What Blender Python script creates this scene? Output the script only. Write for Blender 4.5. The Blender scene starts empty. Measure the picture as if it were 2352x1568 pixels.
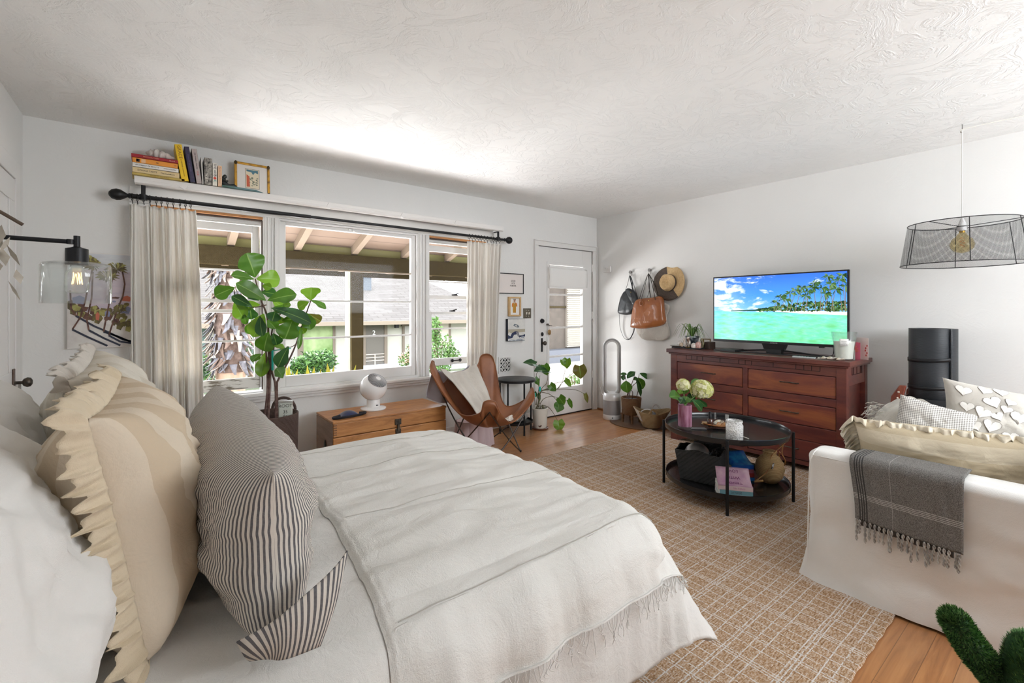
import bpy, bmesh, math, random
from mathutils import Vector, Matrix, Euler, noise
from math import sin, cos, pi, radians as R
random.seed(7)
SC = bpy.context.scene
COL = SC.collection

# ------------------------------------------------------------------ camera, world, sun, exposure
YAW = R(37.96)
cd = bpy.data.cameras.new('camera'); cam = bpy.data.objects.new('camera', cd); COL.objects.link(cam)
cam.location = (0, 0, 1.264); cam.rotation_euler = (R(90), 0, -YAW)
cd.sensor_width = 36; cd.lens = 36*1060/2352; cd.shift_y = -72/2352; cd.clip_start = .02; cd.clip_end = 200
SC.camera = cam
SC.view_settings.view_transform = 'Standard'; SC.view_settings.look = 'None'
SC.view_settings.gamma = 1; SC.view_settings.use_curve_mapping = False
SC.view_settings.exposure = 2.92
SC.cycles.max_bounces = 10; SC.cycles.diffuse_bounces = 6; SC.cycles.transparent_max_bounces = 24
SC.cycles.sample_clamp_indirect = 8
SC.cycles.caustics_reflective = False; SC.cycles.caustics_refractive = False
w = bpy.data.worlds.new('sky'); SC.world = w; w.use_nodes = True
bg = w.node_tree.nodes['Background']; bg.inputs[0].default_value = (.90, .95, 1, 1); bg.inputs[1].default_value = 1.25
sd = bpy.data.lights.new('sun', 'SUN'); sd.energy = 1.4; sd.angle = R(.6); sd.color = (1, .965, .92)
sun = bpy.data.objects.new('sun', sd); COL.objects.link(sun)
sun.rotation_euler = Vector((-.45, -.62, -.76)).to_track_quat('-Z', 'Y').to_euler()
def area(name, loc, tgt, sx, sy, en, col=(1, 1, 1), portal=False):
    l = bpy.data.lights.new(name, 'AREA'); l.shape = 'RECTANGLE'; l.size = sx; l.size_y = sy; l.energy = en; l.color = col
    o = bpy.data.objects.new(name, l); COL.objects.link(o); o.location = loc
    o.rotation_euler = (Vector(tgt)-Vector(loc)).to_track_quat('-Z', 'Y').to_euler()
    if portal: l.cycles.is_portal = True
    return o

# added fill lamps standing in for daylight from behind and bounce off the patio
area('back_fill_light', (3.0, -1.62, 1.7), (3.0, 4, 2.2), 1.8, .9, 4, (.97, .99, 1))
area('patio_bounce_fill', (.1, 5.4, .05), (1.6, 1.0, 1.3), 6.0, .8, 86, (.96, .98, 1))

# pixel -> point on a plane of the room (camera solved from the vanishing points)
CS, CC = sin(YAW), cos(YAW)
def at(u, v, X=None, Y=None, Z=None):
    r = u-1176; x = CS*1060+CC*r; y = CC*1060-CS*r; z = 712-v
    t = X/x if X is not None else (Y/y if Y is not None else (Z-1.264)/z)
    return Vector((x*t, y*t, 1.264+z*t))

# ------------------------------------------------------------------ node materials
def NT(name):
    m = bpy.data.materials.new(name); m.use_nodes = True; nt = m.node_tree; return m, nt, nt.nodes['Principled BSDF']
def nd(nt, t, **k):
    n = nt.nodes.new(t)
    for a, b in k.items():
        if a.startswith('i_'): n.inputs[int(a[2:])].default_value = b
        else: setattr(n, a, b)
    return n
def lk(nt, a, b): nt.links.new(a, b)
def ramp(nt, fac, stops):
    r = nt.nodes.new('ShaderNodeValToRGB'); e = r.color_ramp.elements
    while len(e) > 1: e.remove(e[-1])
    e[0].position = stops[0][0]; e[0].color = (*stops[0][1], 1)
    for p, c in stops[1:]:
        x = e.new(p); x.color = (*c, 1)
    lk(nt, fac, r.inputs[0]); return r.outputs[0]
def coords(nt, sc=(1, 1, 1), rot=(0, 0, 0)):
    tc = nt.nodes.new('ShaderNodeTexCoord'); mp = nt.nodes.new('ShaderNodeMapping')
    mp.inputs['Scale'].default_value = sc; mp.inputs['Rotation'].default_value = rot
    lk(nt, tc.outputs['Object'], mp.inputs[0]); return mp.outputs[0]
def noi(nt, vec, scale, detail=4, rough=.55, dist=0):
    n = nd(nt, 'ShaderNodeTexNoise'); n.inputs['Scale'].default_value = scale; n.inputs['Detail'].default_value = detail
    n.inputs['Roughness'].default_value = rough; n.inputs['Distortion'].default_value = dist
    lk(nt, vec, n.inputs['Vector']); return n.outputs['Fac']
def wav(nt, vec, scale, direction='X', dist=0, prof='SIN', dscale=1):
    n = nd(nt, 'ShaderNodeTexWave', wave_type='BANDS', bands_direction=direction, wave_profile=prof)
    n.inputs['Scale'].default_value = scale; n.inputs['Distortion'].default_value = dist; n.inputs['Detail'].default_value = 2
    n.inputs['Detail Scale'].default_value = dscale
    lk(nt, vec, n.inputs['Vector']); return n.outputs['Fac']
def mth(nt, op, a, b=None, c=None):
    n = nd(nt, 'ShaderNodeMath', operation=op)
    for i, q in enumerate((a, b, c)):
        if q is None: continue
        if isinstance(q, (int, float)): n.inputs[i].default_value = q
        else: lk(nt, q, n.inputs[i])
    return n.outputs[0]
def mix(nt, f, a, b, mode='MIX'):
    n = nd(nt, 'ShaderNodeMix', data_type='RGBA', blend_type=mode)
    for i, q in ((0, f), (6, a), (7, b)):
        if isinstance(q, (int, float)): n.inputs[i].default_value = q
        elif isinstance(q, tuple): n.inputs[i].default_value = (*q, 1)
        else: lk(nt, q, n.inputs[i])
    return n.outputs[2]
def bump(nt, b, h, st=.3, dist=.01):
    n = nd(nt, 'ShaderNodeBump'); n.inputs['Strength'].default_value = st; n.inputs['Distance'].default_value = dist
    lk(nt, h, n.inputs['Height']); lk(nt, n.outputs[0], b.inputs['Normal']); return n
def sep(nt, vec):
    n = nd(nt, 'ShaderNodeSeparateXYZ'); lk(nt, vec, n.inputs[0]); return n.outputs

MATS = {}
def mat(name, c, rough=.6, metal=0, c2=None, ns=8, b=None, spec=.5, sheen=0, coat=0, em=None, sc=(1, 1, 1), trans=0, ior=1.45, det=4, lo=.35, hi=.65):
    if name in MATS: return MATS[name]
    m, nt, p = NT(name); MATS[name] = m
    p.inputs['Base Color'].default_value = (*c, 1); p.inputs['Roughness'].default_value = rough; p.inputs['Metallic'].default_value = metal
    p.inputs['Specular IOR Level'].default_value = spec; p.inputs['Sheen Weight'].default_value = sheen; p.inputs['Coat Weight'].default_value = coat
    p.inputs['Transmission Weight'].default_value = trans; p.inputs['IOR'].default_value = ior
    v = coords(nt, sc)
    if c2: lk(nt, ramp(nt, noi(nt, v, ns, det), [(lo, c), (hi, c2)]), p.inputs['Base Color'])
    if b: bump(nt, p, noi(nt, v, b[0], 5), b[1], b[2] if len(b) > 2 else .01)
    if em: p.inputs['Emission Color'].default_value = (*em[0], 1); p.inputs['Emission Strength'].default_value = em[1]
    return m
def fabric(name, c, c2=None, thread=900, st=.25, ns=6, fold=14, fst=.25):
    if name in MATS: return MATS[name]
    m, nt, p = NT(name); MATS[name] = m; v = coords(nt)
    c2 = c2 or tuple(x*.93 for x in c)
    lk(nt, ramp(nt, noi(nt, v, ns, 5), [(.3, c), (.7, c2)]), p.inputs['Base Color'])
    p.inputs['Roughness'].default_value = .95; p.inputs['Specular IOR Level'].default_value = .1; p.inputs['Sheen Weight'].default_value = .15
    h = mth(nt, 'ADD', mth(nt, 'MULTIPLY', noi(nt, v, thread, 2), .25), mth(nt, 'MULTIPLY', noi(nt, v, fold, 5, .6, .6), 1.6))
    bump(nt, p, h, fst, .012); return m
def wood(name, c1, c2, c3, sc=(1, 8, 8), rough=.4, ns=3, st=.12, coat=0):
    if name in MATS: return MATS[name]
    m, nt, p = NT(name); MATS[name] = m; v = coords(nt, sc)
    n = noi(nt, v, ns, 8, .65, .8); lk(nt, ramp(nt, n, [(.28, c1), (.5, c2), (.72, c3)]), p.inputs['Base Color'])
    p.inputs['Roughness'].default_value = rough; p.inputs['Coat Weight'].default_value = coat; bump(nt, p, n, st, .004); return m
def glassy(name, tint=(1, 1, 1), gl=.9, ior=1.45, rough=.0, dust=0):
    if name in MATS: return MATS[name]
    m, nt, p = NT(name); MATS[name] = m; nt.nodes.remove(p)
    out = [n for n in nt.nodes if n.type == 'OUTPUT_MATERIAL'][0]
    t = nd(nt, 'ShaderNodeBsdfTransparent'); t.inputs[0].default_value = (*tint, 1)
    g = nd(nt, 'ShaderNodeBsdfGlossy'); g.inputs['Roughness'].default_value = rough
    f = nd(nt, 'ShaderNodeLayerWeight'); f.inputs[0].default_value = .5
    mx = nd(nt, 'ShaderNodeMixShader'); lk(nt, mth(nt, 'MULTIPLY', mth(nt, 'ADD', mth(nt, 'POWER', f.outputs['Facing'], 4.0), .04), gl), mx.inputs[0]); lk(nt, t.outputs[0], mx.inputs[1]); lk(nt, g.outputs[0], mx.inputs[2])
    o = mx.outputs[0]
    if dust:
        d = nd(nt, 'ShaderNodeBsdfDiffuse'); d.inputs[0].default_value = (.9, .9, .88, 1)
        m2 = nd(nt, 'ShaderNodeMixShader'); m2.inputs[0].default_value = dust; lk(nt, o, m2.inputs[1]); lk(nt, d.outputs[0], m2.inputs[2]); o = m2.outputs[0]
    lk(nt, o, out.inputs[0]); return m
def emis(name, c, s=1):
    if name in MATS: return MATS[name]
    m, nt, p = NT(name); MATS[name] = m
    p.inputs['Base Color'].default_value = (0, 0, 0, 1); p.inputs['Emission Color'].default_value = (*c, 1); p.inputs['Emission Strength'].default_value = s
    p.inputs['Roughness'].default_value = .15; p.inputs['Specular IOR Level'].default_value = .3
    return m

# ------------------------------------------------------------------ mesh building
def sub(a, b): return Vector(a)-Vector(b)
class B:
    def __init__(s, M=None): s.uv = None; s.v = []; s.f = []; s.sm = []; s.mi = []; s.M = M; s.m = 0
    def add(s, vs, fs, smooth=True):
        o = len(s.v)
        for p in vs:
            p = Vector(p); s.v.append(s.M @ p if s.M else p)
        for f in fs: s.f.append([o+i for i in f]); s.sm.append(smooth); s.mi.append(s.m)
        return s
    def box(s, c, d, rot=None, taper=1):
        x, y, z = d[0]/2, d[1]/2, d[2]/2
        vs = [Vector((i*x*(taper if k > 0 else 1), j*y*(taper if k > 0 else 1), k*z)) for k in (-1, 1) for j in (-1, 1) for i in (-1, 1)]
        if rot: e = Euler(rot).to_matrix(); vs = [e @ q for q in vs]
        return s.add([q+Vector(c) for q in vs], [(0, 2, 3, 1), (4, 5, 7, 6), (0, 1, 5, 4), (2, 6, 7, 3), (0, 4, 6, 2), (1, 3, 7, 5)], False)
    def bx(s, x0, x1, y0, y1, z0, z1): return s.box(((x0+x1)/2, (y0+y1)/2, (z0+z1)/2), (abs(x1-x0), abs(y1-y0), abs(z1-z0)))
    def tube(s, pts, r, n=8, closed=False, cap=True, flat=1):
        pts = [Vector(p) for p in pts]; N = len(pts); rr = r if isinstance(r, (list, tuple)) else [r]*N
        vs = []; up = None
        for i, p in enumerate(pts):
            if closed: t = pts[(i+1) % N]-pts[i-1]
            else: t = pts[min(i+1, N-1)]-pts[max(i-1, 0)]
            t.normalize()
            if up is None: up = t.orthogonal().normalized()
            else:
                up = up-t*up.dot(t)
                if up.length < 1e-5: up = t.orthogonal()
                up.normalize()
            w = t.cross(up)
            for k in range(n):
                a = 2*pi*k/n; vs.append(p+up*cos(a)*rr[i]+w*sin(a)*rr[i]*flat)
        fs = []
        for i in range(N if closed else N-1):
            j = (i+1) % N
            for k in range(n): fs.append((i*n+k, i*n+(k+1) % n, j*n+(k+1) % n, j*n+k))
        s.add(vs, fs)
        if cap and not closed:
            s.add([vs[k] for k in range(n)], [tuple(range(n))[::-1]], False); s.add(vs[-n:], [tuple(range(n))], False)
        return s
    def lathe(s, prof, c=(0, 0, 0), n=32, cap=True, sx=1, sy=1):
        vs = []; fs = []
        for r, z in prof:
            for k in range(n): a = 2*pi*k/n; vs.append((c[0]+r*cos(a)*sx, c[1]+r*sin(a)*sy, c[2]+z))
        for i in range(len(prof)-1):
            for k in range(n): fs.append((i*n+k, i*n+(k+1) % n, (i+1)*n+(k+1) % n, (i+1)*n+k))
        s.add(vs, fs)
        if cap:
            if prof[0][0] > 1e-4: s.add(vs[:n], [tuple(range(n))[::-1]], False)
            if prof[-1][0] > 1e-4: s.add(vs[-n:], [tuple(range(n))], False)
        return s
    def cyl(s, c, r, h, n=24): return s.lathe([(r, 0), (r, h)], c, n)
    def sph(s, c, r, n=20, sc=(1, 1, 1)):
        vs = []; fs = []; m = n//2
        for i in range(m+1):
            for k in range(n): a = pi*i/m; b = 2*pi*k/n; vs.append((c[0]+r*sc[0]*sin(a)*cos(b), c[1]+r*sc[1]*sin(a)*sin(b), c[2]-r*sc[2]*cos(a)))
        for i in range(m):
            for k in range(n): fs.append((i*n+k, i*n+(k+1) % n, (i+1)*n+(k+1) % n, (i+1)*n+k))
        return s.add(vs, fs)
    def grid(s, fn, nu, nv, cu=False, cv=False, smooth=True):
        U = nu if cu else nu+1; V = nv if cv else nv+1
        vs = [fn(i/nu, j/nv) for i in range(U) for j in range(V)]
        fs = [(i*V+j, ((i+1) % U)*V+j, ((i+1) % U)*V+(j+1) % V, i*V+(j+1) % V) for i in range(nu) for j in range(nv)]
        return s.add(vs, fs, smooth)
    def prism(s, pts, d, smooth=False):   # pts 3-D outline, d extrusion vector
        n = len(pts); a = [Vector(p) for p in pts]; b = [p+Vector(d) for p in a]
        return s.add(a+b, [tuple(range(n))[::-1], tuple(range(n, 2*n))]+[(i, (i+1) % n, n+(i+1) % n, n+i) for i in range(n)], smooth)
    def poly(s, pts): return s.add(pts, [tuple(range(len(pts)))], False)
    def build(s, name, mats, parent=None, origin=None, M=None, bev=0, sub=0, solid=0, weld=False, so=-1):
        if not isinstance(mats, (list, tuple)): mats = [mats]
        me = bpy.data.meshes.new(name)
        if parent is not None: og = Vector(parent['_o'])
        elif M is not None: og = Vector((0, 0, 0))
        elif origin is not None: og = Vector(origin)
        else:
            xs = [p.x for p in s.v]; ys = [p.y for p in s.v]; zs = [p.z for p in s.v]
            og = Vector(((min(xs)+max(xs))/2, (min(ys)+max(ys))/2, min(zs)))
        me.from_pydata([p-og for p in s.v], [], s.f); me.update()
        me.polygons.foreach_set('use_smooth', s.sm); me.polygons.foreach_set('material_index', s.mi)
        for m in mats: me.materials.append(m)
        if s.uv:
            ul = me.uv_layers.new(name='UVMap')
            for l_ in me.loops: ul.data[l_.index].uv = s.uv[l_.vertex_index]
        if weld:
            bm = bmesh.new(); bm.from_mesh(me); bmesh.ops.remove_doubles(bm, verts=bm.verts, dist=1e-5); bmesh.ops.recalc_face_normals(bm, faces=bm.faces); bm.to_mesh(me); bm.free()
        if any(s.sm): me.set_sharp_from_angle(angle=R(52))
        o = bpy.data.objects.new(name, me); COL.objects.link(o)
        if parent is not None: o.parent = parent; o['_o'] = tuple(og)
        elif M is not None: o.matrix_world = M; o['_o'] = (0, 0, 0)
        else: o.location = og; o['_o'] = tuple(og)
        if bev:
            b = o.modifiers.new('bevel', 'BEVEL'); b.width = bev; b.segments = 2; b.limit_method = 'ANGLE'; b.angle_limit = R(40)
        if solid:
            d = o.modifiers.new('solid', 'SOLIDIFY'); d.thickness = solid; d.offset = so
        if sub:
            d = o.modifiers.new('sub', 'SUBSURF'); d.levels = sub; d.render_levels = sub
        return o
def thing(name, label, cat, loc=(0, 0, 0), group=None):
    o = bpy.data.objects.new(name, None); COL.objects.link(o); o.location = loc; o['_o'] = tuple(loc); o.empty_display_size = .1
    return tag(o, label, cat, group)
def tag(o, label, cat, group=None, kind=None):
    o['label'] = label; o['category'] = cat
    if group: o['group'] = group
    if kind: o['kind'] = kind
    return o
def st(o): o['kind'] = 'structure'; return o
def text(s, size, M, m, parent, name='lettering', ext=.0006, align='CENTER', squash=1):
    cu = bpy.data.curves.new('t', 'FONT'); cu.body = s; cu.size = size; cu.align_x = align; cu.align_y = 'CENTER'; cu.extrude = ext; cu.resolution_u = 3
    ob = bpy.data.objects.new('t', cu); COL.objects.link(ob); dg = bpy.context.evaluated_depsgraph_get(); dg.update()
    me = bpy.data.meshes.new_from_object(ob.evaluated_get(dg)); bpy.data.objects.remove(ob); bpy.data.curves.remove(cu)
    S = Matrix.Diagonal((squash, 1, 1, 1))
    T = Matrix.Translation(-Vector(parent['_o'])) @ M @ S
    me.transform(T); me.materials.clear(); me.materials.append(m)
    o = bpy.data.objects.new(name, me); COL.objects.link(o); o.parent = parent; o['_o'] = tuple(parent['_o']); return o
def frameM(loc, x, y):   # matrix with given x and y axes
    x = Vector(x).normalized(); y = Vector(y).normalized(); z = x.cross(y); y = z.cross(x)
    return Matrix(((x.x, y.x, z.x, loc[0]), (x.y, y.y, z.y, loc[1]), (x.z, y.z, z.z, loc[2]), (0, 0, 0, 1)))
def dup(root, loc, rz=0, label=None, group=None, sc=None):
    def cp(o, par):
        c = o.copy(); COL.objects.link(c); c.parent = par
        for ch in list(o.children): cp(ch, c)
        return c
    r = cp(root, None); r.location = loc; r.rotation_euler = (0, 0, rz)
    if sc: r.scale = sc
    if label: r['label'] = label
    if group: r['group'] = group
    return r
def spline(pts, n=8, closed=False):
    P = [Vector(p) for p in pts]; N = len(P); out = []
    rng = range(N) if closed else range(N-1)
    for i in rng:
        if closed: a, b, c, d = P[i-1], P[i], P[(i+1) % N], P[(i+2) % N]
        else: a, b, c, d = P[max(i-1, 0)], P[i], P[i+1], P[min(i+2, N-1)]
        for k in range(n):
            t = k/n; out.append(.5*((2*b)+(c-a)*t+(2*a-5*b+4*c-d)*t*t+(3*b-a-3*c+d)*t**3))
    if not closed: out.append(P[-1])
    return out
def nz(x, y, z=0, s=1): return noise.noise(Vector((x*s, y*s, z*s)))

# ------------------------------------------------------------------ common materials
def plaster(name, c, st, sc=1.0, big=.5):
    m, nt, p = NT(name); v = coords(nt)
    p.inputs['Roughness'].default_value = .85; p.inputs['Specular IOR Level'].default_value = .2
    lk(nt, ramp(nt, noi(nt, v, 1.5, 3), [(.3, c), (.7, tuple(x*.97 for x in c))]), p.inputs['Base Color'])
    n1 = noi(nt, v, 5*sc, 8, .62, 1.6); r = ramp(nt, n1, [(.44, (0, 0, 0)), (.5, (1, 1, 1)), (.56, (0.1, .1, .1))])
    n2 = noi(nt, v, 90, 3)
    bump(nt, p, mth(nt, 'ADD', mth(nt, 'MULTIPLY', r, big), mth(nt, 'MULTIPLY', n2, .25)), st, .006); return m
M_wall = plaster('wall_paint', (.775, .77, .755), .22, 1, .25)
M_ceil = plaster('ceiling_plaster', (.88, .88, .87), .55, .9, .7)
M_trim = mat('white_trim_paint', (.74, .73, .715), .4, b=(60, .1, .003))
M_white = mat('white_gloss_paint', (.84, .83, .82), .35)
M_black = mat('black_iron', (.012, .012, .014), .42, metal=.3)
M_pane = glassy('window_pane', (1, 1, 1), .14, 1.45, 0)
# ------------------------------------------------------------------ room shell
XL, XR, YF, YB, ZC = -.614, 4.51, 4.01, -1.5, 2.44
def floor_mat():
    m, nt, p = NT('wood_floor'); v = coords(nt)
    br = nd(nt, 'ShaderNodeTexBrick'); lk(nt, v, br.inputs[0]); br.offset = .37
    for k, q in (('Scale', 1), ('Mortar Size', .0012), ('Brick Width', .95), ('Row Height', .085), ('Bias', 0)): br.inputs[k].default_value = q
    br.inputs['Color1'].default_value = (1, 1, 1, 1); br.inputs['Color2'].default_value = (0, 0, 0, 1); br.inputs['Mortar'].default_value = (.5, .5, .5, 1)
    n = noi(nt, coords(nt, (1.2, 14, 14)), 2.2, 7, .6, .6)
    a = ramp(nt, n, [(.25, (.21, .082, .03)), (.5, (.40, .172, .062)), (.75, (.53, .255, .10))])
    c = mix(nt, mth(nt, 'MULTIPLY', br.outputs['Color'], .38), a, (.50, .30, .16))
    c = mix(nt, mth(nt, 'MULTIPLY', br.outputs['Fac'], .6), c, (.10, .05, .03))
    lk(nt, c, p.inputs['Base Color']); p.inputs['Roughness'].default_value = .28; p.inputs['Coat Weight'].default_value = .15
    bump(nt, p, mth(nt, 'ADD', n, br.outputs['Fac']), .05, .002); return m
st(B().bx(XL-.1, XR+.1, YB, YF+.16, -.1, 0).build('floor', floor_mat()))
st(B().bx(XL-.1, XR+.1, YB, YF+.16, ZC, ZC+.12).build('ceiling', M_ceil))
def wall_holes(name, axis, pos, th, a0, a1, holes, m=M_wall):
    b = B(); zs = sorted({0, ZC} | {h[2] for h in holes} | {h[3] for h in holes}); as_ = sorted({a0, a1} | {h[0] for h in holes} | {h[1] for h in holes})
    for i in range(len(as_)-1):
        run = None
        for k in range(len(zs)-1):
            ca, cz = (as_[i]+as_[i+1])/2, (zs[k]+zs[k+1])/2
            solid = not any(h[0] < ca < h[1] and h[2] < cz < h[3] for h in holes)
            if solid:
                if run is None: run = zs[k]
            if run is not None and (not solid or k == len(zs)-2):
                top = zs[k+1] if solid else zs[k]
                if axis == 'y': b.bx(as_[i], as_[i+1], pos, pos+th, run, top)
                else: b.bx(pos, pos+th, as_[i], as_[i+1], run, top)
                run = None
    return st(b.build(name, m, weld=False))
WZ0, WZ1 = .63, 1.985
wall_holes('wall_front', 'y', YF, .14, XL-.1, XR+.1, [(-.02, .69, WZ0, WZ1), (.79, 1.99, WZ0, WZ1), (2.10, 2.80, WZ0, WZ1), (3.505, 4.425, 0, 2.01)])
wall_holes('wall_left', 'x', XL-.1, .1, YB, YF, [])
wall_holes('wall_right', 'x', XR, .1, YB, YF, [])
wall_holes('wall_back', 'y', YB-.1, .1, XL-.1, XR+.1, [(1.9, 4.2, 1.2, 2.25)])  # unseen opening added and sized for the light it lets in

def sash(x0, x1, z0, z1, y, sl, rt, rb, munt, par, th=.035, glass=True, mw=.014):
    b = B(); b.bx(x0, x0+sl, y, y+th, z0, z1); b.bx(x1-sl, x1, y, y+th, z0, z1)
    b.bx(x0+sl, x1-sl, y, y+th, z1-rt, z1); b.bx(x0+sl, x1-sl, y, y+th, z0, z0+rb)
    for z in munt: b.bx(x0+sl, x1-sl, y+.008, y+th-.004, z-mw/2, z+mw/2)
    o = b.build('sash', M_trim, par, bev=.003)
    if glass: B().bx(x0+sl-.005, x1-sl+.005, y+th*.5, y+th*.5+.003, z0+rb-.005, z1-rt+.005).build('pane', M_pane, o)
    return o
M_track = mat('dark_window_track', (.06, .035, .025), .5); M_orange = mat('orange_wood_jamb', (.55, .26, .09), .5, c2=(.42, .18, .06), ns=12)
M_worn = mat('worn_white_paint', (.74, .72, .68), .6, c2=(.22, .19, .15), ns=9, lo=.52, hi=.60, sc=(1, 3, 5))
def window(n, x0, x1):
    e = bpy.data.objects.new('window_%d' % n, None); COL.objects.link(e); e['_o'] = (x0, YF, WZ0); e.location = (x0, YF, WZ0); return st(e)
w1 = window(1, -.02, .69); w2 = window(2, .79, 1.99); w3 = window(3, 2.10, 2.80)
for w_, x0, x1 in ((w1, -.02, .69), (w3, 2.10, 2.80)):
    b = B(); b.bx(x0, x0+.012, YF-.005, YF+.13, WZ0, WZ1); b.bx(x1-.012, x1, YF-.005, YF+.13, WZ0, WZ1); b.build('jamb', M_trim, w_)
    b = B(); b.bx(x0, x1, YF+.0, YF+.02, WZ1-.018, WZ1); b.build('header_strip', M_orange, w_, bev=.001)
    b = B(); b.bx(x0, x1, YF+.022, YF+.045, WZ1-.03, WZ1-.004); b.bx(x1-.02, x1-.0125, YF+.004, YF+.02, WZ0+.02, WZ1-.03); b.build('track', M_track, w_)
    b = B(); b.bx(x0, x1, YF+.05, YF+.06, WZ1-.05, WZ1); b.bx(x0, x1, YF+.075, YF+.13, WZ1-.055, WZ1-.02); b.build('head_jamb', M_trim, w_)
sash(-.005, .665, 1.245, 1.922, YF+.085, .048, .055, .026, (1.572,), w1)
sl = sash(-.005, .672, .66, 1.35, YF+.035, .045, .028, .085, (1.03,), w1)
B().bx(.03, .66, YF+.033, YF+.0345, .665, .742).build('worn_patch', M_worn, sl)
sash(2.115, 2.79, 1.375, 1.905, YF+.085, .035, .058, .036, (1.547,), w3)
s3 = sash(2.115, 2.79, .715, 1.248, YF+.035, .045, .028, .07, (1.08,), w3)
b = B(); b.tube([(2.385, YF+.01, .757), (2.475, YF+.01, .757)], .005, 8)
for x in (2.385, 2.475): b.sph((x, YF+.02, .757), .016, 12, (1, .8, 1.1))
b.build('lift_handle', M_black, s3)
b = B(); b.box((2.40, YF+.05, 1.256), (.05, .03, .012)); b.tube([(2.40, YF+.04, 1.262), (2.44, YF+.03, 1.272)], .005, 6); b.build('latch', M_black, s3)
b = B(); b.box((2.44, YF+.07, 1.418), (.06, .02, .012)); b.tube([(2.43, YF+.07, 1.42), (2.48, YF+.06, 1.435)], .006, 6); b.build('latch', M_black, w3)
# fixed centre window
b = B(); b.bx(.79, .80, YF-.01, YF+.13, WZ0, WZ1); b.bx(1.98, 1.99, YF-.01, YF+.13, WZ0, WZ1); b.bx(.80, 1.98, YF-.01, YF+.13, WZ1-.012, WZ1); b.bx(.80, 1.98, YF-.01, YF+.13, WZ0, WZ0+.02); b.build('jamb', M_trim, w2)
s2 = sash(.80, 1.98, .65, 1.973, YF+.02, .045, .03, .085, (1.34, 1.03), w2, th=.045, mw=.015)
B().bx(.845, 1.935, YF+.03, YF+.05, 1.60, 1.612).build('glazing_bar', mat('tan_trim', (.42, .33, .24), .6), s2)
b = B(); b.box((1.355, YF+.012, 1.962), (.02, .012, .015)); b.box((1.39, YF+.012, 1.955), (.012, .01, .012)); b.build('catch', M_trim, w2)
# mullions and casing
b = B()
for xa, xb in ((.69, .79), (1.99, 2.10)):
    b.bx(xa, xb, YF-.012, YF+.14, WZ0, WZ1+.005); b.bx(xa+.018, xa+.032, YF-.026, YF-.011, WZ0, WZ1); b.bx(xb-.034, xb-.02, YF-.026, YF-.011, WZ0, WZ1); b.bx(xa+.045, xa+.055, YF-.018, YF-.011, WZ0, WZ1)
st(b.build('trim_1', M_trim, bev=.003))
b = B(); b.bx(-.12, 2.9, YF-.05, YF+.03, WZ0-.028, WZ0); b.bx(-.12, 2.9, YF-.035, YF+.0, WZ0-.05, WZ0-.028); b.bx(-.12, 2.9, YF-.02, YF, WZ0-.075, WZ0-.05)
st(b.build('trim_2', M_trim, bev=.006))
b = B(); b.bx(-.12, 2.9, YF-.014, YF, WZ1+.003, 2.095); b.bx(-.12, -.02, YF-.014, YF, WZ0, WZ1); b.bx(2.80, 2.9, YF-.014, YF, WZ0, WZ1)
st(b.build('trim_3', M_wall, bev=.003))

# ------------------------------------------------------------------ front door
d = bpy.data.objects.new('door_1', None); COL.objects.link(d); d.location = (3.505, YF, 0); d['_o'] = (3.505, YF, 0); st(d)
b = B(); b.bx(3.452, 3.505, YF-.02, YF+.14, 0, 2.01); b.bx(4.425, 4.478, YF-.02, YF+.14, 0, 2.01); b.bx(3.452, 4.478, YF-.02, YF+.14, 2.01, 2.063)
b.bx(3.44, 3.452, YF-.03, YF, 0, 2.063); b.bx(4.478, 4.49, YF-.03, YF, 0, 2.063); b.bx(3.44, 4.49, YF-.03, YF, 2.063, 2.075)
b.build('door_frame', M_trim, d, bev=.003)
dx0, dx1, gx0, gx1, gz0, gz1 = 3.51, 4.42, 3.685, 4.25, .335, 1.80
yd = YF+.005
b = B(); b.bx(dx0, gx0, yd, yd+.04, .012, 2.005); b.bx(gx1, dx1, yd, yd+.04, .012, 2.005); b.bx(gx0, gx1, yd, yd+.04, gz1, 2.005); b.bx(gx0, gx1, yd, yd+.04, .012, gz0)
b.bx(gx0-.035, gx0, yd-.008, yd, gz0-.035, gz1+.035); b.bx(gx1, gx1+.035, yd-.008, yd, gz0-.035, gz1+.035); b.bx(gx0, gx1, yd-.008, yd, gz0-.035, gz0); b.bx(gx0, gx1, yd-.008, yd, gz1, gz1+.035)
leaf = b.build('door_leaf', M_trim, d, bev=.002)
b = B()
for z in (1.45, 1.055, .71): b.bx(gx0, gx1, yd+.008, yd+.036, z-.011, z+.011)
b.build('glazing_bar', M_trim, leaf)
B().bx(gx0, gx1, yd+.02, yd+.023, gz0, gz1).build('pane', M_pane, leaf)
b = B(); b.bx(dx0, dx1, yd+.0, yd+.05, 0, .012); b.build('threshold', M_black, d)
M_oldmetal = mat('old_dark_bronze', (.05, .045, .04), .4, metal=.8, c2=(.12, .10, .08), ns=40)
b = B(frameM((3.571, yd-.001, 1.138), (1, 0, 0), (0, 0, 1))); b.lathe([(0, .022), (.022, .022), (.026, .014), (.027, 0)], (0, 0, 0), 20); b.build('deadbolt', M_black, leaf)
b = B(frameM((3.576, yd-.001, .985), (1, 0, 0), (0, 0, 1))); b.lathe([(0, .012), (.014, .012), (.017, 0)], (0, 0, 0), 16, sy=1.5); b.build('keyhole_plate', M_black, leaf)
b = B(); b.box((3.571, yd-.004, .86), (.026, .008, .16)); b.build('back_plate', M_black, leaf, bev=.004)
b = B(frameM((3.578, yd-.006, .882), (1, 0, 0), (0, 0, 1))); b.lathe([(.01, 0), (.009, .025), (.022, .033), (.026, .045), (.02, .056), (0, .06)], (0, 0, 0), 20); b.build('knob', M_oldmetal, leaf)
b = B()
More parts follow.
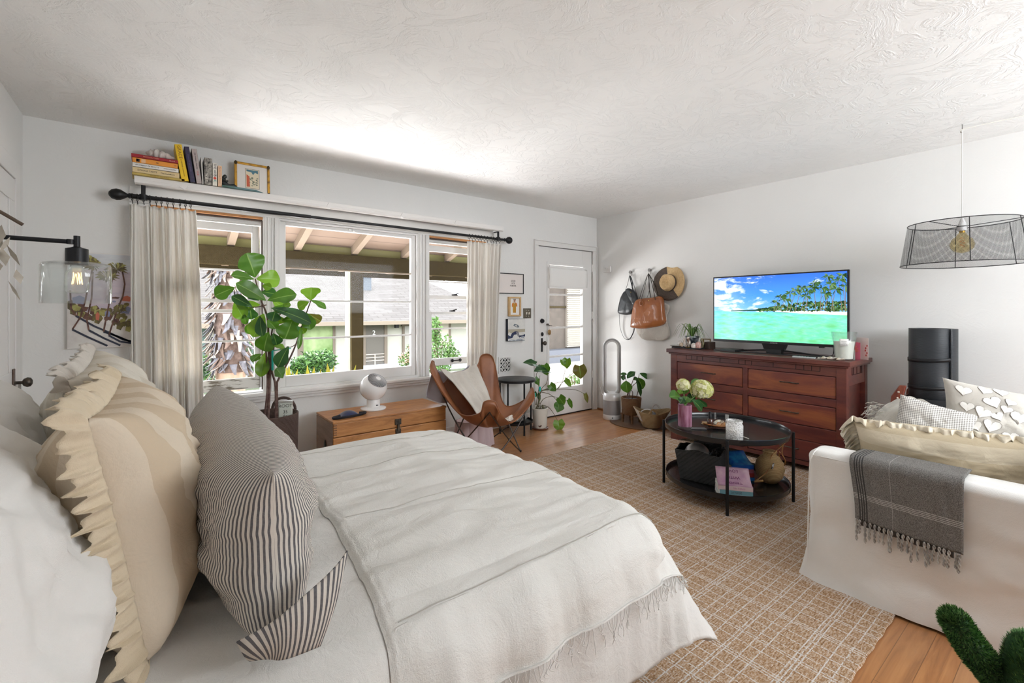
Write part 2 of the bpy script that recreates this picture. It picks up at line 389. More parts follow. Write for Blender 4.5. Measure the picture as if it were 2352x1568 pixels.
for z in (.45, 1.2, 1.8): b.box((4.423, yd-.006, z), (.014, .012, .09)); b.tube([(4.423, yd-.012, z-.045), (4.423, yd-.012, z+.045)], .005, 8)
b.build('hinge', M_trim, d)
# keys on a hook on the door
t = thing('key_holder', 'bronze key fob and hook hanging on white front door stile', 'keys', (3.655, yd, 1.08))
b = B(); b.box((3.652, yd-.013, 1.095), (.03, .012, .02)); b.tube([(3.64, yd-.02, 1.10), (3.665, yd-.03, 1.085), (3.705, yd-.028, 1.08)], .006, 8); b.tube([(3.64, yd-.02, 1.09), (3.65, yd-.024, 1.105)], .006, 8); b.build('hook', M_oldmetal, t)
b = B(); b.sph((3.665, yd-.03, 1.005), .027, 14, (1, .35, 1.2)); b.tube([(3.662, yd-.028, 1.03), (3.66, yd-.028, 1.08)], .002, 6); b.build('fob', mat('brass_fob', (.28, .17, .07), .45, metal=.6), t)
# roller blind on the door glass
t = thing('roller_blind', 'white short roller blind hanging over the door glass top', 'blind', (3.97, yd-.03, 1.55))
M_cloth = mat('blind_cloth', (.82, .81, .79), .9)
b = B(); b.bx(3.68, 4.27, yd-.03, yd-.012, 1.735, 1.79); b.build('head_rail', M_white, t, bev=.004)
b = B(); b.grid(lambda i, j: (3.655+.645*i, yd-.03-.012*sin(j*pi), 1.765-.235*j+.004*sin(i*9)), 12, 10); b.build('cloth', M_cloth, t, solid=.003)
b = B(); b.bx(3.66, 4.30, yd-.038, yd-.022, 1.522, 1.538); b.build('hem_bar', M_white, t, bev=.003)
# left side door with casing
d2 = bpy.data.objects.new('door_2', None); COL.objects.link(d2); d2.location = (XL, 2.83, 0); d2['_o'] = (XL, 2.83, 0); st(d2)
b = B(); b.bx(XL, XL+.022, 3.70, 3.80, 0, 2.09); b.bx(XL, XL+.022, 2.72, 2.82, 0, 2.09); b.bx(XL, XL+.022, 2.82, 3.70, 1.99, 2.09); b.build('door_frame', M_trim, d2, bev=.004)
b = B(); b.bx(XL+.001, XL+.012, 2.825, 3.695, .01, 1.985)
for z0, z1 in ((.12, .80), (.93, 1.86)):
    b.bx(XL+.012, XL+.018, 2.825, 2.95, z0, z1); b.bx(XL+.012, XL+.018, 3.57, 3.695, z0, z1)
b.bx(XL+.012, XL+.018, 2.825, 3.695, .01, .12); b.bx(XL+.012, XL+.018, 2.825, 3.695, .80, .93); b.bx(XL+.012, XL+.018, 2.825, 3.695, 1.86, 1.985)
l2 = b.build('door_leaf', M_trim, d2, bev=.003)
b = B(); b.box((XL+.022, 3.64, .845), (.008, .036, .20)); b.build('back_plate', mat('rusty_plate', (.09, .05, .035), .5, metal=.5, c2=(.15, .11, .09), ns=30), l2, bev=.003)
b = B(frameM((XL+.024, 3.64, .868), (0, 1, 0), (0, 0, 1))); b.lathe([(.009, 0), (.008, .03), (.02, .036), (.027, .05), (.024, .063), (.012, .07), (0, .071)], (0, 0, 0), 24); b.build('knob', M_oldmetal, l2)
t = thing('tassel', 'pale knitted tassel hanging from the doorknob at left wall', 'tassel', (XL+.04, 3.64, .5))
b = B(); pts = [(XL+.045, 3.64, .86), (XL+.042, 3.645, .78), (XL+.04, 3.65, .70), (XL+.045, 3.655, .60), (XL+.045, 3.65, .50)]
b.tube(spline(pts, 6), [.006+.016*(i/24)**1.2 for i in range(25)], 9, flat=.6); b.build('cord', fabric('tassel_knit', (.60, .57, .52), (.40, .37, .33), fold=60, fst=.9), t)
# quarter round at the far corner
st(B().bx(XR-.018, XR, 1.2, YF-.02, 0, .018).build('baseboard_right', wood('baseboard_wood', (.22, .10, .04), (.30, .14, .06), (.36, .18, .08)), bev=.006))
st(B().bx(XL, 3.44, YF-.016, YF, 0, .10).build('baseboard_front', M_trim, bev=.003))

# ------------------------------------------------------------------ outdoors
GZ = -.75
M_conc = mat('concrete_path', (.55, .50, .46), .9, c2=(.47, .42, .39), ns=3, b=(40, .3))
st(B().bx(-4, 9, YF+.14, 7.6, -.35, -.12).build('patio', mat('pink_patio', (.42, .36, .33), .85, c2=(.37, .315, .29), ns=2, b=(60, .2))))
st(B().add([(-25, 7.6, -.3), (30, 7.6, -.3), (30, 16, -1.2), (30, 40, -1.2), (-25, 40, -1.2), (-25, 16, -1.2)], [(0, 1, 2, 5), (5, 2, 3, 4)], False).build('lawn', mat('lawn_grass', (.07, .085, .045), 1, c2=(.10, .11, .065), ns=5, b=(80, .6))))
# porch: sloped board ceiling, rafters, beam, post
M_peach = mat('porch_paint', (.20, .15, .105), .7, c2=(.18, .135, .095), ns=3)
M_beam = mat('olive_beam', (.045, .035, .018), .8, c2=(.035, .027, .014), ns=30, spec=0)
def pz(y): return 2.60-(y-4.15)*.335
def boards():
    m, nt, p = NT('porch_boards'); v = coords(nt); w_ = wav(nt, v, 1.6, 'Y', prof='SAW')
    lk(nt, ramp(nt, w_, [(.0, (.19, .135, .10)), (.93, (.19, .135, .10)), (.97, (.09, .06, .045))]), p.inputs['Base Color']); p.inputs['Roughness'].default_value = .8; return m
pr = st(thing('porch_roof', 'x', 'x', (1.5, 5, 2.1))); del pr['label'], pr['category']
b = B(); b.prism([(-4, 4.15, pz(4.15)), (5.4, 4.15, pz(4.15)), (5.4, 6.35, pz(6.35)), (-4, 6.35, pz(6.35))], (0, 0, .06)); b.build('board_ceiling', boards(), pr)  # unseen stretch over the door added to keep sun out of the room
b = B()
for k in range(-8, 6):
    x = 2.0+.665*k
    b.prism([(x-.035, 4.16, pz(4.16)-.10), (x+.035, 4.16, pz(4.16)-.10), (x+.035, 6.3, pz(6.3)-.10), (x-.035, 6.3, pz(6.3)-.10)], (0, 0, .10))
b.build('rafters', M_peach, pr)
b = B(); b.bx(-4, 5.4, 5.74, 5.86, 1.75, pz(5.8)-.10); b.build('beam', M_beam, pr, bev=.004)
b = B(); b.bx(-4, 5.4, 5.80, 5.84, pz(5.8)-.10, pz(5.84)+.01); b.build('blocking', mat('pale_yellow_block', (.17, .16, .06), .8), pr)
b = B(); b.bx(-4, 5.4, 6.33, 6.37, pz(6.35)-.14, pz(6.35)+.06); b.build('fascia', M_beam, pr)
b = B(); b.bx(1.95, 2.10, 5.73, 5.87, -.12, 1.75); b.build('post', M_beam, pr, bev=.004)
b = B(); b.bx(1.915, 1.95, 5.78, 5.87, -.12, 1.75); b.build('post_lit_edge', mat('lit_edge_colour', (.55, .60, .56), .8), pr)  # lit side of the post, its brightness put into the strip's colour
# house across the court
HY, HG = 17.0, -1.35
hs = thing('house', 'white bungalow with grey shingle roof across the court', 'house', (4, HY, HG))
def shingle():
    m, nt, p = NT('shingles'); v = coords(nt)
    br = nd(nt, 'ShaderNodeTexBrick'); lk(nt, v, br.inputs[0])
    for k, q in (('Scale', 1), ('Mortar Size', .012), ('Brick Width', .55), ('Row Height', .17)): br.inputs[k].default_value = q
    br.inputs['Color1'].default_value = (.094, .09, .087, 1); br.inputs['Color2'].default_value = (.072, .068, .066, 1); br.inputs['Mortar'].default_value = (.04, .036, .034, 1)
    c = mix(nt, mth(nt, 'MULTIPLY', noi(nt, coords(nt, (2, 9, 9)), 3, 5), .5), br.outputs[0], (.13, .118, .112))
    lk(nt, c, p.inputs['Base Color']); p.inputs['Roughness'].default_value = 1; p.inputs['Specular IOR Level'].default_value = 0; bump(nt, p, br.outputs['Fac'], .4, .02); return m
M_hwall = mat('stucco_cream', (.38, .365, .32), .9, c2=(.34, .325, .28), ns=1.5)
b = B(); b.bx(-6, 16, HY, HY+.25, HG, .95); b.build('wall', M_hwall, hs)
b = B(); b.add([(-7, HY-.55, .80), (13, HY-.55, .80), (10, HY+5.2, 3.35), (-4, HY+5.2, 3.35)], [(0, 1, 2, 3)], False); b.add([(13, HY-.55, .80), (13, HY+9, .80), (10, HY+5.2, 3.35)], [(0, 1, 2)], False)
rf = b.build('roof', shingle(), hs, solid=.06)
b = B(); b.bx(-7, 13, HY-.58, HY-.52, .72, .86); b.bx(-7, 13, HY-.55, HY, .74, .78); b.build('gutter', mat('brown_fascia', (.20, .16, .12), .7), hs)
b = B()
for k in range(60): b.box((-3+k*.22+random.uniform(-.03, .03), HY+5.2, 3.40+.02*sin(k)), (.13, .3, .09), (0, .3*sin(k*2.2), 0))
b.build('ridge_tiles', mat('terracotta', (.45, .20, .13), .8, c2=(.6, .35, .25), ns=4), hs)
b = B(); c_ = at(838, 648, Y=HY+2.6); b.box((c_.x, HY+2.6, 2.35), (.42, .4, .65)); b.box((c_.x, HY+2.6, 2.70), (.62, .55, .05)); b.build('roof_vent', mat('galvanised', (.10, .11, .125), .8, spec=0), hs)
M_brown = mat('brown_house_trim', (.14, .11, .085), .7)
def hpart(u0, u1, v0, v1): 
    a = at(u0, v0, Y=HY-.02); c = at(u1, v1, Y=HY-.02); return a.x, c.x, c.z, a.z
x0, x1, z0, z1 = hpart(832, 889, 858, 742)
b = B(); b.bx(x0, x0+.12, HY-.06, HY, z0, z1); b.bx(x1-.12, x1, HY-.06, HY, z0, z1); b.bx(x0, x1, HY-.06, HY, z1-.1, z1); b.build('door_frame', M_brown, hs)
b = B(); b.bx(x0+.12, x1-.12, HY-.03, HY, z0, z1-.1); sdr = b.build('screen_door', mat('screen_mesh', (.085, .075, .065), .8, c2=(.12, .105, .09), ns=60), hs)
b = B(); xm = (x0+x1)/2
for k in range(3): b.bx(x0+.12, x1-.12, HY-.05, HY-.03, .0-.12*k-.42, .03-.12*k-.42)
b.bx(xm-.02, xm+.02, HY-.045, HY-.03, -.4, z1-.1); b.build('screen_bars', mat('pale_bars', (.40, .34, .29), .7), sdr)
text('2', .24, frameM((xm-.05, HY-.06, at(857, 764, Y=HY).z), (1, 0, 0), (0, 0, 1)), mat('number_white', (.9, .9, .88), .5), sdr, 'house_number', .01)
M_refl = mat('painted_reflection_glass', (.10, .17, .05), .12, c2=(.34, .42, .22), ns=1.4, spec=.8)  # green reflection painted into the pane's own colour
def hwin(u0, u1, v0, v1, gm, nm='window'):
    x0, x1, z0, z1 = hpart(u0, u1, v1, v0)
    b = B(); fr = .09
    b.bx(x0, x0+fr, HY-.05, HY, z0, z1); b.bx(x1-fr, x1, HY-.05, HY, z0, z1); b.bx(x0, x1, HY-.05, HY, z1-fr, z1); b.bx(x0, x1, HY-.05, HY, z0, z0+fr)
    f = b.build(nm, M_brown, hs); B().bx(x0+fr, x1-fr, HY-.03, HY-.02, z0+fr, z1-fr).build('pane', gm, f)
    B().bx(x0-.05, x1+.05, HY-.12, HY, z0-.06, z0).build('window_sill', M_brown, f)
    return f, x0, x1, z0, z1
f, x0, x1, z0, z1 = hwin(690, 770, 744, 838, M_refl)
B().bx(x0+.15, x1-.35, HY-.035, HY-.031, z1-.75, z1-.1).build('shade', mat('teal_shade', (.18, .30, .28), .6), f)
B().bx(x0+.15, x1-.9, HY-.042, HY-.037, z1-.70, z1-.2).build('paper', mat('paper_white', (.5, .5, .5), .6), f)
hwin(640, 690, 744, 846, mat('dim_glass', (.30, .28, .26), .3)); hwin(452, 480, 744, 850, mat('dark_glass', (.10, .14, .13), .1)); hwin(540, 600, 744, 850, mat('dark_glass', (.1, .14, .13), .1))
hwin(924, 1000, 744, 830, mat('dim_glass', (.3, .28, .26), .3)); hwin(1005, 1035, 738, 800, mat('tan_glass', (.42, .36, .30), .4))
b = B(); p = at(911, 747, Y=HY-.1); b.box((p.x, HY-.1, p.z), (.14, .14, .2)); b.box((p.x-.1, HY-.05, p.z+.07), (.18, .06, .05)); b.build('porch_light', M_black, hs)
B().bx(-6, 16, HY-.25, HY-.01, HG, HG+.55).build('planter_wall', mat('blue_grey_wall', (.50, .55, .60), .9), hs)

# foliage helper: many small leaves in a volume as one mesh
def leafcloud(b, c, r, n, s, seed=1, col=(0,)):
    rnd = random.Random(seed)
    for i in range(n):
        while True:
            p = Vector((rnd.uniform(-1, 1), rnd.uniform(-1, 1), rnd.uniform(-1, 1)))
            if p.length < 1: break
        p = Vector((c[0]+p.x*r[0], c[1]+p.y*r[1], c[2]+p.z*r[2]))
        d = Vector((rnd.uniform(-1, 1), rnd.uniform(-1, 1), rnd.uniform(-.3, 1))).normalized(); e = d.orthogonal().normalized()
        e = Matrix.Rotation(rnd.uniform(0, 6.3), 3, d) @ e; q = s*rnd.uniform(.6, 1.2)
        b.m = rnd.choice(col); b.add([p-e*q*.3, p+d*q*.45-e*q*.02, p+d*q, p+d*q*.5+e*q*.42], [(0, 1, 2, 3)], False)
    b.m = 0
M_lf1 = mat('leaf_green', (.05, .12, .025), .5, c2=(.09, .19, .04), ns=4); M_lf2 = mat('leaf_bright', (.13, .24, .06), .5)
M_lf3 = mat('leaf_dark', (.025, .07, .02), .5)
def bush(name, label, pts, n, s, seed, mats, cat='bush', group=None):
    t = thing(name, label, cat, (pts[0][0], pts[0][1], pts[0][2]-pts[0][5]), group); b = B()
    for (x, y, z, rx, ry, rz) in pts: leafcloud(b, (x, y, z), (rx, ry, rz), n, s, seed, (0, 0, 1)); seed += 1
    b.build('foliage', mats, t)
    b = B()
    for (x, y, z, rx, ry, rz) in pts:
        for k in range(4): b.tube([(x, y, z-rz-.1), (x+random.uniform(-1, 1)*rx*.6, y+random.uniform(-1, 1)*ry*.5, z+rz*.5)], [.03*rz+.006, .006], 5)
    b.build('stems', mat('bush_bark', (.12, .08, .05), .9), t); return t
def bp(u, v, Y, ru, rz): p = at(u, v, Y=Y); return (p.x, p.y, p.z, ru, ru*.7, rz)
bush('garden_bush', 'dark green bush under the big window across the court', [bp(715, 835, 15, .55, .38), bp(742, 832, 15, .4, .38), bp(690, 845, 15, .3, .25)], 600, .14, 3, [M_lf1, M_lf3])
bush('flowering_bush', 'green bush with small pink flowers beside screen door', [bp(938, 828, 14.5, .38, .28), bp(948, 808, 14.5, .22, .4)], 420, .12, 9, [M_lf1, mat('pink_green', (.45, .35, .2), .6, c2=(.7, .4, .4), ns=5)])
bush('tall_shrub', 'tall loose green shrub seen through the right hand window', [bp(1010, 800, 9, .34, .30), bp(1000, 760, 9, .12, .3), bp(1035, 815, 9, .2, .16), bp(1008, 845, 9, .3, .10)], 330, .09, 15, [M_lf1, M_lf2])
bush('garden_shrub', 'low fern like shrub left of the palm trunk', [bp(480, 870, 9, .25, .14), bp(462, 850, 9, .15, .2)], 260, .10, 25, [M_lf3, M_lf1])
M_ly = mat('leaf_yellow', (.30, .32, .05), .6)
bush('shade_tree', 'dark tree canopy over the roof ridge, seen in right hand window', [bp(1020, 618, 24, 2.2, .6)], 700, .35, 31, [M_lf1, M_ly], 'tree')
bush('shade_tree', 'yellow green treetop over roof ridge at centre window right edge', [bp(925, 622, 30, 1.6, .4)], 500, .35, 33, [M_lf1, M_ly], 'tree')
bush('window_shrub', 'green shrub before the dark window right of the palm trunk', [bp(575, 800, 12, .35, .8)], 700, .12, 41, [M_lf3, M_lf1])
# yellow edged agave just outside
t = thing('agave', 'agave with bright yellow pointed leaves under the centre window', 'plant', (1.3, 5.1, -.12))
b = B()
for (u, v, l) in [(664, 838, 0), (672, 852, -1), (684, 848, 1), (700, 856, 0), (706, 838, -1), (722, 842, 0), (738, 846, 1), (752, 834, -1), (768, 838, 1), (818, 838, 1), (658, 842, 0), (690, 858, 0), (730, 858, 0), (746, 858, 0), (760, 852, 0), (814, 856, 0)]:
    p = at(u, v, Y=4.95+random.uniform(-.1, .1)); base = Vector((p.x-l*.09, 5.1, p.z-.62)); wd = random.uniform(.05, .075)
    mid = p.lerp(base, .55)+Vector((0, .02, 0)); sx = Vector((1, 0, 0))
    b.add([p, p.lerp(mid, .5)-sx*wd*.5, p.lerp(mid, .5)+sx*wd*.5, p.lerp(mid, .5)+Vector((0, .03, 0)), mid-sx*wd, mid+sx*wd, mid+Vector((0, .05, 0)), base-sx*wd*.7, base+sx*wd*.7, base+Vector((0, .05, 0))],
          [(0, 1, 3), (0, 3, 2), (1, 4, 6, 3), (3, 6, 5, 2), (4, 7, 9, 6), (6, 9, 8, 5)])
b.build('leaves', mat('agave_yellow', (.30, .28, .008), .5), t, solid=.006)
b = B(); b.lathe([(.16, 0), (.20, .1), (.12, .28), (0, .3)], (1.3, 5.1, -.12), 16); b.build('heart', M_lf1, t)
# palm trunk
t = thing('palm_tree', 'shaggy palm trunk with curling grey bark outside left window', 'tree', (.62, 8.0, -.5))
PX = at(530, 712, Y=8).x
b = B(); b.grid(lambda i, j: (PX+.19*cos(i*2*pi)*(1+.05*nz(i*9, j*9)), 8+.19*sin(i*2*pi), -.45+.95*j), 20, 20, cu=True); b.build('lower_trunk', mat('palm_wood', (.30, .20, .14), .9, c2=(.42, .31, .23), ns=4, b=(9, .6, .03), sc=(2, 2, .6)), t)
b = B(); b.grid(lambda i, j: (PX+(.2+.04*nz(i*12, j*14))*cos(i*2*pi), 8+.2*sin(i*2*pi), .35+2.1*j), 24, 40, cu=True); b.build('upper_trunk', mat('palm_fibre', (.09, .06, .05), .95, c2=(.17, .12, .10), ns=14, b=(30, .8, .03)), t)
b = B(); rnd = random.Random(5)
for k in range(190):
    a = rnd.uniform(pi*.85, 2.15*pi); z = rnd.uniform(.32, 2.3); o_ = Vector((PX+.20*cos(a), 8+.20*sin(a), z)); out = Vector((cos(a), sin(a), 0)); sd_ = Vector((-sin(a), cos(a), 0))
    L = rnd.uniform(.09, .23); wd = rnd.uniform(.03, .055); cu_ = rnd.uniform(.03, .16); sg = rnd.uniform(-.5, .5)
    vs = []
    for q in range(6):
        f_ = q/5; c0 = o_+out*(cu_*f_**1.5+.01)+Vector((0, 0, .05-L*f_))+sd_*sg*L*f_*f_; ww = wd*(1-.75*f_); vs += [c0-sd_*ww, c0+sd_*ww+out*.02]
    b.m = rnd.choice((0, 0, 1, 2)); b.add(vs, [(2*q, 2*q+1, 2*q+3, 2*q+2) for q in range(5)])
b.build('boots', [mat('boot_grey', (.15, .145, .165), .7, c2=(.09, .085, .095), ns=20), mat('boot_pale', (.36, .30, .26), .7), mat('boot_brown', (.13, .085, .065), .8)], t, solid=.006)
# neighbouring wing seen through the door
nw = thing('neighbour_wing', 'brown clad wing with slatted blinds seen through door glass', 'house', (8, 8.2, -.1))
b = B(); b.bx(5.5, 12, 8.2, 8.4, -.12, 3); b.build('wall', mat('brown_siding', (.075, .06, .048), .9, c2=(.055, .045, .036), ns=6), nw)
x0, x1 = at(1302, 700, Y=8.15).x, at(1400, 700, Y=8.15).x
b = B(); b.bx(x0, x1, 8.14, 8.2, .35, 2.2); f = b.build('window', mat('dim_pane', (.30, .27, .23), .3), nw)
b = B()
for k in range(36): b.box(((x0+x1)/2, 8.12, .40+k*.05), (x1-x0, .04, .012), (.5, 0, 0))
b.build('blind_slats', mat('blind_slat', (.24, .22, .18), .6), f)
b = B(); b.bx(5.5, 12, 7.9, 8.2, .02, .32); b.build('ledge', mat('blue_grey_ledge', (.08, .085, .10), .7), nw)
b = B(); b.bx(5.5, 12, 7.5, 8.0, -.12, .02); b.build('kerb', M_conc, nw)
b = B(); b.bx(5.5, 12, 8.17, 8.2, 1.32, 1.36); b.build('trim_board', M_beam, nw)
b = B(); b.bx(5.5, 12, 7.4, 8.6, 2.3, 2.45); b.build('eave', M_beam, nw)
bush('potted_shrub', 'small pale green seedlings on patio outside the door', [bp(1317, 872, 5.2, .09, .10), bp(1330, 878, 5.2, .07, .07)], 160, .04, 51, [M_lf1, M_lf2], 'plant')
# ------------------------------------------------------------------ shelf above the window
SZ = 2.128
M_shelf = mat('shelf_white_paint', (.80, .78, .76), .45)
b = B(); b.bx(-.09, 2.87, 3.83, YF, SZ-.022, SZ); b.bx(-.09, 2.87, 3.815, 3.832, SZ-.045, SZ+.0)
b.tube([(-.085, 3.835, SZ-.03), (2.865, 3.835, SZ-.03)], .022, 10)
b.build('wall_shelf', M_shelf, bev=.003); shelf = bpy.data.objects['wall_shelf']
tag(shelf, 'long white wooden shelf on the wall above the windows', 'shelf')
for x in (.17, 1.12, 1.75, 2.3): b = B(); b.box((x, 3.83, SZ-.028), (.03, .045, .04), (0, .5, 0)); b.build('shelf_joint', M_shelf, shelf)
bk = []
M_page = mat('book_pages', (.80, .76, .66), .9, b=(300, .3, .001))
def book_flat(name, label, x0, x1, y0, z0, h, c, txt=(), extra=None, tc=(.05, .04, .04), rot=0, mc2=None):
    w_, dp = x1-x0, .135; M = Matrix.Translation((x0, y0, z0)) @ Matrix.Rotation(rot, 4, 'Z')
    t = thing(name, label, 'book', (x0, y0, z0), 'books stacked flat at the shelf end'); m = mat('cover_'+str(c), c, .45)
    b = B(M); th = .0025; b.bx(0, w_, 0, dp, 0, th); b.bx(0, w_, 0, dp, h-th, h); b.bx(0, w_, 0, th, 0, h); b.build('cover', m, t, bev=.0008)
    b = B(M); b.bx(.004, w_-.004, th, dp-.004, th, h-th); b.build('pages', M_page, t)
    for s_, xx, sz, cc in txt: text(s_, sz, M @ frameM((xx, -.0008, h/2), (1, 0, 0), (0, 0, 1)), mat('ink_'+str(cc), cc, .5), t, 'lettering', .0004)
    if extra:
        for (xa, xb, za, zb, cc) in extra: b = B(M); b.bx(xa, xb, -.0006, 0, za*h, zb*h); b.build('emblem', mat('ink_'+str(cc), cc, .5), t)
    return t
K = (.05, .04, .05); Wt = (.85, .8, .72)
book_flat('book', 'thin mustard yellow book lying flat at the stack bottom', -.1, .175, 3.80, SZ, .016, (.55, .40, .10), [('NATURE  OF  THE  WORLD', .14, .008, (.25, .12, .02))])
book_flat('book', 'thick cream book second from bottom of flat stack', -.098, .145, 3.805, SZ+.016, .036, (.72, .56, .30), [('DONNA TARTT', .075, .014, K), ('The Goldfinch', .180, .013, K)])
book_flat('book', 'white spined book with black title in middle of stack', -.097, .14, 3.80, SZ+.052, .027, (.82, .79, .74), [('AN OBJECT OF BEAUTY', .073, .0112, K), ('STEVE MARTIN', .190, .0098, K)])
book_flat('book', 'orange spined book with black bird emblem in flat stack', -.098, .136, 3.802, SZ+.079, .033, (.78, .30, .04), [('VS', .22, .009, K)], [(.018, .036, .2, .8, K), (.02, .03, .35, .7, Wt), (.044, .066, .15, .85, (.80, .50, .28)), (.12, .132, .45, .6, K)])
book_flat('book', 'dark red book on top of the flat stack', -.104, .138, 3.798, SZ+.112, .022, (.36, .02, .03), [('PERSONAL CREEK', .1, .010, (.70, .35, .2)), ('Marianne', .21, .008, (.8, .6, .5))])
def book_up(label, x, wd, h, lean, c, txt=(), yd=3.80, c2=None, dp=.16, depth_open=True, group='books standing upright on the shelf'):
    M = Matrix.Translation((x, yd, SZ)) @ Matrix.Rotation(-lean, 4, 'Y')
    t = thing('book', label, 'book', (x, yd, SZ), group); m = mat('cover_'+str(c), c, .4, c2=c2, ns=60)
    th = .0025; b = B(M); b.bx(0, th, 0, dp, 0, h); b.bx(wd-th, wd, 0, dp, 0, h); b.bx(0, wd, 0, th, 0, h); b.build('cover', m, t, bev=.001)
    b = B(M); b.bx(th, wd-th, th, dp-.004, .004, h-.004); b.build('pages', M_page, t)
    for s_, zz, sz, cc, *rest in txt: text(s_, sz, M @ frameM((wd/2+(rest[0] if rest else 0), -.0008, zz), (0, 0, -1), (1, 0, 0)), mat('ink_'+str(cc), cc, .5), t, 'lettering', .0004)
    return t
book_up('tall bright yellow memoir leaning left on the shelf', .157, .040, .243, .165, (.85, .56, .02), [('GRACE', .192, .027, (.25, .10, .02)), ('A MEMOIR', .118, .011, (.25, .10, .02)), ('CODDINGTON', .060, .008, (.3, .12, .02))])
book_up('tall dark navy book leaning against the yellow one', .205, .028, .238, .15, (.03, .03, .07), [('VOGUE AND THE COSTUME', .13, .009, (.16, .13, .25))], c2=(.05, .04, .09))
book_up('tall pinkish grey hardback leaning beside the navy one', .240, .030, .232, .13, (.42, .35, .34), [('THE WOMAN I WANTED', .15, .0098, K), ('TO BE', .068, .011, (.6, .1, .08))], c2=(.50, .43, .41))
book_up('very thin white booklet between grey and black books', .272, .008, .183, .05, (.70, .68, .64))
book_up('thick black book with white collage patterned spine', .283, .045, .185, .0, (.03, .03, .03), [('MAGIC', .10, .028, (.45, .42, .36), .008), ('W & T', .05, .02, Wt, -.01)], c2=(.45, .41, .36))
t = book_up('cream book with large THE ARTBOOK title on spine', .331, .028, .158, .0, (.80, .76, .68), [('THE ART', .112, .021, K), ('B', .070, .023, K), ('K', .034, .023, (.02, .30, .25))])
b = B(); b.prism([(.345+.009*cos(a), 3.798, SZ+.0525+.009*sin(a)) for a in [2*pi*k/14 for k in range(14)]], (0, .002, 0)); b.build('emblem', mat('red_dot', (.75, .10, .06), .5), t)
book_up('small peach paperback at right end of upright books', .363, .024, .145, .0, (.80, .55, .36), [('Murder Chez Proust', .08, .014, (.55, .22, .12))])
# conch shell on the stack
def shell(b, c, L, r, yaw=0, rot=(0, 0, 0), sp=5):
    M = Matrix.Translation(c) @ Matrix.Rotation(yaw, 4, 'Z') @ Euler(rot).to_matrix().to_4x4()
    def f(i, j):
        a = j*2*pi; rr = r*(sin(min(1, i*1.02)*pi)**.7)*(1-.45*i)*(1+.22*max(0, cos(a*2+i*22))*(1-i)+.14*cos(i*34)); rr = max(rr, .001)
        return M @ Vector((L*(i-.5), rr*cos(a)*1.1, rr*sin(a)*.8+r*.55))
    b.grid(f, 40, 24, cv=True)
b = B(); shell(b, (.045, 3.86, SZ+.136), .17, .048, -.25, (0, .12, 0))
for k in range(6): q = Vector((.0+.018*k, 3.855-.003*k, SZ+.17+.008*sin(k))); b.tube([q, q+Vector((-.008, 0, .026-.003*k))], [.012, .001], 7)
tag(b.build('seashell', mat('shell_white', (.72, .68, .64), .5, c2=(.58, .50, .46), ns=18, b=(40, .4)), weld=True), 'spiky white conch shell on top of the stacked books', 'shell')
# seated figurine: one continuous skinned body
def skin(name, pts, edges, mats, parent=None, sub=2, root=0, loc=(0, 0, 0)):
    me = bpy.data.meshes.new(name); og = Vector(parent['_o']) if parent else Vector(loc)
    me.from_pydata([Vector(p[:3])-og for p in pts], edges, []); me.update()
    o = bpy.data.objects.new(name, me); COL.objects.link(o)
    if parent: o.parent = parent
    else: o.location = og
    o['_o'] = tuple(og)
    bm = bmesh.new(); bm.from_mesh(me); l = bm.verts.layers.skin.verify(); bm.verts.ensure_lookup_table()
    for i, p in enumerate(pts): bm.verts[i][l].radius = (p[3], p[3]); bm.verts[i][l].use_root = (i == root)
    bm.to_mesh(me); bm.free(); me.materials.append(mats)
    s_ = o.modifiers.new('skin', 'SKIN'); s_.use_smooth_shade = True
    d_ = o.modifiers.new('sub', 'SUBSURF'); d_.levels = sub; d_.render_levels = sub
    return o
fx, fy = .375, 3.90
P_ = [(fx+.035, fy, SZ+.032, 0.0305), (fx+.022, fy, SZ+.052, 0.0275), (fx+.018, fy, SZ+.072, 0.0261), (fx+.03, fy, SZ+.088, 0.0130), (fx+.037, fy, SZ+.097, 0.0174), (fx+.044, fy, SZ+.104, 0.0130),
      (fx+.027, fy-.022, SZ+.074, 0.0116), (fx+.048, fy-.026, SZ+.055, 0.0094), (fx+.055, fy-.012, SZ+.07, 0.0072), (fx+.027, fy+.022, SZ+.074, 0.0116), (fx+.03, fy+.028, SZ+.045, 0.0087), (fx+.055, fy+.02, SZ+.03, 0.0072),
      (fx+.065, fy-.012, SZ+.028, 0.0174), (fx+.098, fy-.012, SZ+.042, 0.0130), (fx+.118, fy-.012, SZ+.018, 0.0087), (fx+.065, fy+.014, SZ+.026, 0.0174), (fx+.105, fy+.014, SZ+.024, 0.0116), (fx+.135, fy+.014, SZ+.016, 0.0087), (fx+.042, fy-.01, SZ+.108, 0.0087), (fx+.052, fy-.004, SZ+.100, 0.0058)]
E_ = [(0, 1), (1, 2), (2, 3), (3, 4), (4, 5), (2, 6), (6, 7), (7, 8), (2, 9), (9, 10), (10, 11), (0, 12), (12, 13), (13, 14), (0, 15), (15, 16), (16, 17), (4, 18), (4, 19)]
t = thing('figurine', 'small black seated nude figurine beside the upright books', 'figurine', (fx+.05, fy, SZ))
skin('body', P_, E_, mat('black_resin', (.015, .02, .02), .35), t)
b = B(); b.lathe([(.05, .006), (.045, .016), (0, .018)], (fx+.055, fy, SZ), 20, sx=1.3, sy=.7); b.build('base', MATS['black_resin'], t)
b = B(); b.prism([(.385, 3.785, SZ), (.60, 3.80, SZ), (.655, 3.86, SZ), (.42, 3.93, SZ)], (0, 0, .012))
tag(b.build('notebook', mat('green_cloth_cover', (.045, .10, .065), .6, c2=(.12, .22, .24), ns=7), bev=.001), 'flat dark green booklet under the black figurine', 'booklet')
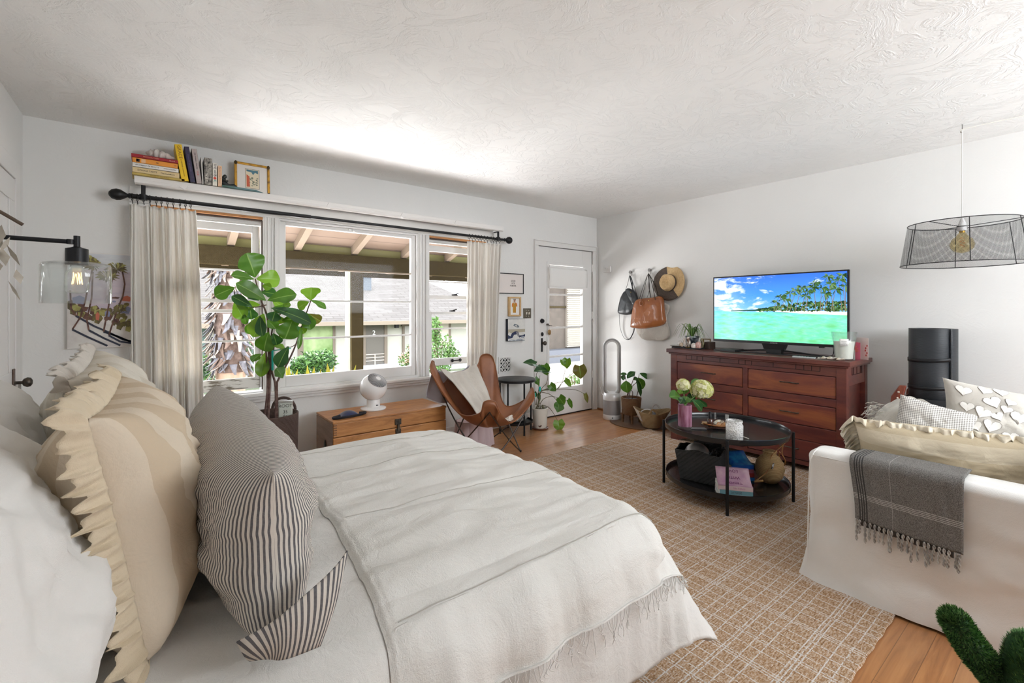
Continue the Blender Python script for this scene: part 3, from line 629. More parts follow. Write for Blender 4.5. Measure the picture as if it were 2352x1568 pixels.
# gold framed print
M_gold = mat('antique_gold', (.62, .33, .05), .35, metal=.55, c2=(.20, .11, .03), ns=25, lo=.5, hi=.68, b=(60, .4))
def picframe(name, label, x0, x1, z0, z1, y, th, fw, mf, tilt=0, mat_in=None, cat='picture'):
    t = thing(name, label, cat, ((x0+x1)/2, y, z0)); M = Matrix.Translation((0, y, z0)) @ Matrix.Rotation(-tilt, 4, 'X') @ Matrix.Translation((0, -y, -z0))
    b = B(M); b.bx(x0, x0+fw, y-th, y, z0, z1); b.bx(x1-fw, x1, y-th, y, z0, z1); b.bx(x0+fw, x1-fw, y-th, y, z0, z0+fw); b.bx(x0+fw, x1-fw, y-th, y, z1-fw, z1)
    b.build('frame', mf, t, bev=min(.004, fw*.25)); b = B(M); b.bx(x0+fw*.8, x1-fw*.8, y-th*.5, y-th*.2, z0+fw*.8, z1-fw*.8); b.build('mount', mat_in or mat('mount_board', (.80, .76, .71), .8), t)
    return t, M
t, M = picframe('framed_print', 'ornate gold framed small print leaning on the shelf', .478, .712, SZ, SZ+.237, 3.93, .018, .017, M_gold, .10)
b = B(M); yy = 3.93-.0095; q = SZ+.045
b.m = 0; b.bx(.548, .642, yy-.0005, yy, q, q+.150); b.m = 1; b.bx(.551, .639, yy-.001, yy-.0004, q+.003, q+.147)
b.m = 2; b.poly([(.556, yy-.0015, q+.01), (.578, yy-.0015, q+.012), (.576, yy-.0015, q+.09), (.556, yy-.0015, q+.105)])
b.m = 3; b.poly([(.556, yy-.0016, q+.142), (.633, yy-.0016, q+.142), (.633, yy-.0016, q+.118), (.612, yy-.0016, q+.125), (.600, yy-.0016, q+.105), (.588, yy-.0016, q+.125), (.556, yy-.0016, q+.128)])
b.m = 4
rnd = random.Random(2)
for k in range(26): x, z = rnd.uniform(.575, .628), q+rnd.uniform(.012, .085); s_ = rnd.uniform(.004, .008); b.poly([(x+s_*cos(a), yy-.0017-k*1e-5, z+s_*.7*sin(a)) for a in (0, 1.2, 2.5, 3.6, 5)])
b.build('print', [mat('print_line', (.25, .22, .18), .7), mat('print_cream', (.80, .70, .52), .7), mat('print_red', (.62, .14, .07), .7), mat('print_blue', (.10, .22, .28), .7), mat('print_green', (.33, .36, .24), .7, c2=(.12, .14, .10), ns=90)], t)
b = B(M)
for x in (.487, .703):
    for z in (SZ+.012, SZ+.225): b.sph((x, 3.911, z), .0105, 10, (1, .3, 1.5))
b.build('corner_ornament', mat('dark_bronze_ornament', (.07, .045, .015), .45, metal=.4), t)
# ------------------------------------------------------------------ curtain rod and curtains
RY, RZ = 3.90, 2.008
t = thing('curtain_rod', 'long black curtain rod with round finials above the windows', 'curtain rod', (1.4, RY, RZ))
b = B(); b.tube([(-.11, RY, RZ), (1.0, RY, RZ)], .0155, 14); b.tube([(.9, RY, RZ), (2.95, RY, RZ)], .0125, 14); b.build('pole', M_black, t)
for x, s_ in ((-.125, -1), (2.955, 1)):
    b = B(frameM((x, RY, RZ), (0, 1, 0), (0, 0, 1))); k = s_; b.lathe([(.012, -.02*k), (.019, -.012*k), (.012, 0), (.02, .012*k), (.034, .03*k), (.038, .05*k), (.032, .07*k), (.018, .082*k), (0, .086*k)] if s_ > 0 else [(.012, .02), (.019, .012), (.012, 0), (.022, -.015), (.034, -.035), (.037, -.055), (.03, -.078), (.014, -.092), (0, -.095)], (0, 0, 0), 20); b.build('finial', M_black, t)
for x in (-.045, 2.86):
    b = B(); b.bx(x-.012, x+.012, RY-.002, RY+.004, RZ, SZ-.04); b.bx(x-.012, x+.012, RY, 3.97, SZ-.047, SZ-.04); b.lathe([(.022, -.018), (.022, .018)], (x, RY, RZ), 14); b.build('bracket', M_black, t)
M_cur = fabric('curtain_linen', (.88, .86, .82), (.84, .81, .77), fold=5, fst=.15)
_nt = M_cur.node_tree; _p = _nt.nodes['Principled BSDF']; _o = [n for n in _nt.nodes if n.type == 'OUTPUT_MATERIAL'][0]
_t = nd(_nt, 'ShaderNodeBsdfTranslucent'); _t.inputs[0].default_value = (.85, .81, .75, 1); _m = nd(_nt, 'ShaderNodeMixShader'); _m.inputs[0].default_value = .22
lk(_nt, _p.outputs[0], _m.inputs[1]); lk(_nt, _t.outputs[0], _m.inputs[2]); lk(_nt, _m.outputs[0], _o.inputs[0])
M_ring = mat('black_ring', (.02, .018, .016), .4, metal=.6)
def curtain(label, xt0, xt1, xb0, xb1, zb, folds, seed, lean=0):
    t = thing('curtain', label, 'curtain', ((xt0+xt1)/2, RY, 0)); b = B(); zt = RZ-.045
    ph = [nz(seed, k*.7)*2.2 for k in range(60)]
    def f(i, j):
        a = i*folds*2*pi+2.0*nz(i*5, seed)+ .9*nz(i*9, j*2.0, seed)*j
        amp = (.016+.020*min(1, j*3))*(.6+.8*abs(nz(i*7, seed+4)+.4)); top = .5*abs(sin(a/2)) if j < .02 else 0
        x = (xt0*(1-i)+xt1*i)*(1-j**.8)+(xb0*(1-i)+xb1*i)*j**.8
        return Vector((x+.35*amp*cos(a*.5+1), RY+.005+amp*sin(a)*.75+amp*.42*sin(a*2.63+seed)+.014*nz(i*20, j*3, seed)+.006*nz(i*46, j*4, seed)+lean*j, zt-(zt-zb)*j-.012*abs(sin(a*.5))*(1-j)))
    b.grid(f, 200, 60); b.build('panel', M_cur, t, solid=.002)
    for k in range(11):
        x = xt0+(xt1-xt0)*(k+.3+.3*nz(k, seed))/11
        b = B(); b.tube([(x+.004*sin(a*2), RY+.021*sin(a), RZ-.006+.023*cos(a)) for a in [2*pi*q/18 for q in range(18)]], .0022, 6, closed=True); b.tube([(x, RY, RZ-.028), (x+.002, RY, RZ-.05)], .0025, 5); b.build('ring', M_ring, t)
curtain('white linen curtain gathered at the left of the windows', -.115, .235, -.10, .285, .06, 8, 1.3)
curtain('white linen curtain gathered at the right of the windows', 2.485, 2.905, 2.50, 2.80, .06, 9, 5.7)

# ------------------------------------------------------------------ palm painting (left)
t = thing('palm_painting', 'unframed canvas painting of windswept palms beside left curtain', 'painting', (-.27, YF, 1.02))
px0, px1, pz0, pz1 = -.419, -.100, 1.02, 1.632; py = YF-.03
B().bx(px0, px1, py, YF-.001, pz0, pz1).build('canvas', mat('canvas_edge', (.72, .69, .66), .9), t, bev=.002)
def pp(x, y, k=0): # painting coords 0..1 from crop
    return (px0+(px1-px0)*x, py-.0006-k*.00025, pz0+(pz1-pz0)*y)
pm = [mat('paint_sky', (.66, .68, .68), .7, c2=(.55, .56, .60), ns=9, sc=(1, 1, 3)), mat('paint_lilac', (.52, .45, .53), .7, c2=(.62, .54, .58), ns=14, sc=(1, 1, 3)), mat('paint_sand', (.72, .70, .66), .7, c2=(.60, .56, .54), ns=14),
      mat('paint_darkgreen', (.10, .08, .05), .7, c2=(.22, .18, .06), ns=40), mat('paint_trunk', (.06, .03, .03), .7, c2=(.2, .10, .07), ns=30), mat('paint_red', (.55, .16, .10), .7), mat('paint_blue', (.24, .26, .38), .7), mat('paint_olive', (.30, .27, .08), .7, c2=(.40, .38, .14), ns=40), mat('paint_shadow', (.04, .045, .07), .7)]
b = B(); b.m = 0; b.poly([pp(.01, .72), pp(.99, .72), pp(.99, .99), pp(.01, .99)]); b.m = 1; b.poly([pp(.01, .40, 1), pp(.99, .34, 1), pp(.99, .80, 1), pp(.6, .86, 1), pp(.01, .78, 1)])
b.m = 2; b.poly([pp(.01, .01, 2), pp(.99, .01, 2), pp(.99, .20, 2), pp(.6, .25, 2), pp(.3, .33, 2), pp(.01, .41, 2)])
rnd = random.Random(11)
for k in range(90):
    x = rnd.uniform(.02, .97); y0 = .40-.22*x+rnd.uniform(-.02, .13); s_ = rnd.uniform(.02, .05); b.m = rnd.choice((3, 3, 3, 7, 4)); b.poly([pp(max(.01, min(.99, x+s_*cos(a)*1.3)), y0+s_*.8*sin(a), 3+k*.05) for a in (0.3, 1.2, 2.5, 3.6, 5)])
for x, y, w_, h, m_ in ((.90, .52, .09, .035, 5), (.72, .53, .08, .012, 4), (.70, .49, .04, .012, 6), (.90, .46, .05, .02, 3), (.45, .33, .035, .05, 5), (.88, .40, .10, .05, 6), (.18, .5, .12, .05, 6), (.3, .46, .06, .04, 2), (.6, .36, .05, .04, 6), (.55, .44, .05, .03, 1)):
    b.m = m_; b.poly([pp(min(.99, max(.01, x+w_*cos(a))), y+h*sin(a), 9) for a in (.4, 1.5, 2.6, 3.8, 5.3)])
def stroke(pts, wd, m_, k):
    b.m = m_
    for (x0, y0), (x1, y1) in zip(pts, pts[1:]):
        d_ = Vector((x1-x0, (y1-y0)*1.92)); n_ = Vector((-d_.y, d_.x)).normalized()*wd
        b.poly([pp(min(.99, x0-n_.x), y0-n_.y/1.92, k), pp(min(.99, x1-n_.x), y1-n_.y/1.92, k), pp(min(.99, x1+n_.x), y1+n_.y/1.92, k), pp(min(.99, x0+n_.x), y0+n_.y/1.92, k)])
for pts in ([(.08, .20), (.2, .33), (.27, .5), (.3, .62), (.38, .85)], [(.32, .19), (.29, .3), (.36, .52), (.38, .8)], [(.54, .17), (.62, .45), (.64, .6), (.68, .75)], [(.62, .13), (.74, .38), (.84, .55), (.87, .68), (.83, .82)], [(.13, .34), (.06, .42), (.05, .6)]): stroke(pts, .013, 4, 12)
for pts in ([(.08, .20), (.3, .12), (.6, .02)], [(.32, .19), (.55, .10), (.8, .02)], [(.54, .17), (.75, .12), (.98, .05)], [(.62, .13), (.8, .06), (.98, .04)], [(.13, .34), (.4, .23), (.6, .17), (.85, .08), (.98, .06)]): stroke(pts, .018, 8, 11)
for cx_, cy_, s_ in ((.75, .85, .19), (.60, .76, .17), (.40, .88, .16), (.33, .91, .14), (.80, .42, .13), (.15, .92, .10)):
    for k in range(16):
        a = 2*pi*k/16+.2; L = s_*(.7+.5*rnd.random()); b.m = 7 if sin(a) > .35 and k % 2 else 3
        tip = (cx_+L*cos(a), cy_+L*.42*sin(a)-.008); n_ = .022
        b.poly([pp(cx_, cy_-n_, 13+k*.1), pp(min(.99, cx_+L*.6*cos(a)+n_), cy_+L*.3*sin(a)-n_*.5, 13+k*.1), pp(min(.99, tip[0]), min(.985, tip[1]), 13+k*.1), pp(min(.99, cx_+L*.5*cos(a)-n_), cy_+L*.26*sin(a)+n_, 13+k*.1)])
b.build('painted_surface', pm, t)

# ------------------------------------------------------------------ wall lamp (swing arm, clear glass)
t = thing('wall_lamp', 'black swing arm wall lamp with clear glass cylinder shade', 'lamp', (XL, 2.44, 1.5))
lx, ly = -.230, 2.455
b = B(); b.lathe([(.055, 0), (.055, .018), (.05, .022)], (0, 0, 0), 24); b2 = B(frameM((XL+.001, 2.44, 1.53), (0, 1, 0), (0, 0, 1))); b2.lathe([(.055, 0), (.055, .018), (.05, .022), (0, .022)], (0, 0, 0), 24); b2.build('wall_plate', M_black, t)
b = B(); b.tube([(XL+.02, 2.44, 1.528), (lx-.03, ly, 1.528)], .0085, 12); b.build('arm', M_black, t)
b = B(); b.cyl((lx, ly, 1.50), .010, .052, 14); b.cyl((lx-.018, ly, 1.519), .012, .018, 12); b.lathe([(.034, 0), (.034, .062), (.02, .066), (.01, .07)], (lx, ly, 1.440), 24); b.build('socket', M_black, t)
M_lg = glassy('lamp_glass', (.97, .985, .985), 1.0, 1.5, 0, .03)
b = B(); b.lathe([(.034, 1.443), (.085, 1.443), (.096, 1.440), (.1, 1.432), (.1, 1.29)], (lx, ly, 0), 48, cap=False); b.build('glass_shade', M_lg, t, solid=.004)
b = B(); b.lathe([(.018, 1.44), (.02, 1.425), (.034, 1.405), (.036, 1.35), (.03, 1.335), (.012, 1.33), (0, 1.329)], (lx, ly, 0), 24, cap=False); bulb = b.build('bulb', M_lg, t, solid=.001)
b = B()
for k in range(5): a = k*1.256; b.tube([(lx+.012*cos(a), ly+.012*sin(a), 1.41), (lx+.016*cos(a+.3), ly+.016*sin(a+.3), 1.365), (lx+.008*cos(a+.6), ly+.008*sin(a+.6), 1.405)], .0012, 5)
b.build('filament', emis('filament_glow', (1, .55, .16), .9), bulb)
# dried garland at the left edge
t = thing('dried_branch', 'dried leaf branch drooping from wall at far left edge', 'branch', (XL, 1.42, 1.52))
b = B(); b.tube(spline([(XL+.002, 1.40, 1.56), (-.45, 1.42, 1.565), (-.30, 1.44, 1.50), (-.222, 1.45, 1.45)], 6), .0038, 7); b.build('twig', mat('dark_twig', (.10, .07, .05), .8), t)
b = B(); rnd = random.Random(3)
for k in range(70):
    f_ = rnd.random(); x = -.47+.25*f_+rnd.uniform(-.015, .01); z = 1.49-.05*f_-rnd.random()**1.3*.13; L = rnd.uniform(.03, .05); a = rnd.uniform(-.5, .5)
    p = Vector((x, 1.43+rnd.uniform(-.03, .03), z)); d_ = Vector((sin(a), .3*sin(a*3), -1)).normalized(); s_ = Vector((cos(a*5), sin(a*5), 0))*.011
    b.add([p, p+d_*L*.5+s_, p+d_*L, p+d_*L*.5-s_], [(0, 1, 2, 3)], False)
b.build('dried_leaves', mat('dried_leaf', (.30, .27, .22), .9, c2=(.48, .44, .38), ns=20), t)

# ------------------------------------------------------------------ small pictures, switch, vent
t, M = picframe('framed_quote', 'thin black framed quote print beside the right curtain', 2.935, 3.285, 1.443, 1.668, YF-.002, .015, .009, M_black, 0, mat('quote_paper', (.74, .68, .65), .8))
for s_, z in (('GOOD', 1.585), ('LUCK', 1.558), ('FOREVER', 1.531)): text(s_, .026, frameM((3.135, YF-.0115, z), (1, 0, 0), (0, 0, 1)), mat('ink_soft', (.16, .14, .14), .6), t, ext=.0003, squash=.8)
t, M = picframe('framed_portrait', 'small light wood framed picture of a robed figure', 3.065, 3.232, 1.195, 1.411, YF-.002, .035, .018, wood('light_frame_wood', (.48, .30, .13), (.58, .38, .18), (.64, .44, .22)), 0, mat('portrait_paper', (.78, .77, .74), .8))
b = B(); yy = YF-.0205
def pl(pts, m_, k=0): b.m = m_; b.poly([(3.148+x*.001, yy-k*.0004, 1.303+z*.001) for x, z in pts])
pl([(-22, -68), (20, -68), (20, 0), (40, 2), (36, 32), (14, 48), (0, 30), (-16, 48), (-36, 30), (-38, 2), (-22, -8)], 0); pl([(-38, 2), (-22, 2), (-16, 46), (-34, 34)], 1, 1); pl([(24, 2), (40, 2), (34, 34), (14, 46)], 1, 1)
pl([(14*cos(a), 62+15*sin(a)) for a in [k*.6 for k in range(10)]], 2, 2); pl([(-16, 72), (-14, 84), (-4, 78), (6, 78), (15, 84), (16, 70), (0, 76)], 3, 3); pl([(-3, 34), (3, 34), (5, 48), (-5, 48)], 2, 2)
b.build('portrait', [mat('robe_ochre', (.50, .25, .03), .7), mat('robe_orange', (.62, .20, .05), .7), mat('face_tone', (.40, .22, .15), .7), mat('hair_dark', (.08, .04, .04), .7)], t)
t = thing('abstract_painting', 'small black edged abstract canvas of dark blue waves', 'painting', (3.16, YF, .92))
B().bx(3.04, 3.283, YF-.04, YF-.001, .925, 1.168).build('canvas', mat('canvas_black', (.02, .025, .04), .7), t, bev=.002)
b = B(); yy = YF-.041
def pl(pts, m_, k=0): b.m = m_; b.poly([(3.042+.239*x, yy-k*.0003, .927+.239*z) for x, z in pts])
pl([(0, 0), (1, 0), (1, 1), (0, 1)], 0); pl([(0, .35), (1, .40), (1, .54), (0, .53)], 1, 1)
pl([(0, .28), (0, .10), (.25, .14), (.35, .28), (.52, .30), (.66, .14), (.85, .2), (1, .18), (1, .30), (.84, .24), (.66, .24), (.58, .42), (.40, .44), (.22, .36), (.14, .22)], 2, 2)
pl([(0, 0), (.2, .08), (.4, .04), (.7, .1), (1, 0)], 3, 2); pl([(.46, .38), (.54, .42), (.66, .2), (.58, .18)], 4, 3); pl([(0, .30), (.12, .22), (.18, .34), (.06, .42)], 0, 3); pl([(.75, .13), (.95, .1), (.9, .2), (.8, .2)], 3, 3)
pl([(.3, .70), (.36, .78), (.56, .74), (.64, .66), (.6, .60), (.44, .64)], 5, 2); pl([(.38, .72), (.5, .72), (.54, .65), (.44, .67)], 0, 3); pl([(.0, .515), (1, .53), (1, .54), (0, .525)], 4, 3)
b.build('painted_surface', [mat('ab_white', (.70, .69, .66), .7, c2=(.62, .62, .6), ns=20), mat('ab_tan', (.42, .38, .29), .7), mat('ab_navy', (.02, .03, .08), .6), mat('ab_pale', (.50, .52, .56), .7, c2=(.2, .24, .3), ns=40), mat('ab_grey', (.28, .27, .28), .7), mat('ab_slate', (.14, .17, .2), .7)], t)
t = thing('light_switch', 'dark bronze double toggle switch plate left of front door', 'switch', (3.345, YF, 1.17))
B().bx(3.285, 3.40, YF-.007, YF, 1.172, 1.285).build('plate', mat('switch_bronze', (.10, .085, .06), .45, metal=.4, c2=(.16, .14, .10), ns=40), t, bev=.003)
b = B()
for x in (3.325, 3.362): b.box((x, YF-.012, 1.229), (.014, .012, .026), (.3, 0, 0)); b.box((x, YF-.008, 1.262), (.008, .004, .008)); b.box((x, YF-.008, 1.196), (.008, .004, .008))
b.build('toggle', mat('ivory_toggle', (.80, .76, .68), .4), t)
t = thing('wall_vent', 'square white scrollwork vent grille low on the wall', 'vent', (3.02, YF, .59))
B().bx(2.955, 3.10, YF-.004, YF-.001, .595, .742).build('backing', mat('vent_dark', (.01, .01, .01), .9), t)
b = B(); b.bx(2.94, 2.956, YF-.012, YF, .58, .757); b.bx(3.098, 3.115, YF-.012, YF, .58, .757); b.bx(2.956, 3.098, YF-.012, YF, .742, .757); b.bx(2.956, 3.098, YF-.012, YF, .58, .596)
for i in range(4):
    for j in range(4):
        cx_, cz_ = 2.973+.036*i, .614+.036*j; b.tube([(cx_+.0165*cos(a), YF-.008, cz_+.0165*sin(a)) for a in [2*pi*k/10 for k in range(10)]], .0035, 5, closed=True)
for k in range(-2, 3): b.tube([(2.955+max(0, k*.048), YF-.007, .595+max(0, -k*.048)), (3.10+min(0, k*.048), YF-.007, .742-max(0, k*.048))], .003, 5); b.tube([(2.955+max(0, k*.048), YF-.007, .742-max(0, -k*.048)), (3.10+min(0, k*.048), YF-.007, .595+max(0, k*.048))], .003, 5)
b.build('grille', M_trim, t)
t = thing('outlet', 'white wall outlet right of the front door with plugged cord', 'outlet', (XR, 3.955, .26))
B().bx(XR-.006, XR, 3.93, 3.995, .24, .36).build('plate', M_white, t, bev=.002)
b = B(); b.tube(spline([(XR-.01, 3.955, .31), (XR-.05, 3.90, .28), (XR-.15, 3.78, .23), (4.30, 3.62, .22)], 8), .003, 6); b.build('cord', M_white, t)

# ------------------------------------------------------------------ trunk, globe fan, eye mask
TX0, TX1, TY0, TY1, TH = 1.03, 1.965, 3.42, 3.85, .455
M_tr1 = wood('trunk_wood', (.22, .085, .03), (.42, .19, .065), (.55, .28, .10), (1.2, 9, 9), .35)
M_tr2 = wood('trunk_end_wood', (.17, .11, .075), (.26, .17, .12), (.31, .2, .14), (9, 1.2, 9), .45)
t = thing('storage_chest', 'antique orange brown wooden trunk under the centre window', 'trunk', ((TX0+TX1)/2, 3.63, 0))
b = B(); b.bx(TX0+.002, TX1-.002, TY0+.002, TY1-.002, 0, .335); b.build('box', M_tr1, t, bev=.004)
b = B(); b.bx(TX0+.004, TX1-.004, TY0+.004, TY1-.004, .34, TH-.018); b.bx(TX0, TX1, TY0, TY1, TH-.018, TH); b.build('lid', M_tr1, t, bev=.004)
b = B(); b.bx(TX0-.001, TX0+.0015, TY0+.01, TY1-.01, .01, TH-.02); b.build('end_panel', M_tr2, t)
b = B()
for k in range(5): b.bx(TX0+.004, TX0+.028, TY0+.001, TY0+.004, .355+.017*k, .361+.017*k)
b.build('dovetails', mat('joint_dark', (.14, .07, .04), .6), t)
cx_ = 1.53
b = B(); b.box((cx_, TY0-.001, .385), (.05, .008, .045)); b.box((cx_, TY0-.001, .305), (.045, .008, .05)); b.box((cx_, TY0-.006, .34), (.018, .008, .06)); b.tube([(cx_-.012, TY0-.008, .31), (cx_-.01, TY0-.012, .275), (cx_+.01, TY0-.012, .275), (cx_+.012, TY0-.008, .31)], .003, 6); b.build('clasp', M_oldmetal, t, bev=.002)
b = B(); b.sph((TX0-.004, 3.60, .24), .028, 12, (.25, 1, 1.9)); b.tube([(TX0-.006, 3.60+.03*cos(a), .235+.035*sin(a)) for a in [pi+pi*k/8 for k in range(9)]], .006, 7); b.build('handle', M_oldmetal, t)
M_fan = mat('fan_white', (.80, .80, .80), .25, coat=.3)
t = thing('globe_fan', 'white ball shaped desk fan on top of wooden trunk', 'fan', (1.43, 3.68, TH))
F0 = Vector((1.43, 3.68, TH)); 
b = B(); b.lathe([(.098, 0), (.102, .006), (.1, .012), (.06, .02), (.055, .022)], F0, 40); b.build('base', M_fan, t)
b = B(); b.lathe([(.054, .02), (.052, .075), (.05, .08)], F0, 32); b.build('neck', M_fan, t)
tl = Matrix.Translation(F0+Vector((0, 0, .178))) @ Matrix.Rotation(R(38), 4, Vector((1, .35, 0)).normalized())
b = B(tl); pr_ = []
for k in range(22): a = pi*k/21*.74; pr_.append((.108*sin(a)+.0005, -.108*cos(a)))
b.lathe(pr_, (0, 0, 0), 40, cap=False); b.build('globe', M_fan, t, weld=True)
b = B(tl); zt_ = pr_[-1][1]; rt_ = pr_[-1][0]; b.lathe([(0, zt_-.02), (rt_, zt_-.02), (rt_, zt_)], (0, 0, 0), 32); b.build('fan_cavity', mat('fan_dark', (.05, .05, .06), .6), t)
b = B(tl); b.lathe([(rt_+.001, zt_-.004), (rt_+.001, zt_+.004)], (0, 0, 0), 40, cap=False)
for k in range(32):
    a0 = 2*pi*k/32; b.tube([((rt_*(1-q/7)+.017*(q/7))*cos(a0+1.3*q/7), (rt_*(1-q/7)+.017*(q/7))*sin(a0+1.3*q/7), zt_+.022*sin(q/7*1.5)) for q in range(8)], .0016, 5)
b.build('spiral_grille', mat('fan_grey', (.55, .55, .56), .4), t)
b = B(tl); b.lathe([(.02, zt_+.018), (.02, zt_+.026), (0, zt_+.028)], (0, 0, 0), 20); b.build('hub_cap', M_fan, t)
b = B(tl)
for k in range(46): a = -2.9+k*.075; r_ = .1085; z_ = -.055; q = sin(math.acos(z_/r_)); L = .006+(.012 if 24 < k < 34 else .0); b.tube([(r_*q*cos(a), r_*q*sin(a), z_), (r_*.93*q*cos(a), r_*.93*q*sin(a), z_-L)], .0016, 4)
b.build('side_vents', mat('fan_dark', (.05, .05, .06), .6), t)
b = B(); b.box(F0+Vector((.01, -.056, .038)), (.016, .004, .008)); b.build('button', M_black, t)
M_navy = mat('navy_satin', (.015, .022, .07), .4, c2=(.02, .03, .10), ns=20, sheen=.4)
t = thing('eye_mask', 'dark navy sleep mask lying on the left of trunk', 'sleep mask', (1.17, 3.55, TH))
b = B(); b.grid(lambda i, j: (1.19+.075*(i*2-1), 3.56+.05*(j*2-1)+.01*sin(i*6), TH+.003+.038*max(0, (1-(i*2-1)**2))*max(0, 1-(j*2-1)**2)**.6), 20, 12); b.build('padded_front', M_navy, t, solid=.004)
b = B(); b.tube(spline([(1.12, 3.545, TH+.012), (1.07, 3.53, TH+.008), (1.06, 3.49, TH+.008), (1.14, 3.475, TH+.012), (1.24, 3.50, TH+.010), (1.31, 3.53, TH+.012), (1.27, 3.56, TH+.010)], 6), .011, 8, flat=.6); b.build('strap', mat('black_elastic', (.015, .015, .02), .8), t)
# ------------------------------------------------------------------ leather butterfly chair
M_lea = mat('saddle_leather', (.30, .115, .045), .42, c2=(.20, .07, .03), ns=5, b=(120, .15, .002), spec=.5)
M_rod = mat('steel_rod', (.07, .06, .055), .35, metal=.8)
BL, BR, FR, FL = Vector((1.85, 3.45, .85)), Vector((2.385, 3.44, .875)), Vector((2.60, 3.05, .60)), Vector((2.03, 2.88, .585))
CEN = Vector((2.24, 3.16, .30))
def lobe(tip, prev, nxt, wd=.055):
    d_ = (nxt-prev); d_.z = 0; d_.normalize(); out = (tip-CEN); out.z = 0; out.normalize()
    a = tip-Vector((0, 0, .11)); return [a-d_*wd*1.5-out*.02, tip-d_*wd*.75-Vector((0, 0, .02)), tip+d_*wd*.75-Vector((0, 0, .02)), a+d_*wd*1.5-out*.02]
backm, rightm, frontm, leftm = Vector((2.12, 3.38, .60)), Vector((2.45, 3.25, .43)), Vector((2.33, 2.98, .345)), Vector((1.93, 3.18, .45))
ctl = lobe(BL, leftm, backm)+[backm]+lobe(BR, backm, rightm)+[rightm]+lobe(FR, rightm, frontm)+[frontm]+lobe(FL, frontm, leftm)+[leftm]
EDGE = spline(ctl, 8, True); NE = len(EDGE)
def sling(th, rho):
    q = th*NE; i = int(q) % NE; e = EDGE[i].lerp(EDGE[(i+1) % NE], q-int(q))
    return Vector((CEN.x+(e.x-CEN.x)*rho**.85, CEN.y+(e.y-CEN.y)*rho**.85, CEN.z+(e.z-CEN.z)*rho**2.0))
CH = thing('butterfly_chair', 'brown leather butterfly chair with thin metal frame by right window', 'chair', (2.25, 3.2, 0))
b = B(); b.grid(lambda i, j: sling(i, j), 160, 26, cu=True); sl_ = b.build('sling', M_lea, CH, solid=.005)
b = B(); b.tube([sling(k/160, 1.0) for k in range(160)], .0045, 6, closed=True); b.build('piping', M_lea, sl_)
for k in range(4):
    c_ = (5*k+1.5)/20; tp_ = (BL, BR, FR, FL)[k]; o_ = tp_-CEN; o_.z = 0; o_.normalize()
    b = B(); b.grid(lambda i, j: sling((c_+(i-.5)*2.9/20) % 1, 1-.26*j)+(o_*.024+Vector((0, 0, -.012)))*(1 if j > .01 else .15)*sin(pi*(.08+.84*i)), 20, 8); b.build('tip_pocket', M_lea, sl_, solid=.003)
feetp = dict(FR=Vector((2.585, 3.19, .008)), FL=Vector((2.10, 3.02, .008)), BR=Vector((2.58, 3.66, .008)), BL=Vector((2.03, 3.50, .008)))
tips = dict(BL=BL, BR=BR, FR=FR, FL=FL)
for tp, f1 in (('FL', 'FR'), ('FL', 'BL'), ('FR', 'FL'), ('FR', 'BR'), ('BR', 'FR'), ('BR', 'BL'), ('BL', 'FL'), ('BL', 'BR')):
    a = tips[tp]-Vector((0, 0, .10)); o_ = (a-CEN); o_.z = 0; o_.normalize(); a = a+o_*.006; f_ = feetp[f1]; m_ = a.lerp(f_, .55)+Vector((0, 0, -.015))+o_*.03
    b = B(); b.tube(spline([a, m_, f_], 8), .0058, 8); b.build('leg', M_rod, CH)
b = B()
for k in feetp: b.sph(feetp[k]+Vector((0, 0, .004)), .011, 8)
b.build('feet', M_black, CH)
M_thr = fabric('cream_throw', (.66, .62, .56), (.54, .50, .45), fold=20, fst=.5)
t = thing('throw_blanket', 'cream woven throw draped over butterfly chair backrest', 'blanket', (2.1, 3.4, .35))
def thr(i, j):
    A = Vector((1.90, 3.44, .76)).lerp(Vector((2.25, 3.44, .775)), i); sag = Vector((0, 0, -.05*sin(pi*i)))
    Bt = Vector((2.10, 3.14, .36)).lerp(Vector((2.30, 3.20, .36)), i)
    p = (A+sag).lerp(Bt, j)+Vector((0, -.03*sin(pi*j)-.02, -.05*sin(pi*j)*0+.012))
    wv = .013*sin(i*15+j*2)+.008*nz(i*6, j*5, 2); n_ = Vector((.1, -.85, .5)); return p+n_*wv+Vector((0, 0, .03*sin(pi*i)*j))
b = B(); b.grid(thr, 50, 40); b.build('front_drape', M_thr, t, solid=.006)
b = B(); b.grid(lambda i, j: Vector((1.86+.36*i-.05*j, 3.45+.05*sin(j*2)+.015*sin(i*14), .765-.05*sin(pi*i)-.24*j-.05*i*j+.012)), 40, 20); b.build('back_drape', fabric('lilac_grey_throw', (.48, .48, .56), fold=20), t, solid=.006)
t = thing('pouf', 'pale pink pleated cloth pouf on the floor behind butterfly chair', 'pouf', (2.37, 3.52, 0))
b = B(); b.grid(lambda i, j: (2.37+(.17+.03*(1-j))*(1+.09*abs(sin(i*14*pi)))*cos(i*2*pi), 3.62+(.12+.02*(1-j))*(1+.09*abs(sin(i*14*pi)))*sin(i*2*pi), .005+.24*j), 224, 4, cu=True); b.lathe([(0, .245), (.17, .245)], (2.37, 3.62, 0), 30, cap=False, sy=.72); b.build('pleated_skirt', fabric('pink_cloth', (.62, .50, .52), fst=.1), t)
b = B(); b.grid(lambda i, j: Vector((2.40+.10*(i-.5)+.02*nz(j*5, 1), 3.10+.08*(j-.5)+.02*nz(i*6, 3), .335+.035*sin(pi*i)*sin(pi*j)+.012*nz(i*5, j*5))), 14, 12)
tag(b.build('crumpled_cloth', fabric('offwhite_cloth', (.80, .76, .70)), solid=.004), 'crumpled off white cloth lying on butterfly chair seat', 'cloth')
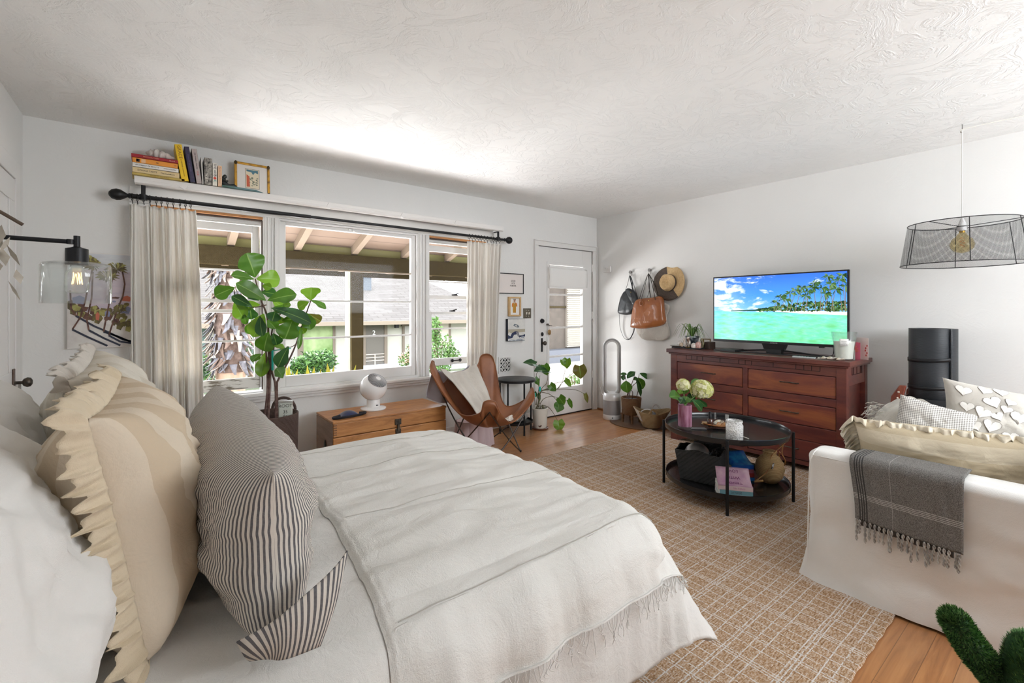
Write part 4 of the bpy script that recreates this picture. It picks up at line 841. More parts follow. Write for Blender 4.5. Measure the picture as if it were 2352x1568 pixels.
# ------------------------------------------------------------------ side table
ST = Vector((2.985, 3.76, 0))
t = thing('side_table', 'small round black metal side table behind butterfly chair', 'side table', ST)
b = B(); b.lathe([(0, .527), (.20, .527), (.205, .53), (.205, .552), (.2, .554), (0, .546)], ST, 40, cap=False); b.build('table_top', M_black, t)
for a in (-.2, -1.75, 2.9, 1.4): b = B(); b.cyl(ST+Vector((.178*cos(a), .178*sin(a), 0)), .009, .53, 10); b.build('leg', M_black, t)
b = B(); b.lathe([(0, .10), (.175, .10), (.178, .104), (.178, .125), (.174, .125), (.172, .108), (0, .108)], ST, 40, cap=False); b.build('lower_tray', M_black, t)
b = B(); b.sph(ST+Vector((-.01, -.03, .16)), .10, 20, (1.1, .8, .5)); b.sph(ST+Vector((.07, .0, .15)), .07, 16, (1, 1, .55)); tag(b.build('folded_knit', fabric('grey_knit', (.40, .39, .37), (.55, .53, .50), fold=60, fst=1)), 'grey knit bundle on lower tray of the side table', 'knitwear')
b = B(); b.sph(ST+Vector((-.06, -.02, .225)), .06, 18, (1.1, 1, .6)); b.grid(lambda i, j: ST+Vector((-.06+.05*cos(pi+pi*i)*(1+j*.5)-.03*j, -.06-.03*j, .215-.005*j)), 12, 4); tag(b.build('cap', fabric('navy_cap_cloth', (.02, .022, .04))), 'dark navy cap lying on the grey knit bundle', 'cap')

# ------------------------------------------------------------------ leaves helper
def leaf(b, base, tip, wd, shape='oval', nrm=None, droop=.12, fold=.18, n=15, vein=None):
    base, tip = Vector(base), Vector(tip); ax = tip-base; L = ax.length; ax.normalize()
    nrm = Vector(nrm) if nrm else Vector((0, 0, 1)); sd_ = ax.cross(nrm)
    if sd_.length < .05: sd_ = ax.cross(Vector((1, 0, 0)))
    sd_.normalize(); up = sd_.cross(ax).normalized()
    def wf(t_):
        if shape == 'fiddle': return 1.08*(sin(pi*min(.999, (t_*.985+.012)**1.55))**.62)*(1-.10*math.exp(-((t_-.36)/.1)**2))
        if shape == 'heart': return (sin(pi*(t_*.86+.14))**.8)*(1.25-.65*t_)
        return sin(pi*min(.999, t_+.001))**.8
    vs = []; QS = (-1, -.52, -.05, .05, .52, 1); mm = b.m
    for i in range(n+1):
        t_ = i/n; c = base+ax*L*t_+up*(-droop*L*(t_-.5)**2*2+droop*L*.5); w_ = max(.001, wd*.5*wf(t_))
        back = -ax*L*.16*max(0, 1-t_*5) if shape == 'heart' else Vector((0, 0, 0))
        for q in QS: vs.append(c+sd_*w_*q+up*(abs(q)*fold*w_+.09*w_*sin(t_*14+q*3)*abs(q)-(.06*w_ if abs(q) < .1 else 0))+back*abs(q))
    o = len(b.v); b.add(vs, [(i*6+q, i*6+q+1, (i+1)*6+q+1, (i+1)*6+q) for i in range(n) for q in range(5)])
    if vein is not None:
        for k in range(n): b.mi[-(n*5)+k*5+2] = vein
def leafmat(name, c, c2, rough=.35):
    m, nt, p = NT(name); MATS[name] = m; v = coords(nt)
    lk(nt, ramp(nt, noi(nt, v, 7, 4), [(.35, c), (.65, c2)]), p.inputs['Base Color']); p.inputs['Roughness'].default_value = rough
    p.inputs['Subsurface Weight'].default_value = 0
    out = [n for n in nt.nodes if n.type == 'OUTPUT_MATERIAL'][0]; tr = nd(nt, 'ShaderNodeBsdfTranslucent'); tr.inputs[0].default_value = (c2[0]*1.6, c2[1]*1.6, c2[2]*.8, 1)
    mx = nd(nt, 'ShaderNodeMixShader'); mx.inputs[0].default_value = .22; lk(nt, p.outputs[0], mx.inputs[1]); lk(nt, tr.outputs[0], mx.inputs[2]); lk(nt, mx.outputs[0], out.inputs[0]); return m
Lg = [leafmat('fig_leaf', (.035, .105, .010), (.065, .17, .018)), leafmat('fig_leaf_light', (.08, .18, .014), (.13, .26, .02)), leafmat('fig_leaf_dark', (.014, .06, .018), (.028, .10, .028)), leafmat('brown_leaf', (.10, .06, .02), (.12, .13, .03)), leafmat('leaf_vein', (.13, .24, .07), (.18, .30, .09))]
def leafset(b, lst, Y, shape, spread=.1, seed=4, ws=1.0):
    rnd = random.Random(seed)
    for l in lst:
        u0, v0, u1, v1, w_ = l[:5]; b.m = l[5] if len(l) > 5 else 0; dy = l[6] if len(l) > 6 else rnd.uniform(-1, 1)*spread
        p, q = at(u0, v0, Y=Y+dy), at(u1, v1, Y=Y+dy+rnd.uniform(-.5, .5)*spread)
        view = (p-Vector((0, 0, 1.264))).normalized(); ax = (q-p).normalized(); side = ax.cross(view); nr = -view+side*rnd.uniform(-.5, .5)+Vector((0, 0, rnd.uniform(.1, .7)))
        s_ = (p-Vector((0, 0, 1.264))).dot(Vector((CS, CC, 0)))/1060
        leaf(b, p, q, w_*s_*ws*1.12, shape, nr, vein=4)
    b.m = 0
# ------------------------------------------------------------------ fiddle leaf fig
t = thing('fiddle_leaf_fig', 'tall fiddle leaf fig in dark woven basket before left window', 'plant', (.615, 3.45, 0))
FIG = [(586, 637, 566, 581, 54, 0, .0), (584, 641, 531, 632, 23, 0), (589, 640, 643, 641, 35, 1), (611, 690, 542, 650, 32, 0, -.12), (540, 660, 493, 679, 29, 0), (538, 693, 560, 733, 27, 1), (580, 705, 532, 680, 20, 2, -.1), (614, 690, 681, 676, 34, 0, -.1),
       (602, 655, 624, 661, 16, 1), (625, 688, 659, 712, 30, 1), (622, 707, 715, 742, 32, 2, -.14), (575, 705, 577, 733, 25, 2), (606, 720, 583, 774, 34, 1), (632, 715, 625, 738, 27, 2), (672, 735, 655, 778, 42, 0, -.1), (617, 762, 606, 806, 37, 0, -.12),
       (628, 765, 636, 792, 26, 2), (610, 808, 598, 865, 25, 1), (600, 812, 578, 830, 17, 0), (663, 795, 638, 843, 28, 2, -.1), (650, 868, 634, 845, 28, 0), (714, 690, 715, 660, 36, 1), (713, 689, 749, 709, 16, 0), (710, 693, 684, 707, 20, 1), (704, 718, 713, 757, 26, 0),
       (708, 720, 737, 738, 20, 3), (693, 752, 685, 802, 9, 0), (614, 735, 634, 755, 24, 0), (597, 725, 603, 772, 22, 2), (560, 720, 566, 745, 14, 0), (640, 725, 650, 742, 20, 1), (595, 690, 575, 668, 22, 2), (690, 752, 700, 765, 18, 1), (628, 795, 655, 800, 16, 1), (650, 700, 640, 720, 26, 0), (648, 735, 690, 730, 30, 0), (598, 700, 560, 705, 22, 1, .05), (590, 740, 565, 765, 20, 0, .05), (640, 780, 662, 765, 22, 0, .06), (600, 670, 635, 675, 20, 2, .08), (660, 745, 690, 770, 22, 2, .05), (612, 835, 592, 850, 16, 1), (570, 690, 548, 715, 20, 0, .06), (645, 705, 668, 700, 22, 1, .1)]
b = B(); leafset(b, FIG, 3.42, 'fiddle', .10); b.build('foliage', Lg, t)
M_bark = mat('fig_bark', (.10, .05, .045), .8, c2=(.17, .11, .09), ns=50, b=(90, .5, .003))
b = B()
def stem(b, pts, Y, r0, r1, dy=0): 
    P = spline([at(u, v, Y=Y+dy*k/len(pts)) for k, (u, v) in enumerate(pts)], 6); b.tube(P, [r0+(r1-r0)*k/(len(P)-1) for k in range(len(P))], 7)
for pts, r0, r1 in (([(614, 985), (619, 880), (617, 800), (614, 730), (600, 690), (586, 640)], .010, .004), ([(604, 980), (614, 900), (612, 820), (606, 770), (597, 725)], .008, .004), ([(632, 985), (633, 890), (624, 850), (622, 790), (630, 740), (655, 710)], .008, .004),
                    ([(638, 985), (636, 890), (640, 870), (662, 830), (680, 790), (693, 750), (704, 718), (714, 690)], .008, .0035), ([(619, 880), (628, 800), (650, 760), (672, 735)], .006, .003), ([(612, 700), (580, 705), (545, 690), (538, 665)], .004, .0025), ([(680, 790), (668, 797), (658, 795)], .003, .002), ([(640, 762), (655, 740), (668, 735)], .004, .003)): stem(b, pts, 3.45, r0, r1)
b.build('stems', M_bark, t)
b = B(); b.tube([at(626, 805, Y=3.42), at(626, 850, Y=3.42)], .007, 6); b.tube([at(626, 805, Y=3.42), at(668, 800, Y=3.42)], .004, 6); b.build('plant_tie', mat('teal_tape', (.02, .50, .45), .4), t)
def basketm(name, c, c2, rows=60, st_=.9, cs=70):
    m, nt, p = NT(name); MATS[name] = m; v = coords(nt); w1_ = wav(nt, v, rows/6.28, 'Z', 1.2); w2_ = wav(nt, v, cs/6.28*1.3, 'DIAGONAL', 1.5)
    f = mth(nt, 'MULTIPLY', w1_, mth(nt, 'ADD', .45, mth(nt, 'MULTIPLY', w2_, .55)))
    lk(nt, ramp(nt, mth(nt, 'ADD', f, mth(nt, 'MULTIPLY', noi(nt, v, 30), .3)), [(.05, tuple(x*.4 for x in c)), (.30, c), (.75, c2)]), p.inputs['Base Color']); p.inputs['Roughness'].default_value = .85
    bump(nt, p, f, st_, .008); return m
M_bk = basketm('dark_wicker', (.10, .06, .05), (.19, .12, .10), 420)
FB = (.635, 3.50, 0)
t2 = thing('woven_basket', 'dark brown woven basket holding the fiddle leaf fig', 'basket', FB)
b = B(); b.lathe([(.155, 0), (.165, .02), (.172, .30), (.178, .555), (.172, .56), (.166, .55), (.155, .05), (0, .04)], FB, 48); b.build('body', M_bk, t2)
b = B(); b.lathe([(0, .47), (.166, .47)], FB, 30, cap=False); b.build('soil', mat('soil', (.05, .035, .025), 1, b=(60, .8)), t2)
for a in (-2.55, .85):
    c_ = Vector((FB[0]+.172*cos(a), FB[1]+.172*sin(a), .55)); tg = Vector((-sin(a), cos(a), 0)); b = B(); b.tube([c_+tg*.085*cos(pi*k/14)+Vector((0, 0, .085*sin(pi*k/14))) for k in range(15)], .010, 8); b.build('handle', M_bk, t2)
b = B(frameM((.72, 3.44, .52), Vector((1, -.3, 0)), Vector((.12, .05, 1)))); b.add([], []); b.box((0, .045, 0), (.085, .16, .035)); o_ = b.build('seed_tin', mat('tin_label', (.55, .58, .52), .35), bev=.006)
tag(o_, 'upright silver labelled tin standing inside the dark fig basket', 'tin')
b = B(frameM((.72, 3.44, .52), Vector((1, -.3, 0)), Vector((.12, .05, 1)))); b.box((0, .118, 0), (.088, .016, .038)); b.build('cap', mat('chrome', (.6, .62, .62), .2, metal=.9), o_, bev=.002)
for s_, yy in (('ROOT', .09), ('35', .05), ('fit', .02)): text(s_, .03, frameM((.72, 3.44, .52), Vector((1, -.3, 0)), Vector((.12, .05, 1))) @ Matrix.Translation((0, yy, .0185)), M_black, o_, ext=.0003)
# ------------------------------------------------------------------ philodendron by the door
PB = Vector((3.265, 3.70, 0))
t = thing('philodendron', 'trailing heart leaved philodendron in white pot by front door', 'plant', PB)
PH = [(1231, 836, 1201, 833, 19, 2), (1256, 850, 1226, 853, 27, 2, -.05), (1250, 838, 1257, 862, 20, 0), (1229, 868, 1238, 885, 13, 0), (1263, 883, 1277, 898, 17, 0), (1303, 824, 1302, 847, 17, 1, -.1), (1291, 826, 1297, 842, 14, 1, -.08), (1331, 840, 1334, 870, 29, 3, -.1), (1298, 872, 1312, 888, 13, 1), (1284, 912, 1296, 930, 21, 0, -.1), (1284, 928, 1280, 947, 23, 0, -.12), (1305, 918, 1314, 938, 11, 0), (1344, 904, 1350, 925, 9, 3), (1282, 966, 1285, 991, 25, 1, -.12), (1235, 905, 1240, 921, 10, 2), (1228, 900, 1232, 912, 8, 2)]
b = B(); leafset(b, PH, 3.68, 'heart', .05, 8); b.build('foliage', Lg, t)
b = B()
for pts in ([(1235, 930), (1240, 900), (1236, 880), (1232, 860), (1240, 845), (1231, 836)], [(1238, 928), (1243, 895), (1255, 880), (1258, 862), (1250, 850)], [(1236, 930), (1243, 900), (1262, 890), (1270, 885)], [(1240, 897), (1262, 893), (1280, 893), (1290, 880), (1297, 855), (1298, 840)], [(1280, 893), (1290, 880), (1302, 868), (1322, 852), (1331, 846)], [(1240, 897), (1290, 893), (1325, 896), (1344, 906)], [(1243, 900), (1262, 905), (1275, 915), (1284, 930)],
            [(1240, 928), (1250, 915), (1268, 910), (1286, 915), (1302, 920)], [(1245, 930), (1260, 935), (1272, 950), (1282, 968)], [(1232, 930), (1234, 910), (1238, 890), (1240, 862)], [(1262, 890), (1275, 880), (1298, 876)], [(1230, 930), (1228, 912), (1230, 898)]): stem(b, pts, 3.68, .004, .002)
for k in range(9): a = k*.7; b.tube([PB+Vector((.05*cos(a), .05*sin(a), .19)), PB+Vector((.03*cos(a), .03*sin(a), .25)), PB+Vector((.06*cos(a+1), .05*sin(a+1), .20))], .004, 5)
b.build('stems', mat('vine_stem', (.10, .12, .06), .7, c2=(.14, .09, .05), ns=30), t)
b = B(); b.box(at(1240, 893, Y=3.67), (.02, .01, .05)); b.box(at(1228, 907, Y=3.67), (.02, .01, .04)); b.build('plant_tie', MATS['teal_tape'], t)
t2 = thing('plant_pot', 'tall ribbed cream plant pot with small leaf emblem', 'pot', PB)
M_pot = mat('cream_ceramic', (.68, .66, .60), .45)
b = B(); pr_ = [(.068, .015)]
for k in range(24): z = .02+k*.0083; pr_ += [(.071+.001*k*.55, z), (.0725+.001*k*.55, z+.004)]
b.lathe(pr_+[(.088, .222), (.082, .224), (.078, .20), (0, .195)], PB, 40); b.build('body', M_pot, t2)
b = B(); b.lathe([(.075, 0), (.088, .006), (.09, .018), (.084, .02), (.078, .01)], PB, 40); b.build('saucer', mat('dark_saucer', (.16, .06, .035), .4), t2)
b = B(); b.lathe([(0, .2), (.08, .2)], PB, 30, cap=False); b.build('soil', MATS['soil'], t2)
vd = Vector((-.66, -.75, 0)).normalized(); sd_ = Vector((.75, -.66, 0)).normalized(); c_ = PB+vd*.0755+Vector((0, 0, .045))
b = B(); b.poly([c_+vd*.002+sd_*x*.001+Vector((0, 0, z*.001)) for x, z in ((-22, 12), (-10, 2), (0, 6), (12, 12), (20, 8), (12, -6), (0, -14), (-12, -8))]); b.build('leaf_emblem', mat('emblem_brown', (.10, .05, .035), .5), t2)
# ------------------------------------------------------------------ tower fan / purifier
M_pur = mat('silver_white_plastic', (.70, .70, .70), .3, metal=.15)
PC = Vector((4.22, 3.52, 0))
t = thing('air_purifier', 'tall white bladeless air purifier fan with oval loop', 'air purifier', PC)
b = B(); b.lathe([(.098, 0), (.102, .006), (.102, .055), (.1, .06)], PC, 40); b.build('base', M_pur, t)
def griller():
    m, nt, p = NT('purifier_grille'); v = coords(nt, (1, 1, 1)); a = nd(nt, 'ShaderNodeTexVoronoi'); a.inputs['Scale'].default_value = 620; lk(nt, v, a.inputs[0])
    lk(nt, ramp(nt, a.outputs['Distance'], [(.2, (.10, .10, .11)), (.5, (.42, .42, .43))]), p.inputs['Base Color']); p.inputs['Roughness'].default_value = .4; p.inputs['Metallic'].default_value = .4; return m
b = B(); b.lathe([(.1, .06), (.1, .225)], PC, 48, cap=False); b.build('grille', griller(), t)
b = B(); b.lathe([(.1, .225), (.101, .23), (.1, .28), (.088, .305), (.05, .312), (0, .313)], PC, 48, cap=False); b.build('collar', M_pur, t)
fd = Vector((-.72, -.69, 0)).normalized(); sd_ = Vector((.69, -.72, 0)).normalized()
def loopshell(i, j): # i around oval, j around cross-section
    a = i*2*pi; hw, hh = .078, .27; ca, sa = cos(a), sin(a); zc = .585
    x = hw*ca; z = zc+(hh*(1 if sa > 0 else -1)+hw*sa if abs(sa) > 0 else 0)
    k = a/(2*pi)*4
    n_ = Vector((ca, 0, sa)); return x, z, n_
def oval(hw, hh, zc, n=56):
    pts = []
    for k in range(n//2+1): a = -pi/2+pi*k/(n//2) ; pts.append((hw*cos(a+pi/2), zc+hh+hw*sin(a+pi/2)))
    for k in range(n//2+1): a = pi+pi*k/(n//2); pts.append((hw*cos(a), zc-hh+hw*sin(a)))
    return pts
def ring(b, ro, ri, d0, d1, zc=.60, hh=.235):
    O, I = oval(ro, hh, zc), oval(ri, hh, zc); n = len(O)
    vs = [PC+sd_*x+fd*d+Vector((0, 0, z)) for (pts, d) in ((O, d0), (O, d1), (I, d1), (I, d0)) for x, z in pts]
    b.add(vs, [(r_*n+k, r_*n+(k+1) % n, ((r_+1) % 4)*n+(k+1) % n, ((r_+1) % 4)*n+k) for r_ in range(4) for k in range(n)])
b = B(); ring(b, .1, .062, -.05, .035); b.build('loop', M_pur, t, bev=.006)
b = B(); ring(b, .1005, .080, .0352, .042); b.build('loop_rim', mat('purifier_rim', (.36, .36, .36), .3, metal=.5), t, bev=.002)
b = B(frameM(PC+fd*.102+Vector((0, 0, .032)), sd_, (0, 0, 1))); b.lathe([(.007, 0), (.007, .002), (0, .002)], (0, 0, 0), 14); b.build('button', M_black, t)
# ------------------------------------------------------------------ rubber plant in basket on legs
RB = Vector((4.24, 3.26, 0))
t = thing('rubber_plant', 'small rubber plant in brown basket between purifier and dresser', 'plant', RB)
b = B(); leafset(b, [(1458, 853, 1440, 869, 12, 2), (1469, 857, 1494, 870, 10, 2), (1438, 874, 1441, 902, 22, 0, -.06), (1465, 867, 1477, 893, 17, 0), (1461, 868, 1472, 911, 9, 2), (1434, 860, 1431, 873, 10, 2), (1424, 859, 1440, 859, 6, 2), (1465, 868, 1455, 872, 8, 2)], 3.26, 'oval', .04, 3, 1.1); b.build('foliage', Lg, t)
b = B()
for pts in ([(1440, 915), (1446, 895), (1455, 870), (1459, 853)], [(1444, 915), (1450, 890), (1464, 875), (1468, 858)], [(1440, 915), (1441, 900), (1438, 874), (1434, 862)], [(1452, 915), (1453, 900), (1448, 895)], [(1462, 912), (1466, 895), (1467, 885)]): stem(b, pts, 3.26, .005, .003)
b.build('stems', M_bark, t)
M_bk2 = basketm('brown_rope_basket', (.24, .11, .045), (.36, .19, .085), 520)
t2 = thing('basket_stand', 'round brown rope basket planter on four wooden legs', 'basket', RB)
b = B(); b.lathe([(.09, .10), (.095, .11), (.105, .20), (.112, .285), (.108, .288), (.10, .28), (.09, .14), (0, .13)], RB, 40); b.build('body', M_bk2, t2)
b = B(); b.lathe([(0, .262), (.1, .262)], RB, 24, cap=False); b.build('liner', mat('grey_liner', (.25, .26, .28), .5), t2)
for k in range(4): a = -2.4+k*pi/2; b = B(); b.tube([RB+Vector((.092*cos(a), .092*sin(a), .005)), RB+Vector((.09*cos(a), .09*sin(a), .15))], .014, 8); b.build('leg', M_bk2, t2)
b = B(); b.prism([(XR-.012-.50*sin(a), 3.20-.40*cos(a), .004) for a in [pi*k/20 for k in range(21)]], (0, 0, .006)); tag(b.build('floor_board', mat('dark_mat', (.10, .05, .03), .5, c2=(.16, .09, .05), ns=8)), 'flat dark half round wooden board under planter and jute basket', 'board')
# jute basket
JB = Vector((4.22, 2.98, .012))
M_jute = basketm('jute_weave', (.50, .32, .15), (.68, .48, .26), 620)
t = thing('jute_basket', 'floppy natural jute basket on floor left of dresser', 'basket', JB)
def jb(i, j):
    a = i*2*pi; d_ = Vector((cos(a), sin(a), 0)); along = abs(d_.dot(Vector((.69, -.72, 0)))); rr = .09+.05*j+.055*j*along**3+.006*sin(a*5)*j
    return JB+d_*rr+Vector((0, 0, .005+j*(.155+.055*along**4*(1 if d_.x < 0 or d_.y > 0 else .7))))
b = B(); b.grid(jb, 64, 14, cu=True); b.lathe([(0, .004), (.09, .004)], JB, 32, cap=False); b.build('body', M_jute, t, solid=.009)
b = B(); b.grid(lambda i, j: jb(.30+.16*i, .35+.65*j)+Vector((-.004, -.004, .002)), 14, 12); b.build('white_band', fabric('jute_white', (.66, .62, .56), fold=60), t, solid=.003)
for a0 in (.05, .62): b = B(); b.tube([jb(a0+.10*(k/12)-.05, 1)+Vector((0, 0, .055*sin(pi*k/12))) for k in range(13)], .009, 8); b.build('handle', M_jute if a0 > .5 else mat('grey_white_handle', (.62, .60, .58), .8), t)
t = thing('headphones', 'white and black headphones resting in the jute basket', 'headphones', JB+Vector((-.02, .03, .13)))
b = B(); q = JB+Vector((-.02, .04, .135)); b.tube([q+Vector((.05*cos(a), -.05*cos(a), .05*sin(a))) for a in [pi*k/12 for k in range(13)]], .010, 8, flat=.6); b.build('headband', mat('headphone_white', (.80, .80, .80), .4), t)
b = B()
for s_ in (-1, 1): b.sph(q+Vector((.05*s_, -.05*s_, -.005)), .03, 14, (.7, .7, 1))
b.build('ear_cup', mat('headphone_grey', (.20, .21, .24), .5), t)
# ------------------------------------------------------------------ dresser
M_dr = wood('mahogany', (.05, .016, .017), (.12, .030, .024), (.20, .055, .032), (2.2, .9, 4), .33, 2.6, .12, .25)
M_drw = wood('mahogany_drawer', (.07, .02, .026), (.17, .042, .03), (.34, .11, .04), (3, .8, 3.2), .32, 1.9, .12, .2)
M_grv = mat('groove_dark', (.012, .005, .005), .7)
DX, DY0, DY1, DH = 4.0, 1.155, 2.605, .888
t = thing('dresser', 'long dark mahogany dresser with carved frieze under the television', 'dresser', (4.25, 1.9, 0))
b = B(); b.bx(DX-.03, XR-.012, DY0-.03, DY1+.03, DH-.035, DH); b.bx(DX-.015, XR-.012, DY0-.015, DY1+.015, DH-.05, DH-.035); b.build('top', M_dr, t, bev=.004)
b = B(); b.bx(DX+.03, XR-.02, DY0+.035, DY1-.035, .09, DH-.05)
for y in (DY0, DY1-.065):
    b.bx(DX, DX+.065, y, y+.065, 0, DH-.05); b.bx(XR-.08, XR-.02, y, y+.06, 0, DH-.05)
b.bx(DX+.0035, DX+.03, DY0+.062, DY1-.062, .768, DH-.051)
for z0, z1 in ((.537, .598), (.252, .363)): b.bx(DX+.004, DX+.03, DY0+.06, DY1-.06, z0, z1)
b.bx(DX+.0025, DX+.029, 1.868, 1.906, .085, .772)
b.bx(DX+.06, XR-.08, DY0+.004, DY0+.03, .70, DH-.05); b.bx(DX+.06, XR-.08, DY0+.004, DY0+.03, .09, .16)
b.build('carcass', M_dr, t, bev=.003)
b = B(); b.bx(DX+.006, DX+.028, DY0+.06, DY1-.06, .055, .088)
for y, s_ in ((DY0+.062, 1), (DY1-.062, -1)): b.prism([(DX+.006, y, .0), (DX+.006, y+s_*.05, .03), (DX+.006, y+s_*.14, .056), (DX+.006, y, .056)], (.02, 0, 0))
b.build('apron', M_dr, t)
b = B(); zf0, zf1 = .798, .840
ys = [at(1500+x/3.267, 820, X=DX).y for x in (247, 288, 328, 370, 500, 642, 690, 738, 900, 1070, 1130, 1188, 1252)]
for z in (zf0, zf1): b.bx(DX+.001, DX+.005, ys[-1], ys[0], z-.0018, z+.0018)
for y in ys: b.bx(DX+.001, DX+.005, y-.0018, y+.0018, zf0, zf1)
for z in (zf0-.02, zf1-.005): b.bx(4.13, 4.36, DY0+.001, DY0+.005, z-.002, z+.002)
for x in (4.13, 4.16, 4.24, 4.33, 4.36): b.bx(x-.002, x+.002, DY0+.001, DY0+.005, zf0-.02, zf1-.005)
b.build('frieze_grooves', M_grv, t)
for y0, y1 in ((DY0+.068, 1.864), (1.910, DY1-.068)):
    for z0, z1 in ((.602, .764), (.367, .533), (.092, .248)):
        b = B(); b.bx(DX+.007, DX+.029, y0, y1, z0, z1); o_ = b.build('drawer', M_drw, t, bev=.005)
        b = B(); b.bx(DX+.0295, DX+.0298, y0-.004, y1+.004, z0-.004, z1+.004); b.build('drawer_gap', M_grv, o_)
        ym, zm, hl = (y0+y1)/2, (z0+z1)/2+.005, .068
        b = B(); b.tube([(DX+.008, ym-hl, zm), (DX-.010, ym-hl+.008, zm), (DX-.012, ym, zm+.003), (DX-.010, ym+hl-.008, zm), (DX+.008, ym+hl, zm)], .005, 6); b.build('handle', M_oldmetal, o_)
# ------------------------------------------------------------------ television
SCR = .22; TVX = 4.22; ty0, ty1, tz0, tz1 = 1.215, 2.335, .962, 1.590
_a, _b2 = at(1638, 636, X=TVX), at(1950, 619, X=TVX); ty1, ty0 = _a.y, _b2.y; tz1 = (_a.z+_b2.z)/2; tz0 = (at(1639, 784, X=TVX).z+at(1949, 798, X=TVX).z)/2
t = thing('television', 'flat screen television showing tropical beach on the dresser', 'television', (TVX, (ty0+ty1)/2, DH))
M_tvb = mat('tv_black', (.012, .012, .013), .3)
b = B(); b.bx(TVX, TVX+.03, ty0, ty1, tz0, tz1); b.bx(TVX+.03, TVX+.06, ty0+.15, ty1-.15, tz0+.05, tz1-.2); b.build('casing', M_tvb, t, bev=.003)
bz = .012; sy0, sy1, sz0, sz1 = ty0+bz, ty1-bz, tz0+.022, tz1-bz; SW, SH = sy1-sy0, sz1-sz0
def scr(x, y, k=0): return (TVX-.001-.0002*k, sy1-SW*x, sz0+SH*y)  # x left->right, y bottom->top
def sky():
    m, nt, p = NT('screen_sky'); tc = coords(nt); o = sep(nt, tc); z = nd(nt, 'ShaderNodeMapRange'); z.inputs[1].default_value = -.0+sz0+SH*.36-DH; z.inputs[2].default_value = sz1-DH; lk(nt, o[2], z.inputs[0])
    base = ramp(nt, z.outputs[0], [(0, (.22, .52, .92)), (.5, (.06, .27, .85)), (1, (.03, .14, .70))])
    y_ = nd(nt, 'ShaderNodeMapRange'); y_.inputs[1].default_value = (sy0-(ty0+ty1)/2)+SW*.25; y_.inputs[2].default_value = sy1-(ty0+ty1)/2; lk(nt, o[1], y_.inputs[0])
    n = noi(nt, coords(nt, (1, 2.6, 7), (R(12), 0, 0)), 2.1, 7, .6, .3); cl = ramp(nt, mth(nt, 'ADD', n, mth(nt, 'MULTIPLY', mth(nt, 'SUBTRACT', y_.outputs[0], .5), .22)), [(.52, (0, 0, 0)), (.64, (1, 1, 1))])
    c = mix(nt, cl, base, (.80, .88, 1.0)); lk(nt, c, p.inputs['Emission Color']); p.inputs['Emission Strength'].default_value = SCR; p.inputs['Base Color'].default_value = (0, 0, 0, 1); p.inputs['Roughness'].default_value = .12; p.inputs['Specular IOR Level'].default_value = .6; return m
def sea():
    m, nt, p = NT('screen_sea'); tc = coords(nt); o = sep(nt, tc); z = nd(nt, 'ShaderNodeMapRange'); z.inputs[1].default_value = sz0-DH; z.inputs[2].default_value = sz0+SH*.42-DH; lk(nt, o[2], z.inputs[0])
    y_ = nd(nt, 'ShaderNodeMapRange'); y_.inputs[1].default_value = sy0-(ty0+ty1)/2; y_.inputs[2].default_value = sy1-(ty0+ty1)/2; lk(nt, o[1], y_.inputs[0])
    f_ = mth(nt, 'ADD', mth(nt, 'MULTIPLY', z.outputs[0], .5), mth(nt, 'MULTIPLY', y_.outputs[0], .5))
    base = ramp(nt, f_, [(0, (.12, .58, .30)), (.45, (.17, .72, .50)), (.8, (.13, .64, .60)), (1, (.08, .50, .62))])
    n = noi(nt, coords(nt, (1, 5, 22)), 3, 7, .7, .4); c = mix(nt, ramp(nt, n, [(.45, (0, 0, 0)), (.75, (.5, .5, .5))]), base, (.50, .88, .72)); c = mix(nt, ramp(nt, noi(nt, coords(nt, (1, 4, 16)), 2.1, 6), [(.42, (0, 0, 0)), (.7, (.75, .75, .75))]), c, (.12, .45, .12))
    lk(nt, c, p.inputs['Emission Color']); p.inputs['Emission Strength'].default_value = SCR; p.inputs['Base Color'].default_value = (0, 0, 0, 1); p.inputs['Roughness'].default_value = .12; return m
em_tree = [emis('screen_palm_dark', (.012, .04, .012), SCR), emis('screen_palm', (.05, .12, .03), SCR), emis('screen_palm_light', (.14, .24, .09), SCR), emis('screen_trunk', (.20, .15, .10), SCR), emis('screen_sand', (.85, .80, .68), SCR), emis('screen_hill', (.02, .08, .06), SCR)]
b = B(); b.m = 0; b.poly([scr(0, .44), scr(1, .44), scr(1, 1), scr(0, 1)]); b.m = 1; b.poly([scr(0, 0, 1), scr(1, 0, 1), scr(1, .42, 1), scr(.5, .44, 1), scr(0, .46, 1)])
b.m = 6; b.poly([scr(.5, .455, 2), scr(.7, .425, 2), scr(1, .405, 2), scr(1, .45, 2), scr(.8, .462, 2), scr(.5, .465, 2)])
b.m = 7; b.poly([scr(.15, .455, 2), scr(.5, .46, 2), scr(.5, .51, 2), scr(.42, .51, 2), scr(.36, .485, 2), scr(.26, .478, 2), scr(.15, .468, 2)])
rnd = random.Random(21)
def top(x): return .50+max(0, x-.36)*.55+.0
for k in range(520):
    x = .38+.62*rnd.random()**.8; hmax = min(.13+.0, .02+(x-.36)*.30); y = .462+hmax*rnd.random(); s_ = rnd.uniform(.008, .020); b.m = 2+rnd.choice((0, 0, 1, 1, 2)); a0 = rnd.random()*3
    b.poly([scr(min(1, x+s_*.6*cos(a0+q)), y+s_*sin(a0+q)*rnd.uniform(.6, 1.2), 3+k*.002) for q in (0, 1.1, 2.4, 3.6, 5)])
